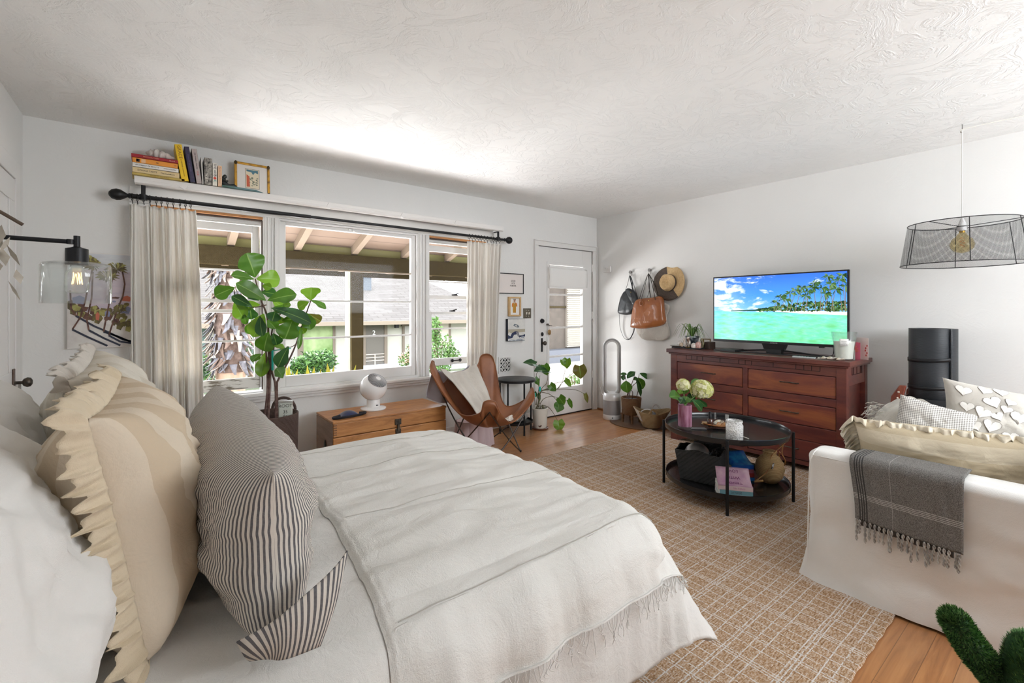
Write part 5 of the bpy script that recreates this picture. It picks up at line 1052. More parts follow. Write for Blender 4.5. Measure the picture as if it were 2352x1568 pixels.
palms = [(.555, .68, .52), (.62, .72, .60), (.66, .76, .62), (.70, .80, .66), (.745, .74, .74), (.79, .86, .80), (.775, .80, .72), (.84, .78, .83), (.88, .94, .92), (.90, .84, .86), (.95, .88, .97), (.97, .95, .99), (.93, .76, .90), (.59, .64, .55), (.525, .60, .50), (.86, .70, .84), (.99, .80, .99), (.73, .68, .70)]
for n_, (x, y, xb) in enumerate(palms):
    b.m = 5; b.poly([scr(xb-.003, .46, 4.5), scr(xb+.002, .46, 4.5), scr(x+.001, y, 4.5), scr(x-.002, y, 4.5)])
    for k in range(22):
        a = rnd.uniform(0, 2*pi); L = rnd.uniform(.05, .095); dx_, dy_ = L*cos(a)*.62, L*sin(a)*.9-.02; b.m = 2+rnd.choice((0, 1, 1, 2)); w_ = .006
        cl = lambda v_: max(0, min(1, v_))
        b.poly([scr(cl(x), cl(y), 5+k*.01), scr(cl(x+dx_*.55+w_), cl(y+dy_*.45+.016), 5+k*.01), scr(cl(x+dx_), cl(y+dy_-.012), 5+k*.01), scr(cl(x+dx_*.5-w_*.4), cl(y+dy_*.4-.004), 5+k*.01)])
b.build('screen', [sky(), sea()]+em_tree, t)
ym = (ty0+ty1)/2
b = B(); b.box((TVX+.02, ym, tz0-.02), (.05, .16, .05), taper=1.2); b.bx(TVX-.07, TVX-.045, ym-.50, ym+.50, DH, DH+.008); b.tube(spline([(TVX-.055, ym-.50, DH+.004), (TVX+.05, ym-.30, DH+.008), (TVX+.03, ym, DH+.03), (TVX+.05, ym+.30, DH+.008), (TVX-.055, ym+.50, DH+.004)], 8), .007, 8); b.box((TVX+.02, ym, DH+.02), (.05, .12, .04)); b.build('stand', M_tvb, t)
text('SAMSUNG', .013, frameM((TVX-.0008, ym, tz0+.010), (0, -1, 0), (0, 0, 1)), mat('grey_logo', (.45, .45, .47), .4), t, ext=.0003)
b = B(); b.box((TVX-.002, ty0+.18, tz0-.004), (.02, .04, .008)); b.build('sensor', M_tvb, t)
t = thing('cable', 'thin black cable hanging behind the television to dresser top', 'cable', (4.35, ty0+.05, DH))
b = B(); b.tube(spline([(4.27, ty0+.13, tz0+.05), (4.28, ty0+.12, .94), (4.3, ty0+.15, DH+.006), (4.35, ty0+.3, DH+.005), (4.3, ym, DH+.005)], 8), .003, 6); b.build('cord', M_black, t)
# black media box under the TV
b = B(); b.bx(4.10, 4.26, 2.02, 2.16, DH, DH+.022); tag(b.build('media_box', M_tvb, bev=.003), 'small flat black box under left part of the television', 'media box')
# ------------------------------------------------------------------ dresser top left: tray of trinkets, spider plant
SP = Vector((4.26, 2.53, DH))
t = thing('tray', 'flat black tray carrying plant and trinkets on dresser left', 'tray', (4.2, 2.50, DH))
b = B(); b.prism([(4.10, 2.36, DH), (4.36, 2.36, DH), (4.36, 2.70, DH), (4.10, 2.66, DH)], (0, 0, .012)); b.build('base', M_black, t, bev=.003)
b = B(); b.lathe([(.06, .0), (.075, .004), (.08, .01), (.07, .008), (0, .006)], (4.17, 2.63, DH+.012), 24); b.build('saucer', mat('silver_plate', (.55, .55, .55), .25, metal=.8), t)
t = thing('spider_plant', 'spider plant with long arching leaves in dark marbled pot', 'plant', SP+Vector((0, 0, .012)))
def blade(b, base, d_, L, h, wd=.010, n=12):
    d_ = Vector(d_).normalized(); sd_ = d_.cross(Vector((0, 0, 1))).normalized(); vs = []
    for k in range(n+1):
        f_ = k/n; p = Vector(base)+d_*L*f_**.9+Vector((0, 0, h*sin(min(1, f_*1.25)*pi*.62)*1.1-1.3*h*max(0, f_-.45)**1.5*2)); ww = wd*(1-f_)**.6*.5+.0006; vs += [p-sd_*ww, p+sd_*ww+Vector((0, 0, .001))]
    b.add(vs, [(2*k, 2*k+1, 2*k+3, 2*k+2) for k in range(n)])
b = B(); rnd = random.Random(9)
for k in range(30):
    a = k*2.4; L = rnd.uniform(.05, .14); b.m = k % 2; blade(b, SP+Vector((0, 0, .10)), (cos(a)*.6, sin(a), 0), L*1.25, rnd.uniform(.08, .15))
for dy, L, h in ((1, .19, .12), (1, .16, .10), (1, .21, .13), (-1, .13, .12), (-1, .11, .07), (-1, .14, .09)): b.m = 0; blade(b, SP+Vector((0, 0, .11)), (rnd.uniform(-.4, .1), dy, 0), L, h)
b.build('foliage', [leafmat('spider_leaf', (.08, .16, .04), (.15, .26, .07)), leafmat('spider_leaf_light', (.16, .30, .06), (.24, .42, .1))], t, solid=.0006)
b = B(); b.lathe([(.045, .012), (.05, .02), (.062, .10), (.068, .105), (.066, .118), (.058, .118), (.055, .105), (0, .10)], SP, 28); b.build('pot', mat('marbled_pot', (.04, .05, .06), .3, c2=(.30, .32, .34), ns=26, lo=.45, hi=.62), t)
def trinket(name, label, p, prof, m, rot=0, cat='figurine', extra=None, sx=1, sy=1):
    t = thing(name, label, cat, p, 'trinkets on the dresser tray'); b = B(); b.lathe(prof, p, 20, sx=sx, sy=sy); b.build('body', m, t)
    if extra: extra(t, Vector(p))
    return t
M_por = mat('porcelain', (.72, .68, .64), .3, c2=(.55, .45, .38), ns=30); M_por2 = mat('brown_white_porcelain', (.62, .55, .50), .35, c2=(.16, .09, .06), ns=26, lo=.45, hi=.55)
z_ = DH+.012
def dog(name, label, p, m, s=1.0, m2=None):
    t = thing(name, label, 'figurine', p, 'trinkets on the dresser tray'); x, y, z = p
    P_ = [(x, y, z+.018*s, .016*s), (x-.006*s, y, z+.04*s, .013*s), (x-.010*s, y, z+.058*s, .009*s), (x-.014*s, y, z+.072*s, .012*s), (x-.030*s, y+.004, z+.066*s, .006*s), (x-.016*s, y-.010*s, z+.012*s, .005*s), (x-.020*s, y-.010*s, z+.003, .005*s), (x-.016*s, y+.010*s, z+.012*s, .005*s), (x-.020*s, y+.010*s, z+.003, .005*s), (x+.02*s, y, z+.012*s, .006*s), (x-.008*s, y-.010*s, z+.082*s, .003*s), (x-.008*s, y+.010*s, z+.082*s, .003*s)]
    skin('body', P_, [(0, 1), (1, 2), (2, 3), (3, 4), (1, 5), (5, 6), (1, 7), (7, 8), (0, 9), (3, 10), (3, 11)], m, t, 1); return t
dog('dog_figurine', 'small white sitting dog figurine with dark ears on the tray', (4.155, 2.545, z_), M_por, 1.05)
dog('dog_figurine', 'brown and white dog figurine in middle of the tray', (4.16, 2.505, z_+.0), M_por2, 1.25)
trinket('round_jar', 'pearly white round jar at left end of the tray', (4.155, 2.60, z_), [(.014, 0), (.026, .012), (.028, .03), (.02, .046), (.012, .052), (.014, .056), (0, .058)], mat('pearl', (.75, .73, .72), .15, c2=(.6, .56, .52), ns=30), cat='jar')
trinket('snail_ornament', 'tan snail shaped ornament between round jar and dog', (4.14, 2.575, z_), [(.012, 0), (.02, .01), (.022, .026), (.012, .04), (0, .044)], mat('tan_glaze', (.42, .30, .2), .4, c2=(.6, .5, .4), ns=40))
trinket('small_jar', 'small white lidded jar at right front of the tray', (4.125, 2.435, z_), [(.02, 0), (.023, .004), (.023, .03), (.018, .034), (.02, .04), (.006, .046), (0, .05)], M_por, cat='jar')
trinket('glass_candle', 'pinkish red patterned candle glass on the tray right', (4.14, 2.395, z_), [(.024, 0), (.026, .004), (.026, .044), (.02, .05), (.014, .055), (.016, .06), (0, .062)], mat('red_pattern', (.42, .16, .12), .3, c2=(.62, .45, .42), ns=60), cat='candle')
trinket('brass_dish', 'little brass dish lying at front of the tray', (4.115, 2.49, z_), [(.018, 0), (.026, .006), (.024, .006), (0, .003)], mat('brass', (.60, .42, .12), .35, metal=.8), cat='dish')
dog('animal_ornament', 'olive green bird ornament behind candle glass on tray', (4.20, 2.385, z_), mat('olive_glaze', (.20, .17, .08), .4, c2=(.10, .07, .04), ns=30), 1.1)
t, M = picframe('photo_frame', 'small brass and brown photo frame at the tray right end', -.035, .035, 0, .085, 0, .01, .009, mat('bronze_frame', (.25, .16, .06), .4, metal=.5)); t.location = (4.28, 2.385, z_); t.rotation_euler = (0, 0, R(-75)); t['_o'] = (4.28, 2.385, z_)
for c_ in t.children: pass
b = B(); b.bx(4.20, 4.30, 2.31, 2.37, DH, DH+.07); tag(b.build('dark_box', mat('dark_wood_box', (.035, .018, .012), .5), bev=.004), 'small dark box beside tray partly behind the television', 'box')
# dresser top right: big candle, cards, shells
CP = Vector((4.12, 1.205, DH+.006))
t = thing('large_candle', 'large white candle in flared clear glass on dresser right', 'candle', CP)
b = B(); b.lathe([(.055, 0), (.060, .01), (.068, .10), (.082, .205)], CP, 40, cap=False); b.build('glass', M_lg, t, solid=.004)
b = B(); b.lathe([(.0, .006), (.054, .006), (.062, .10), (.067, .135), (0, .135)], CP, 40, cap=False); b.build('wax', mat('wax', (.80, .78, .70), .5), t)
vd = Vector((-.96, -.28, 0)).normalized(); sdv = Vector((.28, -.96, 0)).normalized()
b = B(frameM(CP+vd*.0745+Vector((0, 0, .13)), sdv, (0, 0, 1))); b.grid(lambda i, j: ((i-.5)*.055, (j-.5)*.052, .002-.35*((i-.5)*.055)**2/.07), 6, 2); b.build('label', mat('label_white', (.85, .84, .82), .6), t, solid=.0008)
for s_, z in (('BOUGIE', .138), ('N 8', .126), ('LINEN & SALT', .114)): text(s_, .009 if len(s_) > 3 else .011, frameM(CP+vd*.0775+Vector((0, 0, z)), sdv, (0, 0, 1)), mat('ink_grey', (.3, .3, .3), .6), t, ext=.0002)
for n_, (c_, y, x, w_, h_, rz, lab) in enumerate((((.82, .74, .70), 1.135, 4.28, .10, .165, 1.15, 'tall cream card with red flower, rearmost on dresser right'), ((.72, .14, .22), 1.165, 4.23, .075, .13, 1.25, 'pink folded card between candle and cream card'), ((.62, .66, .62), 1.175, 4.18, .055, .075, 1.2, 'small pale dotted card behind the large candle'))):
    M = Matrix.Translation((x, y, DH)) @ Matrix.Rotation(pi/2+rz+1.55, 4, 'Z'); t = thing('greeting_card', lab, 'card', (x, y, DH), 'cards at the right end of the dresser')
    cm = mat('card_%s' % (('cream', 'pink', 'pale')[n_]), c_, .6)
    b = B(M); b.bx(-w_/2, w_/2, -.001, .0, 0, h_); b.prism([(-w_/2, 0, 0), (-w_/2+.001, 0, 0), (-w_/2+.001+w_*.45, .035, 0), (-w_/2+w_*.45, .035, 0)], (0, 0, h_)); b.build('card', cm, t)
    b = B(M)
    if n_ == 0: [b.poly([(w_*.32+.006*cos(a)+.008*sin(k*2), -.0015, h_*(.2+.11*k)+.009*sin(a)) for a in (0, 1.2, 2.4, 3.6, 4.8)]) for k in range(5)]
    elif n_ == 1: [b.tube([(-w_*.35, -.002, h_*.45), (-w_*.35+w_*.7*cos(.15+.33*k), -.002, h_*(.45+.45*sin(.15+.33*k)))], .0022, 5) for k in range(4)]
    else: [b.box((-w_/2+.012+.015*i, -.0015, .014+.016*j), (.004, .001, .005)) for i in range(3) for j in range(4)]
    b.build('print', mat('card_print_%d' % n_, ((.50, .06, .05), (.85, .20, .05), (.12, .10, .10))[n_], .6), t)
M_sh = mat('oyster_shell', (.70, .66, .60), .4, c2=(.35, .28, .18), ns=30, b=(60, .8))
for n_, (x, y, s, lab) in enumerate(((4.03, 1.30, .030, 'left oyster shell lying before the large candle'), (4.03, 1.255, .034, 'middle oyster shell before the large candle'), (4.02, 1.20, .028, 'right oyster shell in front of large candle'), (4.02, 1.335, .016, 'tiny white shell at left end of shell row'))):
    b = B(); b.grid(lambda i, j: (x+s*(1+.2*sin(i*19))*j*cos(i*2*pi)*.8, y+s*(1+.15*cos(i*14))*j*sin(i*2*pi), DH+.004+.018*(s/.03)*(j**2)*(.6+.4*sin(i*12))), 26, 6, cu=True)
    tag(b.build('oyster_shell', M_sh, solid=.003), lab, 'shell', 'shells on the dresser')
t = thing('remote_control', 'slim silver remote control at dresser front edge', 'remote', (4.03, 1.45, DH)); b = B(); b.bx(4.00, 4.035, 1.36, 1.52, DH, DH+.014); b.build('case', mat('silver_plastic', (.5, .5, .52), .3, metal=.4), t, bev=.004)
b = B(); [b.box((4.017, 1.40+.02*k, DH+.0145), (.012, .008, .002)) for k in range(5)]; b.build('buttons', M_black, t)

# ------------------------------------------------------------------ hooks, bags, hat
def hook(label, y, z):
    t = thing('wall_hook', label, 'hook', (XR, y, z), 'wall hooks for bags')
    b = B(frameM((XR-.001, y, z), (0, -1, 0), (0, 0, 1))); b.lathe([(.013, 0), (.012, .004), (.005, .006), (.005, .022), (.008, .026), (.0075, .03), (0, .031)], (0, 0, 0), 14)
    for k in range(6): a = k*pi/3; b.sph((.014*cos(a), .014*sin(a), .026), .008, 8, (1, 1, .5))
    b.build('rosette', mat('pewter', (.30, .29, .28), .35, metal=.8), t)
    b = B(); b.tube(spline([(XR-.008, y, z-.005), (XR-.012, y, z-.045), (XR-.03, y, z-.055), (XR-.04, y, z-.03)], 5), .004, 6); b.build('prong', MATS['pewter'], t)
H1, H2 = at(1448, 625, X=XR-.02), at(1492, 620, X=XR-.02)
hook('pewter flower wall hook holding the small black bag', H1.y, H1.z); hook('pewter flower wall hook holding the tan tote', H2.y, H2.z)
def slab(b, pts, x, th, bulge=.02, n=10):  # pts: outline in pixels on plane X ; rounded soft bag
    P = [at(u, v, X=x) for u, v in pts]; P = spline(P, 4, True); c = sum(P, Vector())/len(P); N = len(P)
    def f(i, j):
        k = int(round(i*N)) % N; e = P[k]; a = (j-.5)*2; r_ = (1-abs(a)**2.5); p = e.lerp(c, abs(a)**3); xo = th/2*math.copysign(1, a)*(1-(1-min(1, abs(a)))**2.2)
        return Vector((x-xo*(1)+0, p.y, p.z))+Vector((.006*nz(p.y*18, p.z*18, a), 0, 0))
    b.grid(f, N, n, cu=True)
M_lb = mat('black_leather', (.015, .016, .018), .3, c2=(.035, .038, .042), ns=20, b=(50, .2, .004)); M_lt = mat('tan_leather', (.34, .115, .035), .25, c2=(.26, .08, .025), ns=6, b=(10, .35, .02), coat=.3)
t = thing('black_bag', 'small black leather shoulder bag hanging on left hook', 'bag', (XR-.06, H1.y, 1.2))
b = B(); slab(b, [(1437, 668), (1452, 664), (1461, 676), (1466, 690), (1462, 705), (1452, 720), (1438, 723), (1423, 720), (1420, 714), (1425, 690), (1431, 674)], XR-.07, .07); b.build('body', M_lb, t)
b = B(); slab(b, [(1437, 666), (1450, 664), (1466, 690), (1455, 700), (1447, 690)], XR-.105, .012, n=6); b.build('flap', M_lb, t)
b = B(); h0 = H1+Vector((-.015, 0, -.045)); 
b.tube(spline([at(1436, 668, X=XR-.07), at(1442, 650, X=XR-.05), h0, at(1452, 645, X=XR-.05), at(1452, 662, X=XR-.08)], 6), .006, 6, flat=.4); b.tube(spline([h0, at(1456, 655, X=XR-.06), at(1464, 682, X=XR-.08)], 5), .006, 6, flat=.4)
b.tube(spline([at(1422, 718, X=XR-.06), at(1424, 750, X=XR-.03), at(1433, 775, X=XR-.02), at(1445, 779, X=XR-.02), at(1454, 765, X=XR-.03), at(1457, 750, X=XR-.03), at(1460, 700, X=XR-.03), h0], 7), .006, 6, flat=.4); b.build('strap', M_lb, t)
b = B(); b.sph(at(1449, 671, X=XR-.115), .005, 8); b.build('stud', mat('brass', (.6, .42, .12), .35, metal=.8), t)
t = thing('leather_tote', 'large glossy tan leather tote bag on right hook', 'bag', (XR-.1, H2.y, 1.05))
b = B(); slab(b, [(1470, 686), (1500, 683), (1520, 682), (1525, 715), (1526, 743), (1500, 752), (1475, 755), (1453, 752), (1451, 745), (1455, 715), (1460, 695)], XR-.13, .12); b.build('body', M_lt, t)
b = B(); h0 = H2+Vector((-.02, 0, -.045))
for u0, u1, dx in ((1472, 1505, .19), (1484, 1512, .10), (1468, 1496, .07)): b.tube(spline([at(u0, 690, X=XR-dx), at(u0+8, 662, X=XR-dx*.6), h0, at(u1-5, 662, X=XR-dx*.6), at(u1, 688, X=XR-dx)], 7), .006, 6, flat=.5)
b.build('handles', mat('dark_strap', (.03, .022, .018), .4), t)
b = B(); b.tube([at(1473, 690, X=XR-.195)+Vector((0, .022*cos(a), -.03+.026*sin(a))) for a in [2*pi*k/14 for k in range(14)]], .005, 6, closed=True); b.build('loop', M_lt, t)
b = B(); b.sph(at(1490, 690, X=XR-.195), .006, 8); b.build('stud', MATS['brass'], t)
t = thing('canvas_bag', 'cream canvas bag hanging behind the tan tote', 'bag', (XR-.03, H2.y-.05, .98))
b = B(); slab(b, [(1475, 700), (1520, 695), (1530, 697), (1538, 705), (1531, 730), (1538, 768), (1524, 782), (1505, 781), (1480, 780), (1463, 762), (1462, 735)], XR-.035, .05); b.build('body', fabric('canvas_cream', (.74, .70, .64), (.64, .60, .54), fold=25, fst=.8), t)
b = B(); b.tube(spline([at(1512, 698, X=XR-.03), at(1504, 660, X=XR-.02), H2+Vector((0, 0, -.05))], 6), .006, 6, flat=.5); b.build('strap', MATS['canvas_cream'], t)
HC = at(1537, 650, X=XR-.03)
t = thing('fedora_hat', 'straw fedora with half dark brim hung on wall', 'hat', HC)
Mh = frameM(HC, (.05, -1, 0), (0.12, 0, 1)); 
def hatm(nm, c, c2): return mat(nm, c, .8, c2=c2, ns=60, b=(300, .4, .002))
M_straw, M_dk = hatm('straw', (.66, .47, .25), (.56, .38, .19)), hatm('grey_straw', (.12, .09, .07), (.08, .06, .05))
b = B(Mh)
def brim(i, j): a = i*2*pi; r_ = .080+.110*j; return (r_*cos(a), r_*1.02*sin(a), .004+.012*j*cos(2*a)+.004*sin(a*3)*j)
for k in range(48):
    i0 = k/48; ang = i0*360; b.m = 1 if 100 < ang < 305 else 0
    b.grid(lambda i, j: brim(i0+i/48, j), 1, 5)
b.build('brim', [M_straw, M_dk], t, weld=True, solid=.003)
b = B(Mh); b.grid(lambda i, j: ((.086-.018*j**2)*cos(i*2*pi)*(1-.10*j*abs(sin(i*2*pi))), (.094-.014*j**2)*sin(i*2*pi)*(1), .10*j*(1-.12*abs(cos(i*2*pi))*j)), 48, 10, cu=True)
b.grid(lambda i, j: ((.068*(1-j))*cos(i*2*pi)*(1-.10*abs(sin(i*2*pi))), (.080*(1-j))*sin(i*2*pi), .10*(1-.12*abs(cos(i*2*pi)))-.028*min(1, j*1.7)), 48, 8, cu=True); b.build('crown', M_straw, t, solid=.002)
b = B(Mh); b.grid(lambda i, j: (.088*cos(i*2*pi)*1.0, .096*sin(i*2*pi), .004+.022*j), 48, 1, cu=True); b.build('band', M_dk, t, solid=.001)
b = B(); p = at(1397, 618, X=XR-.001); b.bx(XR-.03, XR-.001, p.y-.055, p.y+.055, p.z-.04, p.z+.035); t = tag(b.build('doorbell_box', M_trim, bev=.004), 'small white chime box high on wall beside the door', 'door chime')
b = B(); b.box((XR-.031, p.y-.02, p.z), (.003, .008, .008)); b.box((XR-.031, p.y+.02, p.z+.01), (.003, .01, .004)); b.build('button', mat('grey_logo', (.45, .45, .47), .4), t)

# ------------------------------------------------------------------ pendant lamp
HK = at(2210, 286, Z=ZC-.001)
PL = Vector((HK.x, HK.y, 0)); fwd = PL.x*CS+PL.y*CC
zt = 1.264+fwd*(712-512)/1060; zb = 1.264+fwd*(712-607)/1060; rt_ = .5*(2318-2112)/1060*fwd*.93; rb_ = .5*(2333-2097)/1060*fwd*.93
t = thing('pendant_lamp', 'black wire mesh drum pendant lamp with amber globe bulb', 'pendant lamp', (PL.x, PL.y, zb))
def meshm():
    m, nt, p = NT('wire_mesh'); p.inputs['Base Color'].default_value = (.015, .015, .015, 1); p.inputs['Roughness'].default_value = .5; p.inputs['Metallic'].default_value = .4
    u = nd(nt, 'ShaderNodeUVMap'); s_ = sep(nt, u.outputs[0]); k = 130
    a = mth(nt, 'SINE', mth(nt, 'MULTIPLY', mth(nt, 'ADD', s_[0], s_[1]), 2*pi*1.0)); b_ = mth(nt, 'SINE', mth(nt, 'MULTIPLY', mth(nt, 'SUBTRACT', s_[0], s_[1]), 2*pi*1.0))
    f_ = mth(nt, 'GREATER_THAN', mth(nt, 'MAXIMUM', a, b_), .80)
    lk(nt, f_, p.inputs['Alpha']); return m
b = B(); NS = 96; b.grid(lambda i, j: (PL.x+(rb_+(rt_-rb_)*j)*cos(i*2*pi), PL.y+(rb_+(rt_-rb_)*j)*sin(i*2*pi), zb+(zt-zb)*j), NS, 6); sh = b.build('mesh_shade', meshm(), t)
uv = sh.data.uv_layers.new(name='UVMap')
for l_ in sh.data.loops:
    v_ = sh.data.vertices[l_.vertex_index]; idx = l_.vertex_index; i_, j_ = divmod(idx, 7); uv.data[l_.index].uv = (i_/NS*300, j_/6*44)
b = B()
for z, r_ in ((zt, rt_), (zb, rb_)): b.tube([(PL.x+r_*cos(a), PL.y+r_*sin(a), z) for a in [2*pi*k/64 for k in range(64)]], .0028, 6, closed=True)
for k in range(6): a = k*pi/3+.25; b.tube([(PL.x+rt_*cos(a), PL.y+rt_*sin(a), zt), (PL.x+rb_*cos(a), PL.y+rb_*sin(a), zb)], .0022, 6)
for k in range(3): a = k*2*pi/3+.6; b.tube([(PL.x+rt_*cos(a), PL.y+rt_*sin(a), zt-.002), (PL.x+.025*cos(a), PL.y+.025*sin(a), zt-.022)], .0022, 6)
b.tube([(PL.x+.025*cos(a), PL.y+.025*sin(a), zt-.022) for a in [2*pi*k/20 for k in range(20)]], .002, 5, closed=True); b.build('wire_frame', M_black, t)
M_cordw = mat('white_cord', (.74, .72, .68), .6)
b = B(); b.lathe([(.003, .045), (.006, .04), (.014, .02), (.022, -.01), (.024, -.035), (.02, -.04)], (PL.x, PL.y, zt-.01), 20); b.build('socket', M_fan, t)
b = B(); b.tube([(PL.x, PL.y, zt+.03), (PL.x, PL.y, ZC-.045)], .003, 7); b.tube(spline([(PL.x, PL.y, ZC-.045), (PL.x+.003, PL.y-.02, ZC-.03), (PL.x+.05, PL.y-.3, ZC-.02), (PL.x+.08, PL.y-.8, ZC-.03), (PL.x+.05, PL.y-1.6, ZC-.02)], 8), .003, 7); b.build('cord', M_cordw, t)
b = B(); b.tube(spline([(PL.x, PL.y, ZC), (PL.x, PL.y, ZC-.03), (PL.x+.008, PL.y+.008, ZC-.045), (PL.x-.004, PL.y, ZC-.055)], 5), .0025, 6); b.build('ceiling_hook', mat('pewter', (.3, .29, .28), .35, metal=.8), t)
M_amb = glassy('amber_glass', (.93, .85, .62), 1, 1.5)
zl = zt-.05; b = B(); b.lathe([(.014, 0), (.016, -.012), (.026, -.028), (.05, -.055), (.06, -.085), (.055, -.11), (.035, -.132), (0, -.142)], (PL.x, PL.y, zl), 32, cap=False); bl = b.build('bulb', M_amb, t)
b = B(); b.cyl((PL.x, PL.y, zl-.012), .014, .02, 14); b.build('bulb_cap', mat('brass', (.6, .42, .12), .35, metal=.8), bl)
b = B(); b.tube([(PL.x+.012*cos(k*.9), PL.y+.012*sin(k*.9), zl-.04-.003*k) for k in range(22)], .0014, 5); b.build('filament', mat('copper_wire', (.55, .22, .08), .3, metal=.8), bl)
# ------------------------------------------------------------------ rug
def rugm():
    m, nt, p = NT('jute_rug'); v = coords(nt); s_ = sep(nt, v)
    wv = noi(nt, coords(nt, (130, 130, 1)), 1.0, 4, .7); wv2 = noi(nt, coords(nt, (30, 150, 1)), 1.3, 3)
    base = ramp(nt, mth(nt, 'ADD', mth(nt, 'MULTIPLY', wv, .6), mth(nt, 'MULTIPLY', wv2, .5)), [(.42, (.26, .14, .068)), (.53, (.45, .28, .155)), (.64, (.66, .52, .40))])
    patch = noi(nt, coords(nt, (1.1, 1.6, 1)), 1.3, 2)
    def lines(ax, per, offs, wd):
        u = mth(nt, 'ADD', s_[ax], mth(nt, 'MULTIPLY', mth(nt, 'SUBTRACT', noi(nt, v, 3, 2), .5), .012)); tot = None
        for o in offs:
            d_ = mth(nt, 'ABSOLUTE', mth(nt, 'SUBTRACT', mth(nt, 'FRACT', mth(nt, 'ADD', mth(nt, 'DIVIDE', u, per), o)), .5))
            l_ = mth(nt, 'LESS_THAN', d_, wd/per); tot = l_ if tot is None else mth(nt, 'MAXIMUM', tot, l_)
        return tot
    lx = lines(0, .36, (.0, .035, .07, .24, .37, .52, .62, .655, .80), .0022); ly = lines(1, .42, (.0, .03, .06, .20, .29, .42, .55, .58, .70, .80), .0022)
    dash = mth(nt, 'GREATER_THAN', noi(nt, coords(nt, (120, 120, 1)), 1, 2), .43)
    white = mth(nt, 'MULTIPLY', mth(nt, 'MAXIMUM', lx, ly), dash)
    soft = ramp(nt, noi(nt, coords(nt, (1, 1, 1)), 1.1, 2), [(.35, (.15, .15, .15)), (.65, (.6, .6, .6))])
    c = mix(nt, mth(nt, 'MULTIPLY', mth(nt, 'GREATER_THAN', wv, .56), soft), base, (.60, .54, .50)); c = mix(nt, white, c, (.74, .70, .67))
    lk(nt, c, p.inputs['Base Color']); p.inputs['Roughness'].default_value = .95; p.inputs['Specular IOR Level'].default_value = .1
    bump(nt, p, mth(nt, 'ADD', mth(nt, 'ADD', wv, wv2), mth(nt, 'MULTIPLY', white, .6)), .9, .006); return m
RX0, RX1, RYa, RYb = 1.05, 4.13, .53, 2.95
b = B(); b.grid(lambda i, j: (RX0+(RX1-RX0)*i+.004*sin(j*90), RYa+(RYb-RYa)*j+.002*sin(i*160)*(1 if j in (0, 1) else 0), .012+.001*nz(i*40, j*40)), 200, 120)
b.grid(lambda i, j: (RX0+(RX1-RX0)*i, RYa+.002*sin(i*160)-.004*sin(pi*j), .001+.011*j), 200, 2); b.grid(lambda i, j: (RX0+(RX1-RX0)*i, RYb+.002*sin(i*160)+.004*sin(pi*j), .012-.011*j), 200, 2); b.grid(lambda i, j: (RX1+.004*sin(i*90), RYa+(RYb-RYa)*i, .001+.011*j), 100, 2)
tag(b.build('area_rug', rugm()), 'large tan jute area rug with pale plaid lines on the floor', 'rug')
# ------------------------------------------------------------------ round two tier coffee table
T0 = Vector((3.12, 1.607, .014)); TT = .425
t = thing('coffee_table', 'round black metal coffee table with two tray tiers on rug', 'coffee table', T0)
M_tray = mat('black_tray', (.012, .012, .014), .22, coat=.2)
for nm, z, r_ in (('top_tray', TT, .392), ('lower_tray', .085, .385)):
    b = B(); b.lathe([(0, z), (r_, z), (r_+.004, z+.004), (r_+.004, z+.034), (r_, z+.035), (r_-.003, z+.032), (r_-.004, z+.008), (0, z+.006)], T0, 96, cap=False); b.build(nm, M_tray, t)
for x, y in ((2.945, 1.951), (2.772, 1.415), (3.298, 1.263), (3.47, 1.80)):
    d_ = Vector((x, y, 0))-T0; d_.z = 0; d_.normalize(); b = B(); b.cyl(T0+d_*.405-Vector((0, 0, .002)), .0095, .455, 14); b.build('leg', M_black, t)
TZ = T0.z+TT+.0065; LZ = T0.z+.085+.0065
# vase of hydrangeas
VP = at(1573, 985, Z=TZ); VP.z = TZ
t = thing('flower_vase', 'plum purple glass vase with clear thick base on coffee table', 'vase', VP)
b = B(); b.lathe([(0, .022), (.046, .024), (.046, .17), (.043, .17), (.043, .03), (0, .028)], VP, 36, cap=False); b.build('body', mat('plum_glass', (.20, .06, .10), .12, c2=(.46, .24, .34), ns=7, sc=(3, 3, .6), coat=.5), t)
b = B(); b.lathe([(0, 0), (.044, 0), (.046, .004), (.046, .023), (0, .023)], VP, 36, cap=False); b.build('clear_base', M_lg, t)
t = thing('hydrangea', 'bunch of pale yellow green hydrangeas in the plum vase', 'flowers', VP+Vector((0, 0, .17)))
M_hy = [leafmat('petal_cream', (.70, .68, .48), (.80, .78, .60), .7), leafmat('petal_green', (.42, .46, .14), (.60, .60, .26), .7)]
rnd = random.Random(17)
def hyd(c, r, mix_):
    b = B(); c = Vector(c)
    for k in range(150):
        z = 1-1.55*(k+.5)/150; a = k*2.39996; q = math.sqrt(max(0, 1-z*z)); n_ = Vector((q*cos(a), q*sin(a), z)); p = c+n_*r*(1+rnd.uniform(-.08, .06)); e = n_.orthogonal().normalized(); e = Matrix.Rotation(rnd.uniform(0, 1.6), 3, n_) @ e; f_ = n_.cross(e); s_ = r*.24
        b.m = 1 if rnd.random() < mix_ else 0
        for d_ in (e, f_, -e, -f_): g_ = n_.cross(d_); b.add([p, p+d_*s_*.6+g_*s_*.5+n_*s_*.2, p+d_*s_*1.15+n_*s_*.05, p+d_*s_*.6-g_*s_*.5+n_*s_*.2], [(0, 1, 2, 3)], False)
    b.m = 1; b.sph(c, r*.74, 14); return b
Y0 = VP.y; 
h1, h2 = at(1569, 885, Y=Y0+.02), at(1612, 896, Y=Y0-.04)
hyd(h1, .044, .25).build('flower_head', M_hy, t); hyd(h2, .071, .6).build('flower_head', M_hy, t)
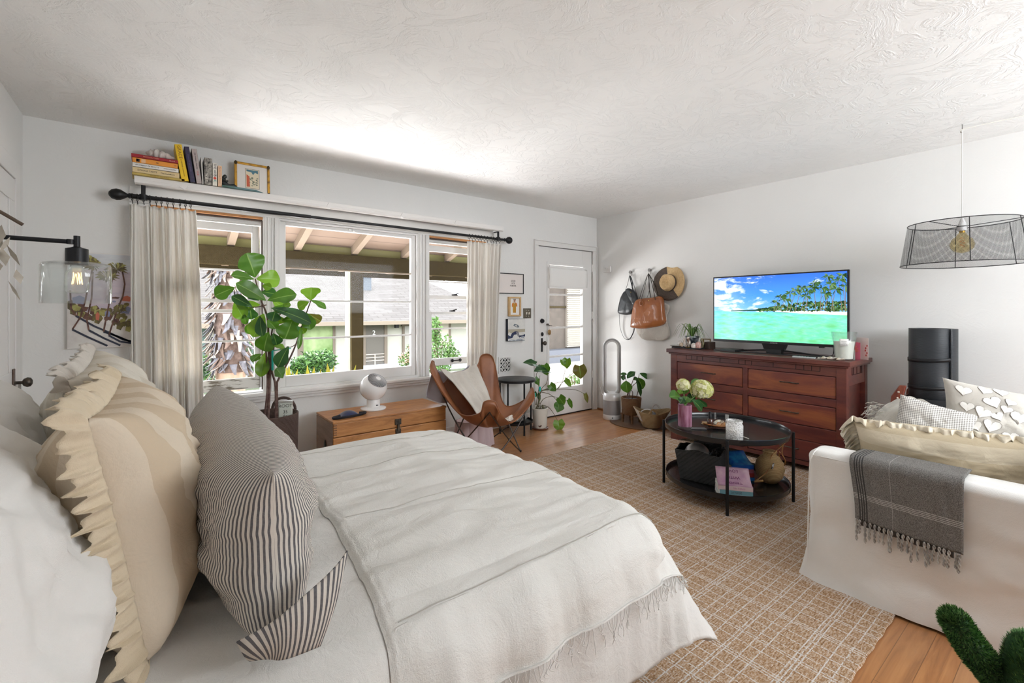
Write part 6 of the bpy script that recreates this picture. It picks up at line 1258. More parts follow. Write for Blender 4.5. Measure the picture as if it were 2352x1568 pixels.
b = B(); leafset(b, [(1563, 910, 1537, 911, 24, 0, 0), (1570, 912, 1562, 927, 14, 2, -.05), (1578, 910, 1571, 928, 18, 0, -.05), (1590, 918, 1613, 943, 17, 2, -.04), (1588, 892, 1604, 870, 16, 0, .05), (1602, 915, 1624, 934, 10, 2, -.03), (1570, 905, 1578, 890, 16, 0, 0), (1560, 905, 1565, 895, 12, 1, 0), (1583, 925, 1590, 900, 16, 2, .02)], Y0, 'oval', .02, 5, 1.1)
b.build('leaves', Lg, t)
b = B(); b.tube([VP+Vector((0, 0, .03)), VP+Vector((0, 0, .17)), h1], .004, 6); b.tube([VP+Vector((.01, 0, .03)), VP+Vector((.012, 0, .17)), h2], .004, 6); b.build('stems', mat('green_stem', (.10, .2, .05), .6), t)
# ribbed glass candle jar
JP = at(1687, 1010, Z=TZ); JP.z = TZ
t = thing('candle_jar', 'ribbed clear glass jar with white wax on coffee table', 'candle', JP)
def hob():
    m, nt, p = NT('hobnail_glass'); v = coords(nt); a = nd(nt, 'ShaderNodeTexVoronoi'); a.inputs['Scale'].default_value = 130; lk(nt, v, a.inputs[0]); out = [n for n in nt.nodes if n.type == 'OUTPUT_MATERIAL'][0]
    p.inputs['Base Color'].default_value = (.8, .8, .8, 1); p.inputs['Roughness'].default_value = .1; bump(nt, p, a.outputs['Distance'], 1, .004)
    tr = nd(nt, 'ShaderNodeBsdfTransparent'); mx = nd(nt, 'ShaderNodeMixShader'); lk(nt, ramp(nt, a.outputs['Distance'], [(.2, (.3, .3, .3)), (.5, (.85, .85, .85))]), mx.inputs[0]); lk(nt, tr.outputs[0], mx.inputs[1]); lk(nt, p.outputs[0], mx.inputs[2]); lk(nt, mx.outputs[0], out.inputs[0]); return m
b = B(); b.lathe([(0, .002), (.045, .002), (.050, .008), (.0505, .095), (.044, .105), (.042, .112), (.047, .114), (.047, .124), (.043, .125)], JP, 40, cap=False); b.build('glass', hob(), t)
b = B(); b.lathe([(0, .004), (.046, .004), (.047, .07), (0, .07)], JP, 30, cap=False); b.build('wax', MATS['wax'], t)
b = B(); b.tube([JP+Vector((.05, -.02, .02)), JP+Vector((.085, -.05, .004))], .002, 6); tag(b.build('matchstick', mat('match_white', (.75, .7, .62), .6)), 'white stick lying beside the ribbed candle jar', 'matchstick')
# wooden tray with shells, bottle
WP = at(1652, 983, Z=TZ); WP.z = TZ
Mw = Matrix.Translation(WP) @ Matrix.Rotation(-.95, 4, 'Z')
t = thing('wooden_dish', 'carved brown wooden leaf dish in middle of coffee table', 'dish', WP)
M_dish = wood('dish_wood', (.12, .04, .015), (.30, .12, .04), (.45, .22, .08), (4, 12, 12), .3)
b = B(Mw); b.grid(lambda i, j: ((i-.5)*.22, (j-.5)*.11*(sin(pi*(i*.9+.05))**.5), .004+.02*(2*j-1)**2+.012*(2*i-1)**2), 24, 10); b.build('bowl', M_dish, t, solid=.005, so=1)
b = B(Mw); [b.tube([(-.03+.015*k, -.03, .014), (-.005+.018*k, .0, .032), (.02+.015*k, .035, .03)], [.006, .011, .005], 8) for k in range(4)]; tag(b.build('driftwood', mat('amber_wood', (.42, .19, .06), .3, c2=(.22, .09, .03), ns=30)), 'curled amber coloured wood pieces in the wooden dish', 'wood pieces')
BP = Mw @ Vector((-.06, -.012, .008))
t = thing('amber_bottle', 'small dark amber dropper bottle standing in wooden dish', 'bottle', BP)
b = B(); b.lathe([(.018, 0), (.019, .004), (.019, .05), (.012, .058)], BP, 20); b.build('body', mat('amber_dark', (.06, .018, .01), .15, coat=.4), t)
b = B(); b.lathe([(.011, .058), (.011, .085), (.008, .088), (.008, .105), (0, .107)], BP, 16); b.build('dropper_cap', M_black, t)
b = B(); b.box(BP+Vector((.03, -.02, .075)), (.018, .006, .045)); b.box(BP+Vector((.03, -.02, .055)), (.02, .008, .004)); tag(b.build('silver_case', mat('silver_plate', (.55, .55, .55), .25, metal=.8), bev=.002), 'small silver cylinder case beside the amber bottle', 'case')
for n_, (dx, dy, z, s, lab) in enumerate(((.0, .015, .016, .042, 'large white brown oyster shell on top of wooden dish'), (.075, .02, .018, .02, 'pointed pale shell at right end of wooden dish'), (-.095, -.004, .012, .024, 'tan flat stone shell at left end of wooden dish'))):
    p = Mw @ Vector((dx, dy, z)); b = B(); b.grid(lambda i, j: (p.x+s*(1+.2*sin(i*19))*j*cos(i*2*pi), p.y+s*(1+.15*cos(i*14))*j*sin(i*2*pi)*.7, p.z+.012+s*.45*(j**2)*(.5+.5*sin(i*9))+(.02*(1-j) if n_ == 1 else 0)), 30, 8, cu=True)
    tag(b.build('seashell', [M_sh, M_sh, mat('tan_stone', (.52, .38, .18), .5)][n_], solid=.003), lab, 'shell', 'shells on the coffee table')
p = Mw @ Vector((.045, -.03, .012)); b = B(); b.cyl(p, .012, .09, 14); tag(b.build('glass_vial', glassy('vial', (.9, .92, .92), 1, 1.5, 0, .2)), 'thin clear glass vial behind the ribbed candle jar', 'vial')
b = B(); b.box(VP+Vector((.075, -.055, .004)), (.10, .05, .006), (0, 0, -.7)); tag(b.build('slate_coaster', mat('slate', (.08, .08, .085), .5), bev=.002), 'flat grey slate piece lying right of the plum vase', 'coaster')
# lower tier: woven black basket, silver sphere, books, wicker bag
M_bwk = basketm('black_woven', (.03, .032, .035), (.11, .115, .12), 400, 1.0, 120)
KP = Vector((2.985, 1.70, LZ)); KM = Matrix.Translation(KP) @ Matrix.Rotation(R(12), 4, 'Z')
t = thing('black_basket', 'black woven square basket on lower tier of coffee table', 'basket', KP)
b = B(KM); kx, ky = .105, .14
def sqr(i, s_): 
    a = i*2*pi; c_, d_ = cos(a), sin(a); q = max(abs(c_), abs(d_)); return (kx*s_*c_/q*(.92+.08*q), ky*s_*d_/q*(.92+.08*q))
b.grid(lambda i, j: (*sqr(i, .86+.22*j), .20*j+.018*j*abs(cos(2*(i*2*pi)))**3), 64, 14, cu=True); b.grid(lambda i, j: (*sqr(i, .86*j+.001), .002), 64, 2, cu=True)
b.build('body', M_bwk, t, solid=.010, so=-1)
b = B(); b.sph(KP+Vector((-.01, .03, .155)), .085, 32); t = thing('silver_ball', 'matte silver grey ball resting in the black woven basket', 'ball', KP+Vector((-.01, .03, .07))); b.build('ball', mat('satin_silver', (.48, .48, .48), .35, metal=.5), t)
b = B(); b.sph(KP+Vector((.052, .02, .15)), .005, 8); b.build('port', M_black, t)
rnd = random.Random(8); b = B()
for k in range(60): b.sph(KP+Vector((.04+rnd.uniform(-.04, .05), -.07+rnd.uniform(-.05, .04), .185+rnd.uniform(-.01, .012))), rnd.uniform(.004, .007), 6)
tag(b.build('bead_string', mat('silver_bead', (.5, .54, .62), .15, metal=.9)), 'tangle of silver beads in the black basket corner', 'beads')
def book3(label, c, rz, w_, d_, h_, cc, texts=(), group='paperbacks on the lower tier', cover=None, curl=0, pc=None):
    M = Matrix.Translation(c) @ Matrix.Rotation(rz, 4, 'Z'); t = thing('paperback', label, 'book', c, group); m = mat('cover_'+str(cc), cc, .4)
    b = B(M); b.bx(-w_/2, w_/2, -d_/2, d_/2, 0, .0015); b.bx(-w_/2, w_/2, -d_/2, -d_/2+.0015, 0, h_); 
    if not curl: b.bx(-w_/2, w_/2, -d_/2, d_/2, h_-.0015, h_)
    b.build('cover', m, t)
    b = B(M); b.bx(-w_/2+.001, w_/2-.002, -d_/2+.0015, d_/2-.002, .0015, h_-.0015); b.build('pages', mat('white_pages', (.80, .79, .75), .85, b=(400, .3, .001)), t)
    if curl:
        b = B(M); b.grid(lambda i, j: ((i-.5)*w_, -d_/2+d_*(j*.96), h_+.001+.075*j**2.2), 6, 14); b.build('curled_cover', mat('mauve_cover', (.42, .22, .36), .35, c2=(.62, .42, .50), ns=10), t, solid=.001, so=1)
    for s_, x, z, sz, ic, face in texts:
        if face == 's': text(s_, sz, M @ frameM((x, -d_/2-.0008, z), (1, 0, 0), (0, 0, 1)), mat('ink_'+str(ic), ic, .5), t, ext=.0003)
        else: text(s_, sz, M @ frameM((x, z, h_+.001+.075*((z+d_/2)/(d_*.96))**2.2+.003), (-1, 0, 0), (0, -1, -1.2*max(0, (z+d_/2)/d_)**1.2)), mat('ink_'+str(ic), ic, .5), t, ext=.0003)
    return t
q0 = at(1655, 1110, Z=LZ); SA = Vector((2.88, 1.43, LZ)); rz1 = R(-52)
Kk = (.10, .03, .09)
book3('bottom white paperback of front stack on the lower tier', SA, rz1, .195, .135, .022, (.72, .74, .74), [('FICTION', .03, .011, .014, (.05, .12, .3), 's')])
book3('teal spined paperback in middle of the front stack', SA+Vector((0, 0, .022)), rz1+.04, .19, .13, .028, (.20, .42, .50), [('SAVAGE', 0, .014, .018, (.06, .08, .12), 's')])
tb = book3('mauve paperback with curling cover on top of front stack', SA+Vector((0, 0, .050)), rz1-.03, .195, .135, .026, (.66, .52, .55), [('TEN THINGS', .02, .013, .012, (.45, .12, .3), 's'), ('LOVE', .0, .045, .028, (.16, .03, .12), 't'), ('WITH', .0, .01, .03, (.16, .03, .12), 't'), ('TENDS', .0, -.03, .03, (.16, .03, .12), 't')], curl=1)
SBk = Vector((3.20, 1.56, LZ)); rz2 = R(-35)
book3('blue paperback at bottom of the rear stack', SBk, rz2, .16, .14, .022, (.03, .20, .55))
book3('dark red paperback in rear stack on lower tier', SBk+Vector((0, 0, .022)), rz2, .16, .13, .028, (.40, .05, .05), [('THE LOTTERY', -.01, .014, .015, (.8, .7, .6), 's')])
book3('pink and red spined paperback in the rear stack', SBk+Vector((0, 0, .05)), rz2, .155, .13, .026, (.50, .15, .22), [('SKIN', .01, .013, .016, (.12, .05, .06), 's')])
t = book3('bright blue paperback on top of the rear stack', SBk+Vector((0, 0, .076)), rz2, .155, .13, .028, (.015, .10, .42))
b = B(Matrix.Translation(SBk+Vector((0, 0, .104))) @ Matrix.Rotation(rz2, 4, 'Z')); b.grid(lambda i, j: ((i-.5)*.155, -.065+.13*j, .002+.06*j**1.8), 4, 10); b.build('raised_cover', mat('ocean_cover', (.01, .08, .36), .3, c2=(.05, .35, .62), ns=16), t, solid=.001)
b = B(); b.box((3.28, 1.80, LZ+.19), (.26, .012, .05), (.1, .25, -.6)); tag(b.build('wood_slab', mat('driftwood_grey', (.22, .17, .13), .8, c2=(.10, .07, .05), ns=30), bev=.004), 'weathered grey brown wooden slab leaning behind books on lower tier', 'wood slab')
b = B(); b.box((3.13, 1.74, LZ+.11), (.16, .10, .21), (0, 0, -.6)); tag(b.build('black_box', mat('matte_black', (.014, .014, .015), .7), bev=.006), 'plain black box standing between basket and blue books', 'box')
WB = Vector((3.285, 1.385, LZ)); M_wick = basketm('wicker_gourd', (.48, .29, .12), (.66, .46, .23), 500, .7, 160)
t = thing('wicker_bag', 'gourd shaped tan wicker handbag with leather straps on lower tier', 'bag', WB)
b = B(); b.lathe([(.0, .0), (.05, .003), (.085, .04), (.098, .09), (.09, .135), (.065, .17), (.045, .185), (.044, .20), (.05, .207), (.045, .212), (0, .214)], WB, 48, sy=.9); b.build('body', M_wick, t)
M_ls = mat('tan_strap', (.50, .26, .10), .45)
b = B(); W_ = lambda x, y, z: WB+Vector((x, y, z))
b.tube(spline([W_(-.06, -.02, .15), W_(-.03, -.03, .20), W_(.02, -.05, .235), W_(.07, -.07, .27), W_(.085, -.075, .28)], 7), .008, 8, flat=.4); b.tube(spline([W_(.06, -.06, .26), W_(.045, -.06, .20), W_(.055, -.075, .15), W_(.09, -.05, .11), W_(.10, -.02, .15), W_(.06, -.04, .20)], 7), .007, 8, flat=.4)
b.tube(spline([W_(-.06, -.03, .14), W_(-.10, -.02, .09), W_(-.15, .01, .05), W_(-.15, .03, .03), W_(-.10, .0, .03)], 7), .008, 8, flat=.4); b.build('strap', M_ls, t)
b = B(); b.tube([W_(-.072+.012*cos(a), -.052, .135+.012*sin(a)) for a in [2*pi*k/14 for k in range(14)]], .003, 6, closed=True); b.tube([W_(-.06, -.05, .15), W_(-.085, -.05, .12)], .005, 6); b.build('buckle', mat('silver_plate', (.55, .55, .55), .25, metal=.8), t)

# ------------------------------------------------------------------ bed
BX0, BX1, BY0, BY1, BT = XL+.02, 1.22, .93, 2.22, .61
t = thing('bed', 'bed frame and mattress under the white bedding', 'bed', ((BX0+BX1)/2, (BY0+BY1)/2, 0))
b = B(); b.bx(BX0, BX1-.03, BY0+.02, BY1-.02, .14, .30); b.build('base', mat('bed_base', (.30, .28, .26), .9), t, bev=.01)
b = B(); b.bx(BX0, BX1-.05, BY0+.03, BY1-.03, .30, BT-.04); b.build('mattress', fabric('mattress_white', (.75, .74, .72)), t, bev=.03)
for x in (BX0+.1, BX1-.15):
    for y in (BY0+.1, BY1-.1): b = B(); b.bx(x-.03, x+.03, y-.03, y+.03, 0, .14); b.build('leg', M_black, t)
def drape(a, c, x0, x1, y0, y1, z0, Rr, flare, foot=True, crown=.045, wr=1.0, lift=0):
    # a: cloth x coordinate, c: cloth y coordinate ; returns world point on the draped surface
    dx = max(0, a-x1); dy = max(0, y0-c, c-y1); sy = -1 if c < y0 else 1
    d_ = math.hypot(dx, dy)
    px, py = min(a, x1), min(max(c, y0), y1)
    if d_ > 0: ux, uy = dx/d_, sy*dy/d_
    else: ux = uy = 0
    q = pi*Rr/2
    if d_ < q: out, drop = Rr*sin(d_/Rr), Rr*(1-cos(d_/Rr))
    else:
        cor = 2*abs(ux*uy)**1.3 if sy < 0 else 0; out, drop = Rr+(d_-q)*(flare+.50*cor), Rr+(d_-q)*(1-.42*cor); ux, uy = ux*(1+.25*cor), uy*(1-.30*cor)
    tx, ty = (px-x0)/(x1-x0), (py-y0)/(y1-y0)
    z = z0+crown*(4*ty*(1-ty))**.6*min(1, (1-tx)*4+.35)-drop
    P = Vector((px+ux*out, py+uy*out, z))
    n1 = nz(a*2.2+3, c*6.5, .3)*.016+nz(a*5, c*15, 1.7)*.010+nz(a*9+c*7, c*27, 4)*.005
    n2 = (nz(a*9, c*1.5, 2)*.022+nz(a*21, c*3, 6)*.006) if dy > 0 else (nz(a*1.5, c*9, 2)*.022 if dx > 0 else 0)
    k = min(1, d_/.25); n_ = n1*(1-k)+(n2+n1*.3)*k
    out_v = Vector((ux*k, uy*k, 1-k*.8)).normalized()
    return P+out_v*(n_*wr+lift)
M_duv = fabric('duvet_linen', (.73, .715, .69), (.69, .68, .65), thread=700, fold=30, fst=.35)
def spread():
    m, nt, p = NT('bedspread_cotton'); v = coords(nt); s_ = sep(nt, v)
    lk(nt, ramp(nt, noi(nt, v, 5, 5), [(.3, (.74, .73, .70)), (.7, (.70, .69, .655))]), p.inputs['Base Color']); p.inputs['Roughness'].default_value = .95; p.inputs['Specular IOR Level'].default_value = .1
    h = mth(nt, 'ADD', mth(nt, 'MULTIPLY', noi(nt, coords(nt, (1, 1.3, 1)), 9, 6, .6, .8), 1.2), mth(nt, 'MULTIPLY', noi(nt, v, 300, 2), .18)); bump(nt, p, h, .38, .02); return m
t = thing('duvet', 'white linen duvet hanging over bed sides to a pointed corner', 'duvet', (.35, 1.5, .3))
A0, A1, C0, C1 = BX0, BX1+.42, BY0-.44, BY1+.40
def duv(i, j):
    a = A0+(A1-A0)*i; c = C0+(C1-C0)*j; p = drape(a, c, BX0, BX1-.03, BY0+.04, BY1-.02, BT, .13, .07)
    e = min(1, (j)*9, (1-j)*9, (1-i)*9); 
    return p
b = B(); b.grid(duv, 170, 170); b.build('cover', M_duv, t, solid=.035, so=-1)
BS = thing('bedspread', 'white cotton bedspread with stitched seams and frayed fringe on bed', 'bedspread', (.8, 1.5, .4))
SA0, SA1, SC0, SC1 = .36, BX1+.27, BY0-.21, BY1+.25
SEAM = (BY0-.015, BY0+.40, BY0+.80, BY1-.13)
def spr(i, j, lift=.014):
    c = SC0+(SC1-SC0)*j; a0 = SA0+.05*sin(j*3); a = a0+(SA1-a0)*i; lf = lift*min(1, i*30+.2)
    s_ = sum(math.exp(-((c-q-.01*nz(a*3, q*9))/.0045)**2) for q in SEAM); s_ += math.exp(-((i-.012)/.006)**2)*-.6
    return drape(a, c, BX0, BX1-.03, BY0+.04, BY1-.02, BT, .13, .07, lift=lf-.005*s_+.003*(1 if s_ > .2 else 0))
b = B(); b.grid(spr, 240, 420); b.build('cloth', spread(), BS)
rnd = random.Random(4)
def seam(): return mat('seam_thread', (.48, .46, .42), .9)
b = B()
for q in SEAM:
    j = (q-SC0)/(SC1-SC0); b.tube([spr(.03+.95*k/120, j+.0012*nz(k*.2, q*7))+Vector((0, 0, .0052)) for k in range(121)], .0014, 5)
b.build('seam_stitching', seam(), BS)
b = B()
for k in range(95):
    i = .02+.975*k/95+rnd.uniform(-.003, .003); p = spr(i, 0); L = rnd.uniform(.015, .065); o_ = Vector((.0, -.006, 0)); w_ = rnd.uniform(-.025, .02)
    pts = [p+o_, p+o_+Vector((w_*.3, -.004, -L*.35)), p+o_+Vector((w_*1.2, -.008, -L*.75)), p+o_+Vector((w_*.6, -.010, -L))]; b.tube(spline(pts, 3), .0011, 4)
for k in range(90):
    j = .02+.96*k/90; p = spr(1, j); L = rnd.uniform(.02, .05); b.tube([p+Vector((.005, 0, 0)), p+Vector((.007, rnd.uniform(-.01, .01), -L))], .0013, 4)
b.tube([spr(k/200, 0)+Vector((0, -.003, 0)) for k in range(201)], .003, 5)
b.build('fringe', M_duv, BS)
# pillows
def pillow(name, label, M, w_, h_, th, m, seed=1, wr=.012, pinch=.10, cat='pillow', group=None, piping=None, n=56, bend=0, ear=1.0, flange=0, parts=None):
    t = thing(name, label, cat, M.translation, group)
    def f(i, j, sg):
        u, v = i*2-1, j*2-1; au, av = abs(u), abs(v)
        x = u*w_/2*(1-pinch*(1-au**1.5)*0-pinch*.55*(1-v*v)*au**2*0); 
        x = w_/2*u*(1-pinch*(1-v*v)*au); y = h_/2*v*(1-pinch*(1-u*u)*av)
        z = sg*th/2*((1-au**2.6)*(1-av**2.6))**.42
        k = (1-au**2.5)*(1-av**2.5)
        z += sg*(nz(u*2.5+seed, v*2.5, sg)*wr*1.8+nz(u*7+seed, v*5, sg+3)*wr*.7+.4*wr*nz(u*16+v*5, v*12, seed))*k
        e_ = max(au, av)**10; rr = .08*wr*nz(u*8, v*8, seed)*e_
        z += bend*(v*v)-bend*.5+rr
        return (x, y, z)
    b = B(M); b.grid(lambda i, j: f(i, j, 1), n, n); b.grid(lambda i, j: f(j, i, -1), n, n)
    S_ = [0.0]
    for k in range(400):
        q0, q1 = (k/400)*2-1, ((k+1)/400)*2-1; zf = lambda q: th/2*(1-min(1, abs(q))**2.6)**.42; S_.append(S_[-1]+math.hypot((q1-q0)*w_/2, zf(q1)-zf(q0)))
    sa = lambda i: S_[min(399, int(i*400))]+(S_[min(399, int(i*400))+1]-S_[min(399, int(i*400))])*(i*400-min(399, int(i*400)))-S_[200]
    b.uv = [(sa(i/n), (j/n-.5)*h_) for i in range(n+1) for j in range(n+1)]+[(sa(j/n), (i/n-.5)*h_) for i in range(n+1) for j in range(n+1)]
    o_ = b.build('cover' if parts is None else parts, m, t, weld=True)
    if piping:
        b = B(M); pts = [f(k/40, 0, 0) for k in range(40)]+[f(1, k/40, 0) for k in range(40)]+[f(1-k/40, 1, 0) for k in range(40)]+[f(0, 1-k/40, 0) for k in range(40)]; b.tube(pts, piping, 6, closed=True); b.build('piping', m, t)
    t['_f'] = 1; del t['_f']
    return t, f
def ruffle(M, f, w_, m, t, amp=.02, waves=34, sides=(0, 1, 2, 3), seed=1, inset=0, name='ruffle', dirz=0, fold=None, n=700):
    b = B(M)
    per = []
    for s_ in sides:
        for k in range(n//4):
            q = k/(n//4); u, v = ((q, 0), (1, q), (1-q, 1), (0, 1-q))[s_]; c_ = Vector(f(min(1, max(0, .5+(u-.5)*(1-inset))), min(1, max(0, .5+(v-.5)*(1-inset))), 1 if inset else 0)); o_ = Vector(((0, -1, 0), (1, 0, 0), (0, 1, 0), (-1, 0, 0))[s_]); per.append((c_, o_, q, s_))
    N = len(per); R_ = 9
    vs = []
    for i, (c_, o_, q, s_) in enumerate(per):
        co = min(q, 1-q); 
        if len(sides) == 4: # soften corners
            s2 = (s_+1) % 4 if q > .5 else (s_-1) % 4; o2 = Vector(((0, -1, 0), (1, 0, 0), (0, 1, 0), (-1, 0, 0))[s2]); k_ = max(0, .5-co/.12*.5); o_ = (o_*(1-k_)+o2*k_).normalized()
        tg = Vector((0, 0, 1)).cross(o_)
        for r_ in range(R_+1):
            g = r_/R_; a = i/N*waves*2*pi*(len(sides)/4)+2.2*nz(i*.03, seed); am = amp*g**.8*(.5+.9*abs(nz(i*.05, seed+5)))
            p = c_+o_*w_*(g*(.8+.35*nz(i*.06, seed+9)))+Vector((0, 0, am*sin(a)+am*.55*sin(a*2.3+g*2)+am*.3*nz(i*.35, g*4, seed)+dirz*g))+tg*am*.4*cos(a*1.0+g*2)+o_*am*.25*sin(a*1.7+2)
            if fold: p += Vector(fold)*g*g
            vs.append(p)
    cl = len(sides) == 4
    b.add(vs, [(i*(R_+1)+r_, i*(R_+1)+r_+1, ((i+1) % N)*(R_+1)+r_+1, ((i+1) % N)*(R_+1)+r_) for i in range(N if cl else N-1) for r_ in range(R_)])
    return b.build(name, m, t, solid=.0012)
def PM(c, xa, up, rot=0): # pillow matrix: local x along xa, local y along up
    return frameM(c, xa, up) @ Matrix.Rotation(rot, 4, 'Z')
M_pw = fabric('white_pillow_cotton', (.80, .79, .765), (.76, .75, .725), fold=9, fst=.35)
def stripes(name, ca, cb, per, duty=.42, ax=0, dist=.0):
    m, nt, p = NT(name); MATS[name] = m; v = coords(nt); s_ = sep(nt, nd(nt, 'ShaderNodeUVMap').outputs[0]); u = s_[ax]
    u = mth(nt, 'ADD', u, mth(nt, 'MULTIPLY', mth(nt, 'SUBTRACT', noi(nt, v, 7, 3), .5), dist))
    f_ = mth(nt, 'LESS_THAN', mth(nt, 'FRACT', mth(nt, 'DIVIDE', u, per)), duty); n_ = noi(nt, v, 220, 2)
    c = mix(nt, f_, ca, cb); c = mix(nt, mth(nt, 'MULTIPLY', n_, .25), c, (.5, .47, .42)); lk(nt, c, p.inputs['Base Color']); p.inputs['Roughness'].default_value = .95; p.inputs['Specular IOR Level'].default_value = .1
    bump(nt, p, noi(nt, v, 16, 5, .6, .7), .35, .012); return m
pillow('pillow', 'plain white pillow lying against the wall behind all others', PM((-.47, 1.45, .80), (0, 1, 0), (-.12, 0, 1)), .72, .46, .20, M_pw, 3, .014, .08, group='white sleeping pillows', piping=.002)
pillow('pillow', 'white pillow wedged behind the far ruffled sham, its corner showing', PM((-.30, 1.74, .82), (0, 1, .02), (-.42, 0, 1)), .74, .50, .24, M_pw, 8, .016, .10, group='white sleeping pillows', piping=.002)
pillow('pillow', 'big white pillow nearest the camera at bottom left', PM((-.235, 1.075, .835), (.04, 1, -.03), (-.50, 0, 1)), .72, .50, .30, M_pw, 5, .018, .09, group='white sleeping pillows', piping=.0025)
M_sh1 = stripes('sham_striped_linen', (.70, .60, .47), (.60, .48, .34), .15, .5, 0, .01); M_rf = fabric('ruffle_beige', (.70, .60, .45), (.62, .52, .37), fold=22, fst=.3)
M_sh2 = stripes('sham_pale_linen', (.66, .62, .54), (.60, .55, .46), .15, .4, 0, .01); M_rf2 = fabric('ruffle_grey', (.62, .58, .52), (.52, .48, .43), fold=22, fst=.3)
M1 = PM((-.095, 1.93, .875), (.02, 1, .06), (-.30, 0, 1))
t, f = pillow('ruffled_sham', 'pale grey beige ruffled pillow sham, the far one by curtain', M1, .60, .48, .26, M_sh2, 12, .018, .08)
ruffle(M1, f, .048, M_rf2, t, .012, 60, seed=3, fold=(0, 0, -.02))
M2 = PM((-.035, 1.345, .862), (.03, 1, .0), (-.18, 0, 1))
t, f = pillow('ruffled_sham', 'sandy beige striped sham with big ruffles, nearest the camera', M2, .62, .45, .26, M_sh1, 14, .022, .08)
ruffle(M2, f, .052, M_rf, t, .014, 54, seed=7, fold=(0, 0, -.035))
M_strp = stripes('ticking_stripe', (.66, .62, .56), (.085, .085, .10), .0100, .46, 0, .004)
M3 = PM((.185, 1.435, .815), (.01, 1, .022), (-.05, 0, 1))
t, f = pillow('lumbar_pillow', 'long navy and cream ticking striped pillow in middle of bed', M3, 1.04, .34, .25, M_strp, 21, .020, .06, n=90)
FA, FB_, FD, FT = Vector((-.515, -.02, .12)), Vector((-.522, -.105, -.07)), Vector((-.505, -.158, -.05)), Vector((-.548, -.160, .055))
b = B(M3); b.grid(lambda i, j: FB_.lerp(FA, i).lerp(FD.lerp(FT, i), j)+Vector((-.030*sin(pi*i)*(1-j*.6)-.012*sin(pi*j), 0, .006*sin(i*9))), 14, 16); b.uv = [((i/14)*.185-(j/16)*.02, j/16*.16) for i in range(15) for j in range(17)]; b.build('case_flap', M_strp, t, solid=.004)
# ------------------------------------------------------------------ sofa
M_sofa = fabric('slipcover_cotton', (.82, .81, .79), (.78, .77, .745), thread=500, fold=6, fst=.3)
SX = 2.44
sofa = thing('sofa', 'white slipcovered sofa seen from its arm side at right', 'sofa', (3.4, .4, 0))
def rbox(x0, x1, y0, y1, z0, z1, r, flare=0, crown=.01, seed=1, nw=.004):
    b = B(); cx_, cy_ = (x0+x1)/2, (y0+y1)/2; hx, hy = (x1-x0)/2, (y1-y0)/2; per = []
    N = 120
    def ringp(a, rr):
        c_, s_ = cos(a), sin(a); q = (abs(c_)**7+abs(s_)**7)**(-1/7); return c_*q, s_*q
    rows = []
    for k in range(25): z = z0+(z1-r-z0)*k/24; rows.append((z, 0, 1))
    for k in range(1, 7): a = k/6*pi/2; rows.append((z1-r+r*sin(a), r*(1-cos(a)), 1))
    for k in range(1, 6): rows.append((z1+crown*(k/5), r, 1-k/5))
    def P(i, j):
        k = min(len(rows)-1, int(round(j*(len(rows)-1)))); z, ins, sc = rows[k]; a = i*2*pi; c_, s_ = ringp(a, 0); fl = flare*max(0, 1-(z-z0)/.28)**2*(1+.8*abs(c_*s_))+.004*sin(a*26)*max(0, 1-(z-z0)/.2)*(1 if flare else 0)
        x = c_*(hx-ins+fl)*sc; y = s_*(hy-ins+fl)*sc; w_ = nw*(nz(x*5+y*4, z*9, seed)+.5*nz(x*12+y*9, z*22, seed)); return (cx_+x+w_, cy_+y+w_, z+(w_ if sc < 1 else 0))
    b.grid(P, N, len(rows)-1, cu=True); return b
rbox(SX, SX+.19, -.12, .865, .012, .605, .035, .022, .006, 2, .012).build('arm', M_sofa, sofa)
rbox(3.80, 3.98, -.12, .865, .012, .605, .035, .012, .006, 3, .008).build('arm', M_sofa, sofa)
rbox(SX+.15, 3.84, -.10, .84, .012, .30, .02, .012, .0, 4, .006).build('base', M_sofa, sofa)
rbox(SX+.18, 3.82, -.14, .06, .2, .80, .06, 0, .01, 5, .01).build('back', M_sofa, sofa)
for x0, x1 in ((SX+.20, 3.21), (3.22, 3.79)): rbox(x0, x1, .05, .87, .29, .45, .05, 0, .02, 6, .008).build('seat_cushion', M_sofa, sofa)
for x0, x1 in ((SX+.24, 3.20), (3.22, 3.78)): rbox(x0, x1, .02, .20, .44, .74, .07, 0, .02, 7, .012).build('back_cushion', M_sofa, sofa)
b = B(); b.tube([(SX+.002, .862, .02), (SX+.004, .855, .45), (SX+.006, .850, .56), (SX+.02, .84, .595), (SX+.05, .835, .606)], .003, 6); b.tube([(SX+.006, .84, .585), (SX+.005, .2, .585), (SX+.006, -.1, .585)], .0028, 6); b.build('piping', M_sofa, sofa)
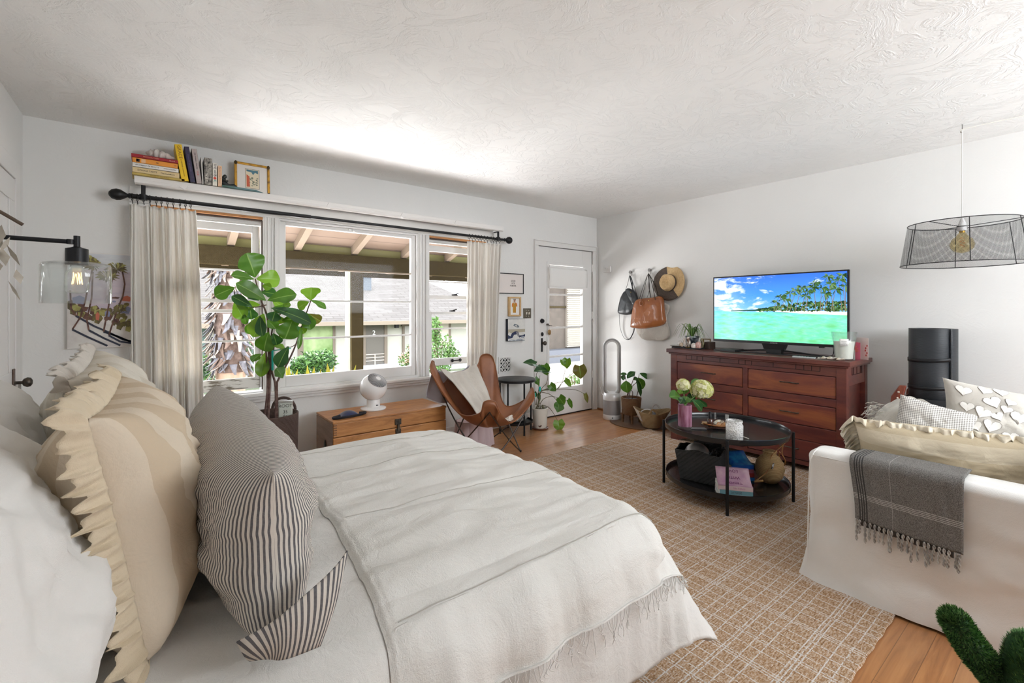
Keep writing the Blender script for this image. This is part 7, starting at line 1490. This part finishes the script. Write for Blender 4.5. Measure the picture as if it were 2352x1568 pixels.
# grey throw over the arm
def throwm():
    m, nt, p = NT('grey_throw_weave'); tc = nd(nt, 'ShaderNodeUVMap'); s_ = sep(nt, tc.outputs[0]); v = coords(nt)
    c = ramp(nt, noi(nt, coords(nt, (1, 1, 1)), 420, 2), [(.4, (.105, .10, .095)), (.6, (.24, .23, .215))])
    tot = None
    for q in (.735, .75, .765, .78): 
        l_ = mth(nt, 'LESS_THAN', mth(nt, 'ABSOLUTE', mth(nt, 'SUBTRACT', s_[1], q)), .0020); tot = l_ if tot is None else mth(nt, 'MAXIMUM', tot, l_)
    c = mix(nt, mth(nt, 'MULTIPLY', tot, .85), c, (.62, .61, .58)); tot = None
    for q in (.05, .075, .10, .125):
        l_ = mth(nt, 'LESS_THAN', mth(nt, 'ABSOLUTE', mth(nt, 'SUBTRACT', s_[0], q)), .006); tot = l_ if tot is None else mth(nt, 'MAXIMUM', tot, l_)
    c = mix(nt, tot, c, (.05, .05, .05)); c = mix(nt, mth(nt, 'LESS_THAN', mth(nt, 'ABSOLUTE', mth(nt, 'SUBTRACT', s_[0], .38)), .0022), c, (.36, .35, .33))
    lk(nt, c, p.inputs['Base Color']); p.inputs['Roughness'].default_value = .95; p.inputs['Specular IOR Level'].default_value = .1; bump(nt, p, noi(nt, v, 500, 2), .4, .002); return m
t = thing('throw', 'dark grey woven throw with tassels draped over sofa arm', 'blanket', (SX-.01, .5, .36))
TY0_, TY1_ = .325, .685
def thw(i, j):
    y = TY1_-(TY1_-TY0_)*i+.010*sin(j*5)*(1-i); s_ = j*.42; ztop = .617; xt = SX+.155
    if s_ < .135: x, z = xt-s_, ztop
    elif s_ < .19: a = (s_-.135)/.055*pi/2; x, z = xt-.135-.035*sin(a), ztop-.035*(1-cos(a))
    else: x, z = xt-.170-.006*(s_-.19)/.23, ztop-.035-(s_-.19)*.98-.02*i*(s_-.19)/.23
    w_ = .004*nz(y*14, z*8, 3)+.0025*sin(i*40)*j; return Vector((x-abs(w_)-.004*j, y-.012*j*(1-i), z+w_*.3+.004))
b = B(); b.grid(thw, 50, 60); o_ = b.build('cloth', throwm(), t, solid=.004)
uv = o_.data.uv_layers.new(name='UVMap')
for l_ in o_.data.loops: i_, j_ = divmod(l_.vertex_index, 61); uv.data[l_.index].uv = (i_/50, j_/60)
b = B(); b.grid(lambda i, j: thw(.02+.9*i, .93+.07*j)+Vector((.006, .0, -.022*j-.004)), 30, 4); b.build('under_layer', mat('grey_under', (.10, .095, .09), .95), t, solid=.003)
M_tas = mat('tassel_grey_cream', (.50, .485, .45), .95, c2=(.24, .23, .22), ns=60)
rnd = random.Random(6)
for k in range(22):
    i = .01+.98*k/21+rnd.uniform(-.015, .015); p = thw(min(1, i), 1)+Vector((-.004, 0, 0)); L = rnd.uniform(.06, .10); dy = rnd.uniform(-.006, .006); b = B()
    for q in (0, pi): b.tube([p+Vector((.003*cos(n_*1.1+q)-.002, .003*sin(n_*1.1+q)+dy*n_/12, -L*n_/12)) for n_ in range(13)], [.0028]*11+[.0036, .002], 6)
    b.build('tassel', M_tas, t)
# cushions on the sofa
M4 = PM((2.77, .42, .605), (.10, -1, .03), (-.20, -.02, 1))
t, f = pillow('ruffled_cushion', 'sand coloured ruffled cushion resting on the near sofa arm', M4, .68, .28, .24, stripes('cushion_striped', (.62, .54, .40), (.52, .43, .29), .12, .5, 1, .01), 31, .014, .07)
ruffle(M4, f, .06, fabric('ruffle_cream', (.74, .68, .56), (.64, .56, .43), fold=22, fst=.3), t, .02, 46, sides=(1, 2, 3), seed=11, fold=(0, -.055, .028), n=900)
M5 = PM((3.22, .26, .685), (.42, -1, -.16), (.35, .1, 1))
t, f = pillow('heart_cushion', 'grey cushion patterned with white outlined hearts on sofa', M5, .54, .42, .17, fabric('heart_ground', (.58, .55, .50), (.52, .49, .44), fold=14, fst=.4), 41, .010, .09)
b = B(M5); rnd = random.Random(12); hc = []
for k in range(2500):
    i, j = rnd.uniform(.06, .94), rnd.uniform(.06, .94); s_ = rnd.uniform(.022, .042)
    if all(math.hypot((i-a)*.54, (j-c_)*.42) > (s_+s2)*.90 for a, c_, s2 in hc): hc.append((i, j, s_))
for i, j, s_ in hc:
    r0 = rnd.uniform(-.5, .5); 
    for sgn in (1, -1):
        for mi_, sc_, of in ((1, 1.08, .0012), (0, 1, .0022)):
            b.m = mi_; pts = []
            for q in range(18):
                a = 2*pi*q/18; x = .95*sin(a)**3; y = (13*cos(a)-5*cos(2*a)-2*cos(3*a)-cos(4*a))/17; x, y = (x*cos(r0)-y*sin(r0))*s_*sc_, (x*sin(r0)+y*cos(r0))*s_*sc_
                ii, jj = min(.99, max(.01, i+x/.54)), min(.99, max(.01, j+y/.42)); p = f(ii, jj, sgn); pts.append((p[0], p[1], p[2]+sgn*(of+.001)))
            c_ = f(i, j, sgn); o0 = (c_[0], c_[1], c_[2]+sgn*(of+.001)); b.add([o0]+pts, [(0, q+1, (q+1) % 18+1) for q in range(18)])
b.build('hearts', [mat('heart_white', (.82, .80, .76), .95), mat('heart_outline', (.36, .33, .30), .95)], t)
def ging():
    m, nt, p = NT('gingham'); v = coords(nt); s_ = sep(nt, v); a = mth(nt, 'LESS_THAN', mth(nt, 'FRACT', mth(nt, 'MULTIPLY', s_[1], 130)), .5); c_ = mth(nt, 'LESS_THAN', mth(nt, 'FRACT', mth(nt, 'MULTIPLY', s_[2], 130)), .5)
    lk(nt, ramp(nt, mth(nt, 'MULTIPLY', mth(nt, 'ADD', a, c_), .5), [(0, (.78, .76, .72)), (.5, (.50, .48, .45)), (1, (.22, .21, .20))]), p.inputs['Base Color']); p.inputs['Roughness'].default_value = .95; return m
G5 = at(2120, 955, X=2.95)
t, f = pillow('gingham_cushion', 'small grey checked cushion between heart and sand cushions', PM((3.03, .52, .68), (.25, -1, -.25), (.45, 0, 1)), .30, .26, .12, ging(), 51, .006, .08)
t = thing('fringed_throw', 'cream fringed throw heaped at left end of sofa seat', 'blanket', (3.2, .66, .45))
b = B(); b.grid(lambda i, j: Vector((3.02+.34*i, .78-.32*j+.03*nz(i*4, j*4), .50+.29*sin(pi*(.15+.75*j))**.7*(sin(pi*(.12+.76*i))**.6)+.02*nz(i*7, j*7, 2))), 34, 30); b.build('cloth', fabric('cream_fringed', (.74, .71, .65), (.62, .59, .53), fold=22, fst=.7), t, solid=.006)
b = B()
for k in range(70): p = Vector((3.03+rnd.uniform(0, .12), .765+rnd.uniform(-.045, .02), .66+rnd.uniform(-.03, .10))); b.tube([p, p+Vector((-.01, .016, .004)), p+Vector((-.012, .026, -.012+rnd.uniform(-.01, .012)))], .0016, 4)
b.build('fringe', fabric('cream_fringed', (.7, .7, .6)), t)
# chair behind the sofa with rolled mat
RM = Vector((4.29, .735, .536))
t = thing('wooden_chair', 'dark red brown wooden chair behind the sofa holding rolled mat', 'chair', (4.25, .76, 0))
M_rw = wood('redwood', (.10, .022, .014), (.18, .04, .022), (.24, .07, .035), (8, 8, 1), .35)
for x in (4.08, 4.44):
    for y in (.58, .87): b = B(); b.bx(x-.018, x+.018, y-.018, y+.018, 0, .52); b.build('leg', M_rw, t, bev=.004)
b = B(); b.bx(4.05, 4.47, .55, .925, .50, .535); b.build('seat', M_rw, t, bev=.006)
b = B(); b.prism([(4.03, .86, .50), (4.03, .92, .50), (4.03, .905, .67), (4.03, .86, .75), (4.03, .825, .75), (4.03, .845, .65)], (.03, 0, 0)); b.prism([(4.44, .86, .50), (4.44, .92, .50), (4.44, .905, .67), (4.44, .86, .75), (4.44, .825, .75)], (.03, 0, 0)); b.bx(4.045, 4.455, .865, .89, .60, .65); b.build('backrest', M_rw, t, bev=.004)
b = B(); [b.sph((4.028, .875-.006*k, .62+.042*k), .007, 8) for k in range(3)]; b.build('pin', mat('brass_pin', (.62, .56, .48), .3, metal=.6), t)
t = thing('rolled_mat', 'tall rolled dark grey exercise mat standing on wooden chair', 'mat', RM)
def ribm():
    m, nt, p = NT('ribbed_mat'); v = coords(nt); w_ = wav(nt, v, 60, 'Z'); p.inputs['Base Color'].default_value = (.022, .025, .03, 1); p.inputs['Roughness'].default_value = .38; bump(nt, p, w_, .5, .003); return m
rm = ribm(); b = B()
sp_ = [(.125-.011*q/(2*pi), q) for q in [2*pi*k/48 for k in range(48*4)]]
N = len(sp_); vs = [RM+Vector((r_*cos(a-2.2), r_*sin(a-2.2), z)) for z in (0.0, .60) for r_, a in sp_]; b.add(vs, [(k, k+1, N+k+1, N+k) for k in range(N-1)]); b.build('roll', rm, t, solid=.008, so=1)
b = B(); b.lathe([(0, .01), (.085, .01), (.085, .59), (0, .592)], RM, 30, cap=False); b.build('core', rm, t)
for z in (.20, .39): b = B(); b.grid(lambda i, j: RM+Vector((.1275*cos(i*2*pi), .1275*sin(i*2*pi), z-.012+.024*j+.010*cos(i*2*pi+1))), 48, 1, cu=True); b.build('strap', M_black, t, solid=.004, so=1)
b = B(); b.box(RM+Vector((.03, -.142, .205)), (.05, .012, .022)); b.build('buckle', M_black, t)
b = B(); b.lathe([(.15, .0), (.158, .03), (.152, .09), (.135, .12)], RM, 40, cap=False); tag(b.build('black_sleeve', mat('black_cloth', (.010, .010, .011), .9), solid=.003), 'black cloth sleeve wrapped round the base of rolled mat', 'sleeve')

# ------------------------------------------------------------------ plush cactus scratching post (foreground)
CAx = Vector((1.59, .098, 0))
t = thing('cactus_scratcher', 'fuzzy green cactus shaped cat scratching post at bottom right', 'cat scratcher', CAx)
M_cac = mat('cactus_green', (.045, .13, .035), .9, c2=(.10, .23, .06), ns=30); M_cac2 = mat('cactus_dark', (.02, .065, .02), .95, c2=(.035, .10, .03), ns=30)
M_hair = [mat('plush_green', (.075, .20, .045), .8), mat('plush_light', (.19, .36, .11), .8), mat('plush_dark', (.02, .07, .02), .9)]
def limb(name, pts, rs, hair, seed):
    P = spline(pts, 8); N = len(P); rr = []
    for k in range(N): q = k/(N-1)*(len(rs)-1); i = int(min(q, len(rs)-2)); rr.append(rs[i]+(rs[i+1]-rs[i])*(q-i))
    b = B(); b.tube(P, rr, 28, cap=False); e = P[-1]; tg = (P[-1]-P[-2]).normalized(); b.sph(e, rr[-1]*1.0, 24); o_ = b.build(name, M_cac2, t)
    rnd = random.Random(seed); b = B()
    for k in range(hair):
        q = rnd.uniform(0, N-1.001); i = int(q); c_ = P[i].lerp(P[i+1], q-i); r_ = rr[i]; ax = (P[i+1]-P[i]).normalized(); e1 = ax.orthogonal().normalized(); a = rnd.uniform(0, 2*pi); n_ = (Matrix.Rotation(a, 3, ax) @ e1)
        if k % 6 == 0: n_ = (n_*rnd.random()+tg*rnd.uniform(0, 1)).normalized(); c_ = e; r_ = rr[-1]
        p = c_+n_*r_*.96; d_ = (n_*.75+ax*.75+Vector((rnd.uniform(-.3, .3), rnd.uniform(-.3, .3), rnd.uniform(-.3, .3)))).normalized(); s_ = ax.cross(n_).normalized()*.0016; L = rnd.uniform(.007, .013)
        b.m = rnd.choice((0, 0, 1, 2)); b.add([p-s_, p+s_, p+d_*L], [(0, 1, 2)], False)
    b.build('plush_pile', M_hair, o_)['kind'] = 'stuff'
limb('column', [CAx+Vector((0, 0, .03)), CAx+Vector((0, 0, .2)), CAx+Vector((0, 0, .38)), CAx+Vector((0, 0, .475))], [.058, .058, .056, .046], 9000, 1)
tipc = at(2193, 1425, Z=.565); c2_ = at(2235, 1490, Z=.46); c3_ = at(2300, 1568, Z=.36)
limb('arm', [CAx+Vector((0, 0, .30)), (CAx+Vector((0, 0, .31))).lerp(c3_, .7), c3_.lerp(c2_, .35), c2_, tipc], [.032, .034, .033, .031, .025], 9000, 2)
b = B(); b.lathe([(.19, 0), (.20, .01), (.19, .03), (0, .03)], CAx, 40, cap=True); b.build('base', M_cac2, t)
b = B(); b.cyl(CAx+Vector((0, 0, .02)), .06, .02, 20); b.build('collar', M_cac, t)
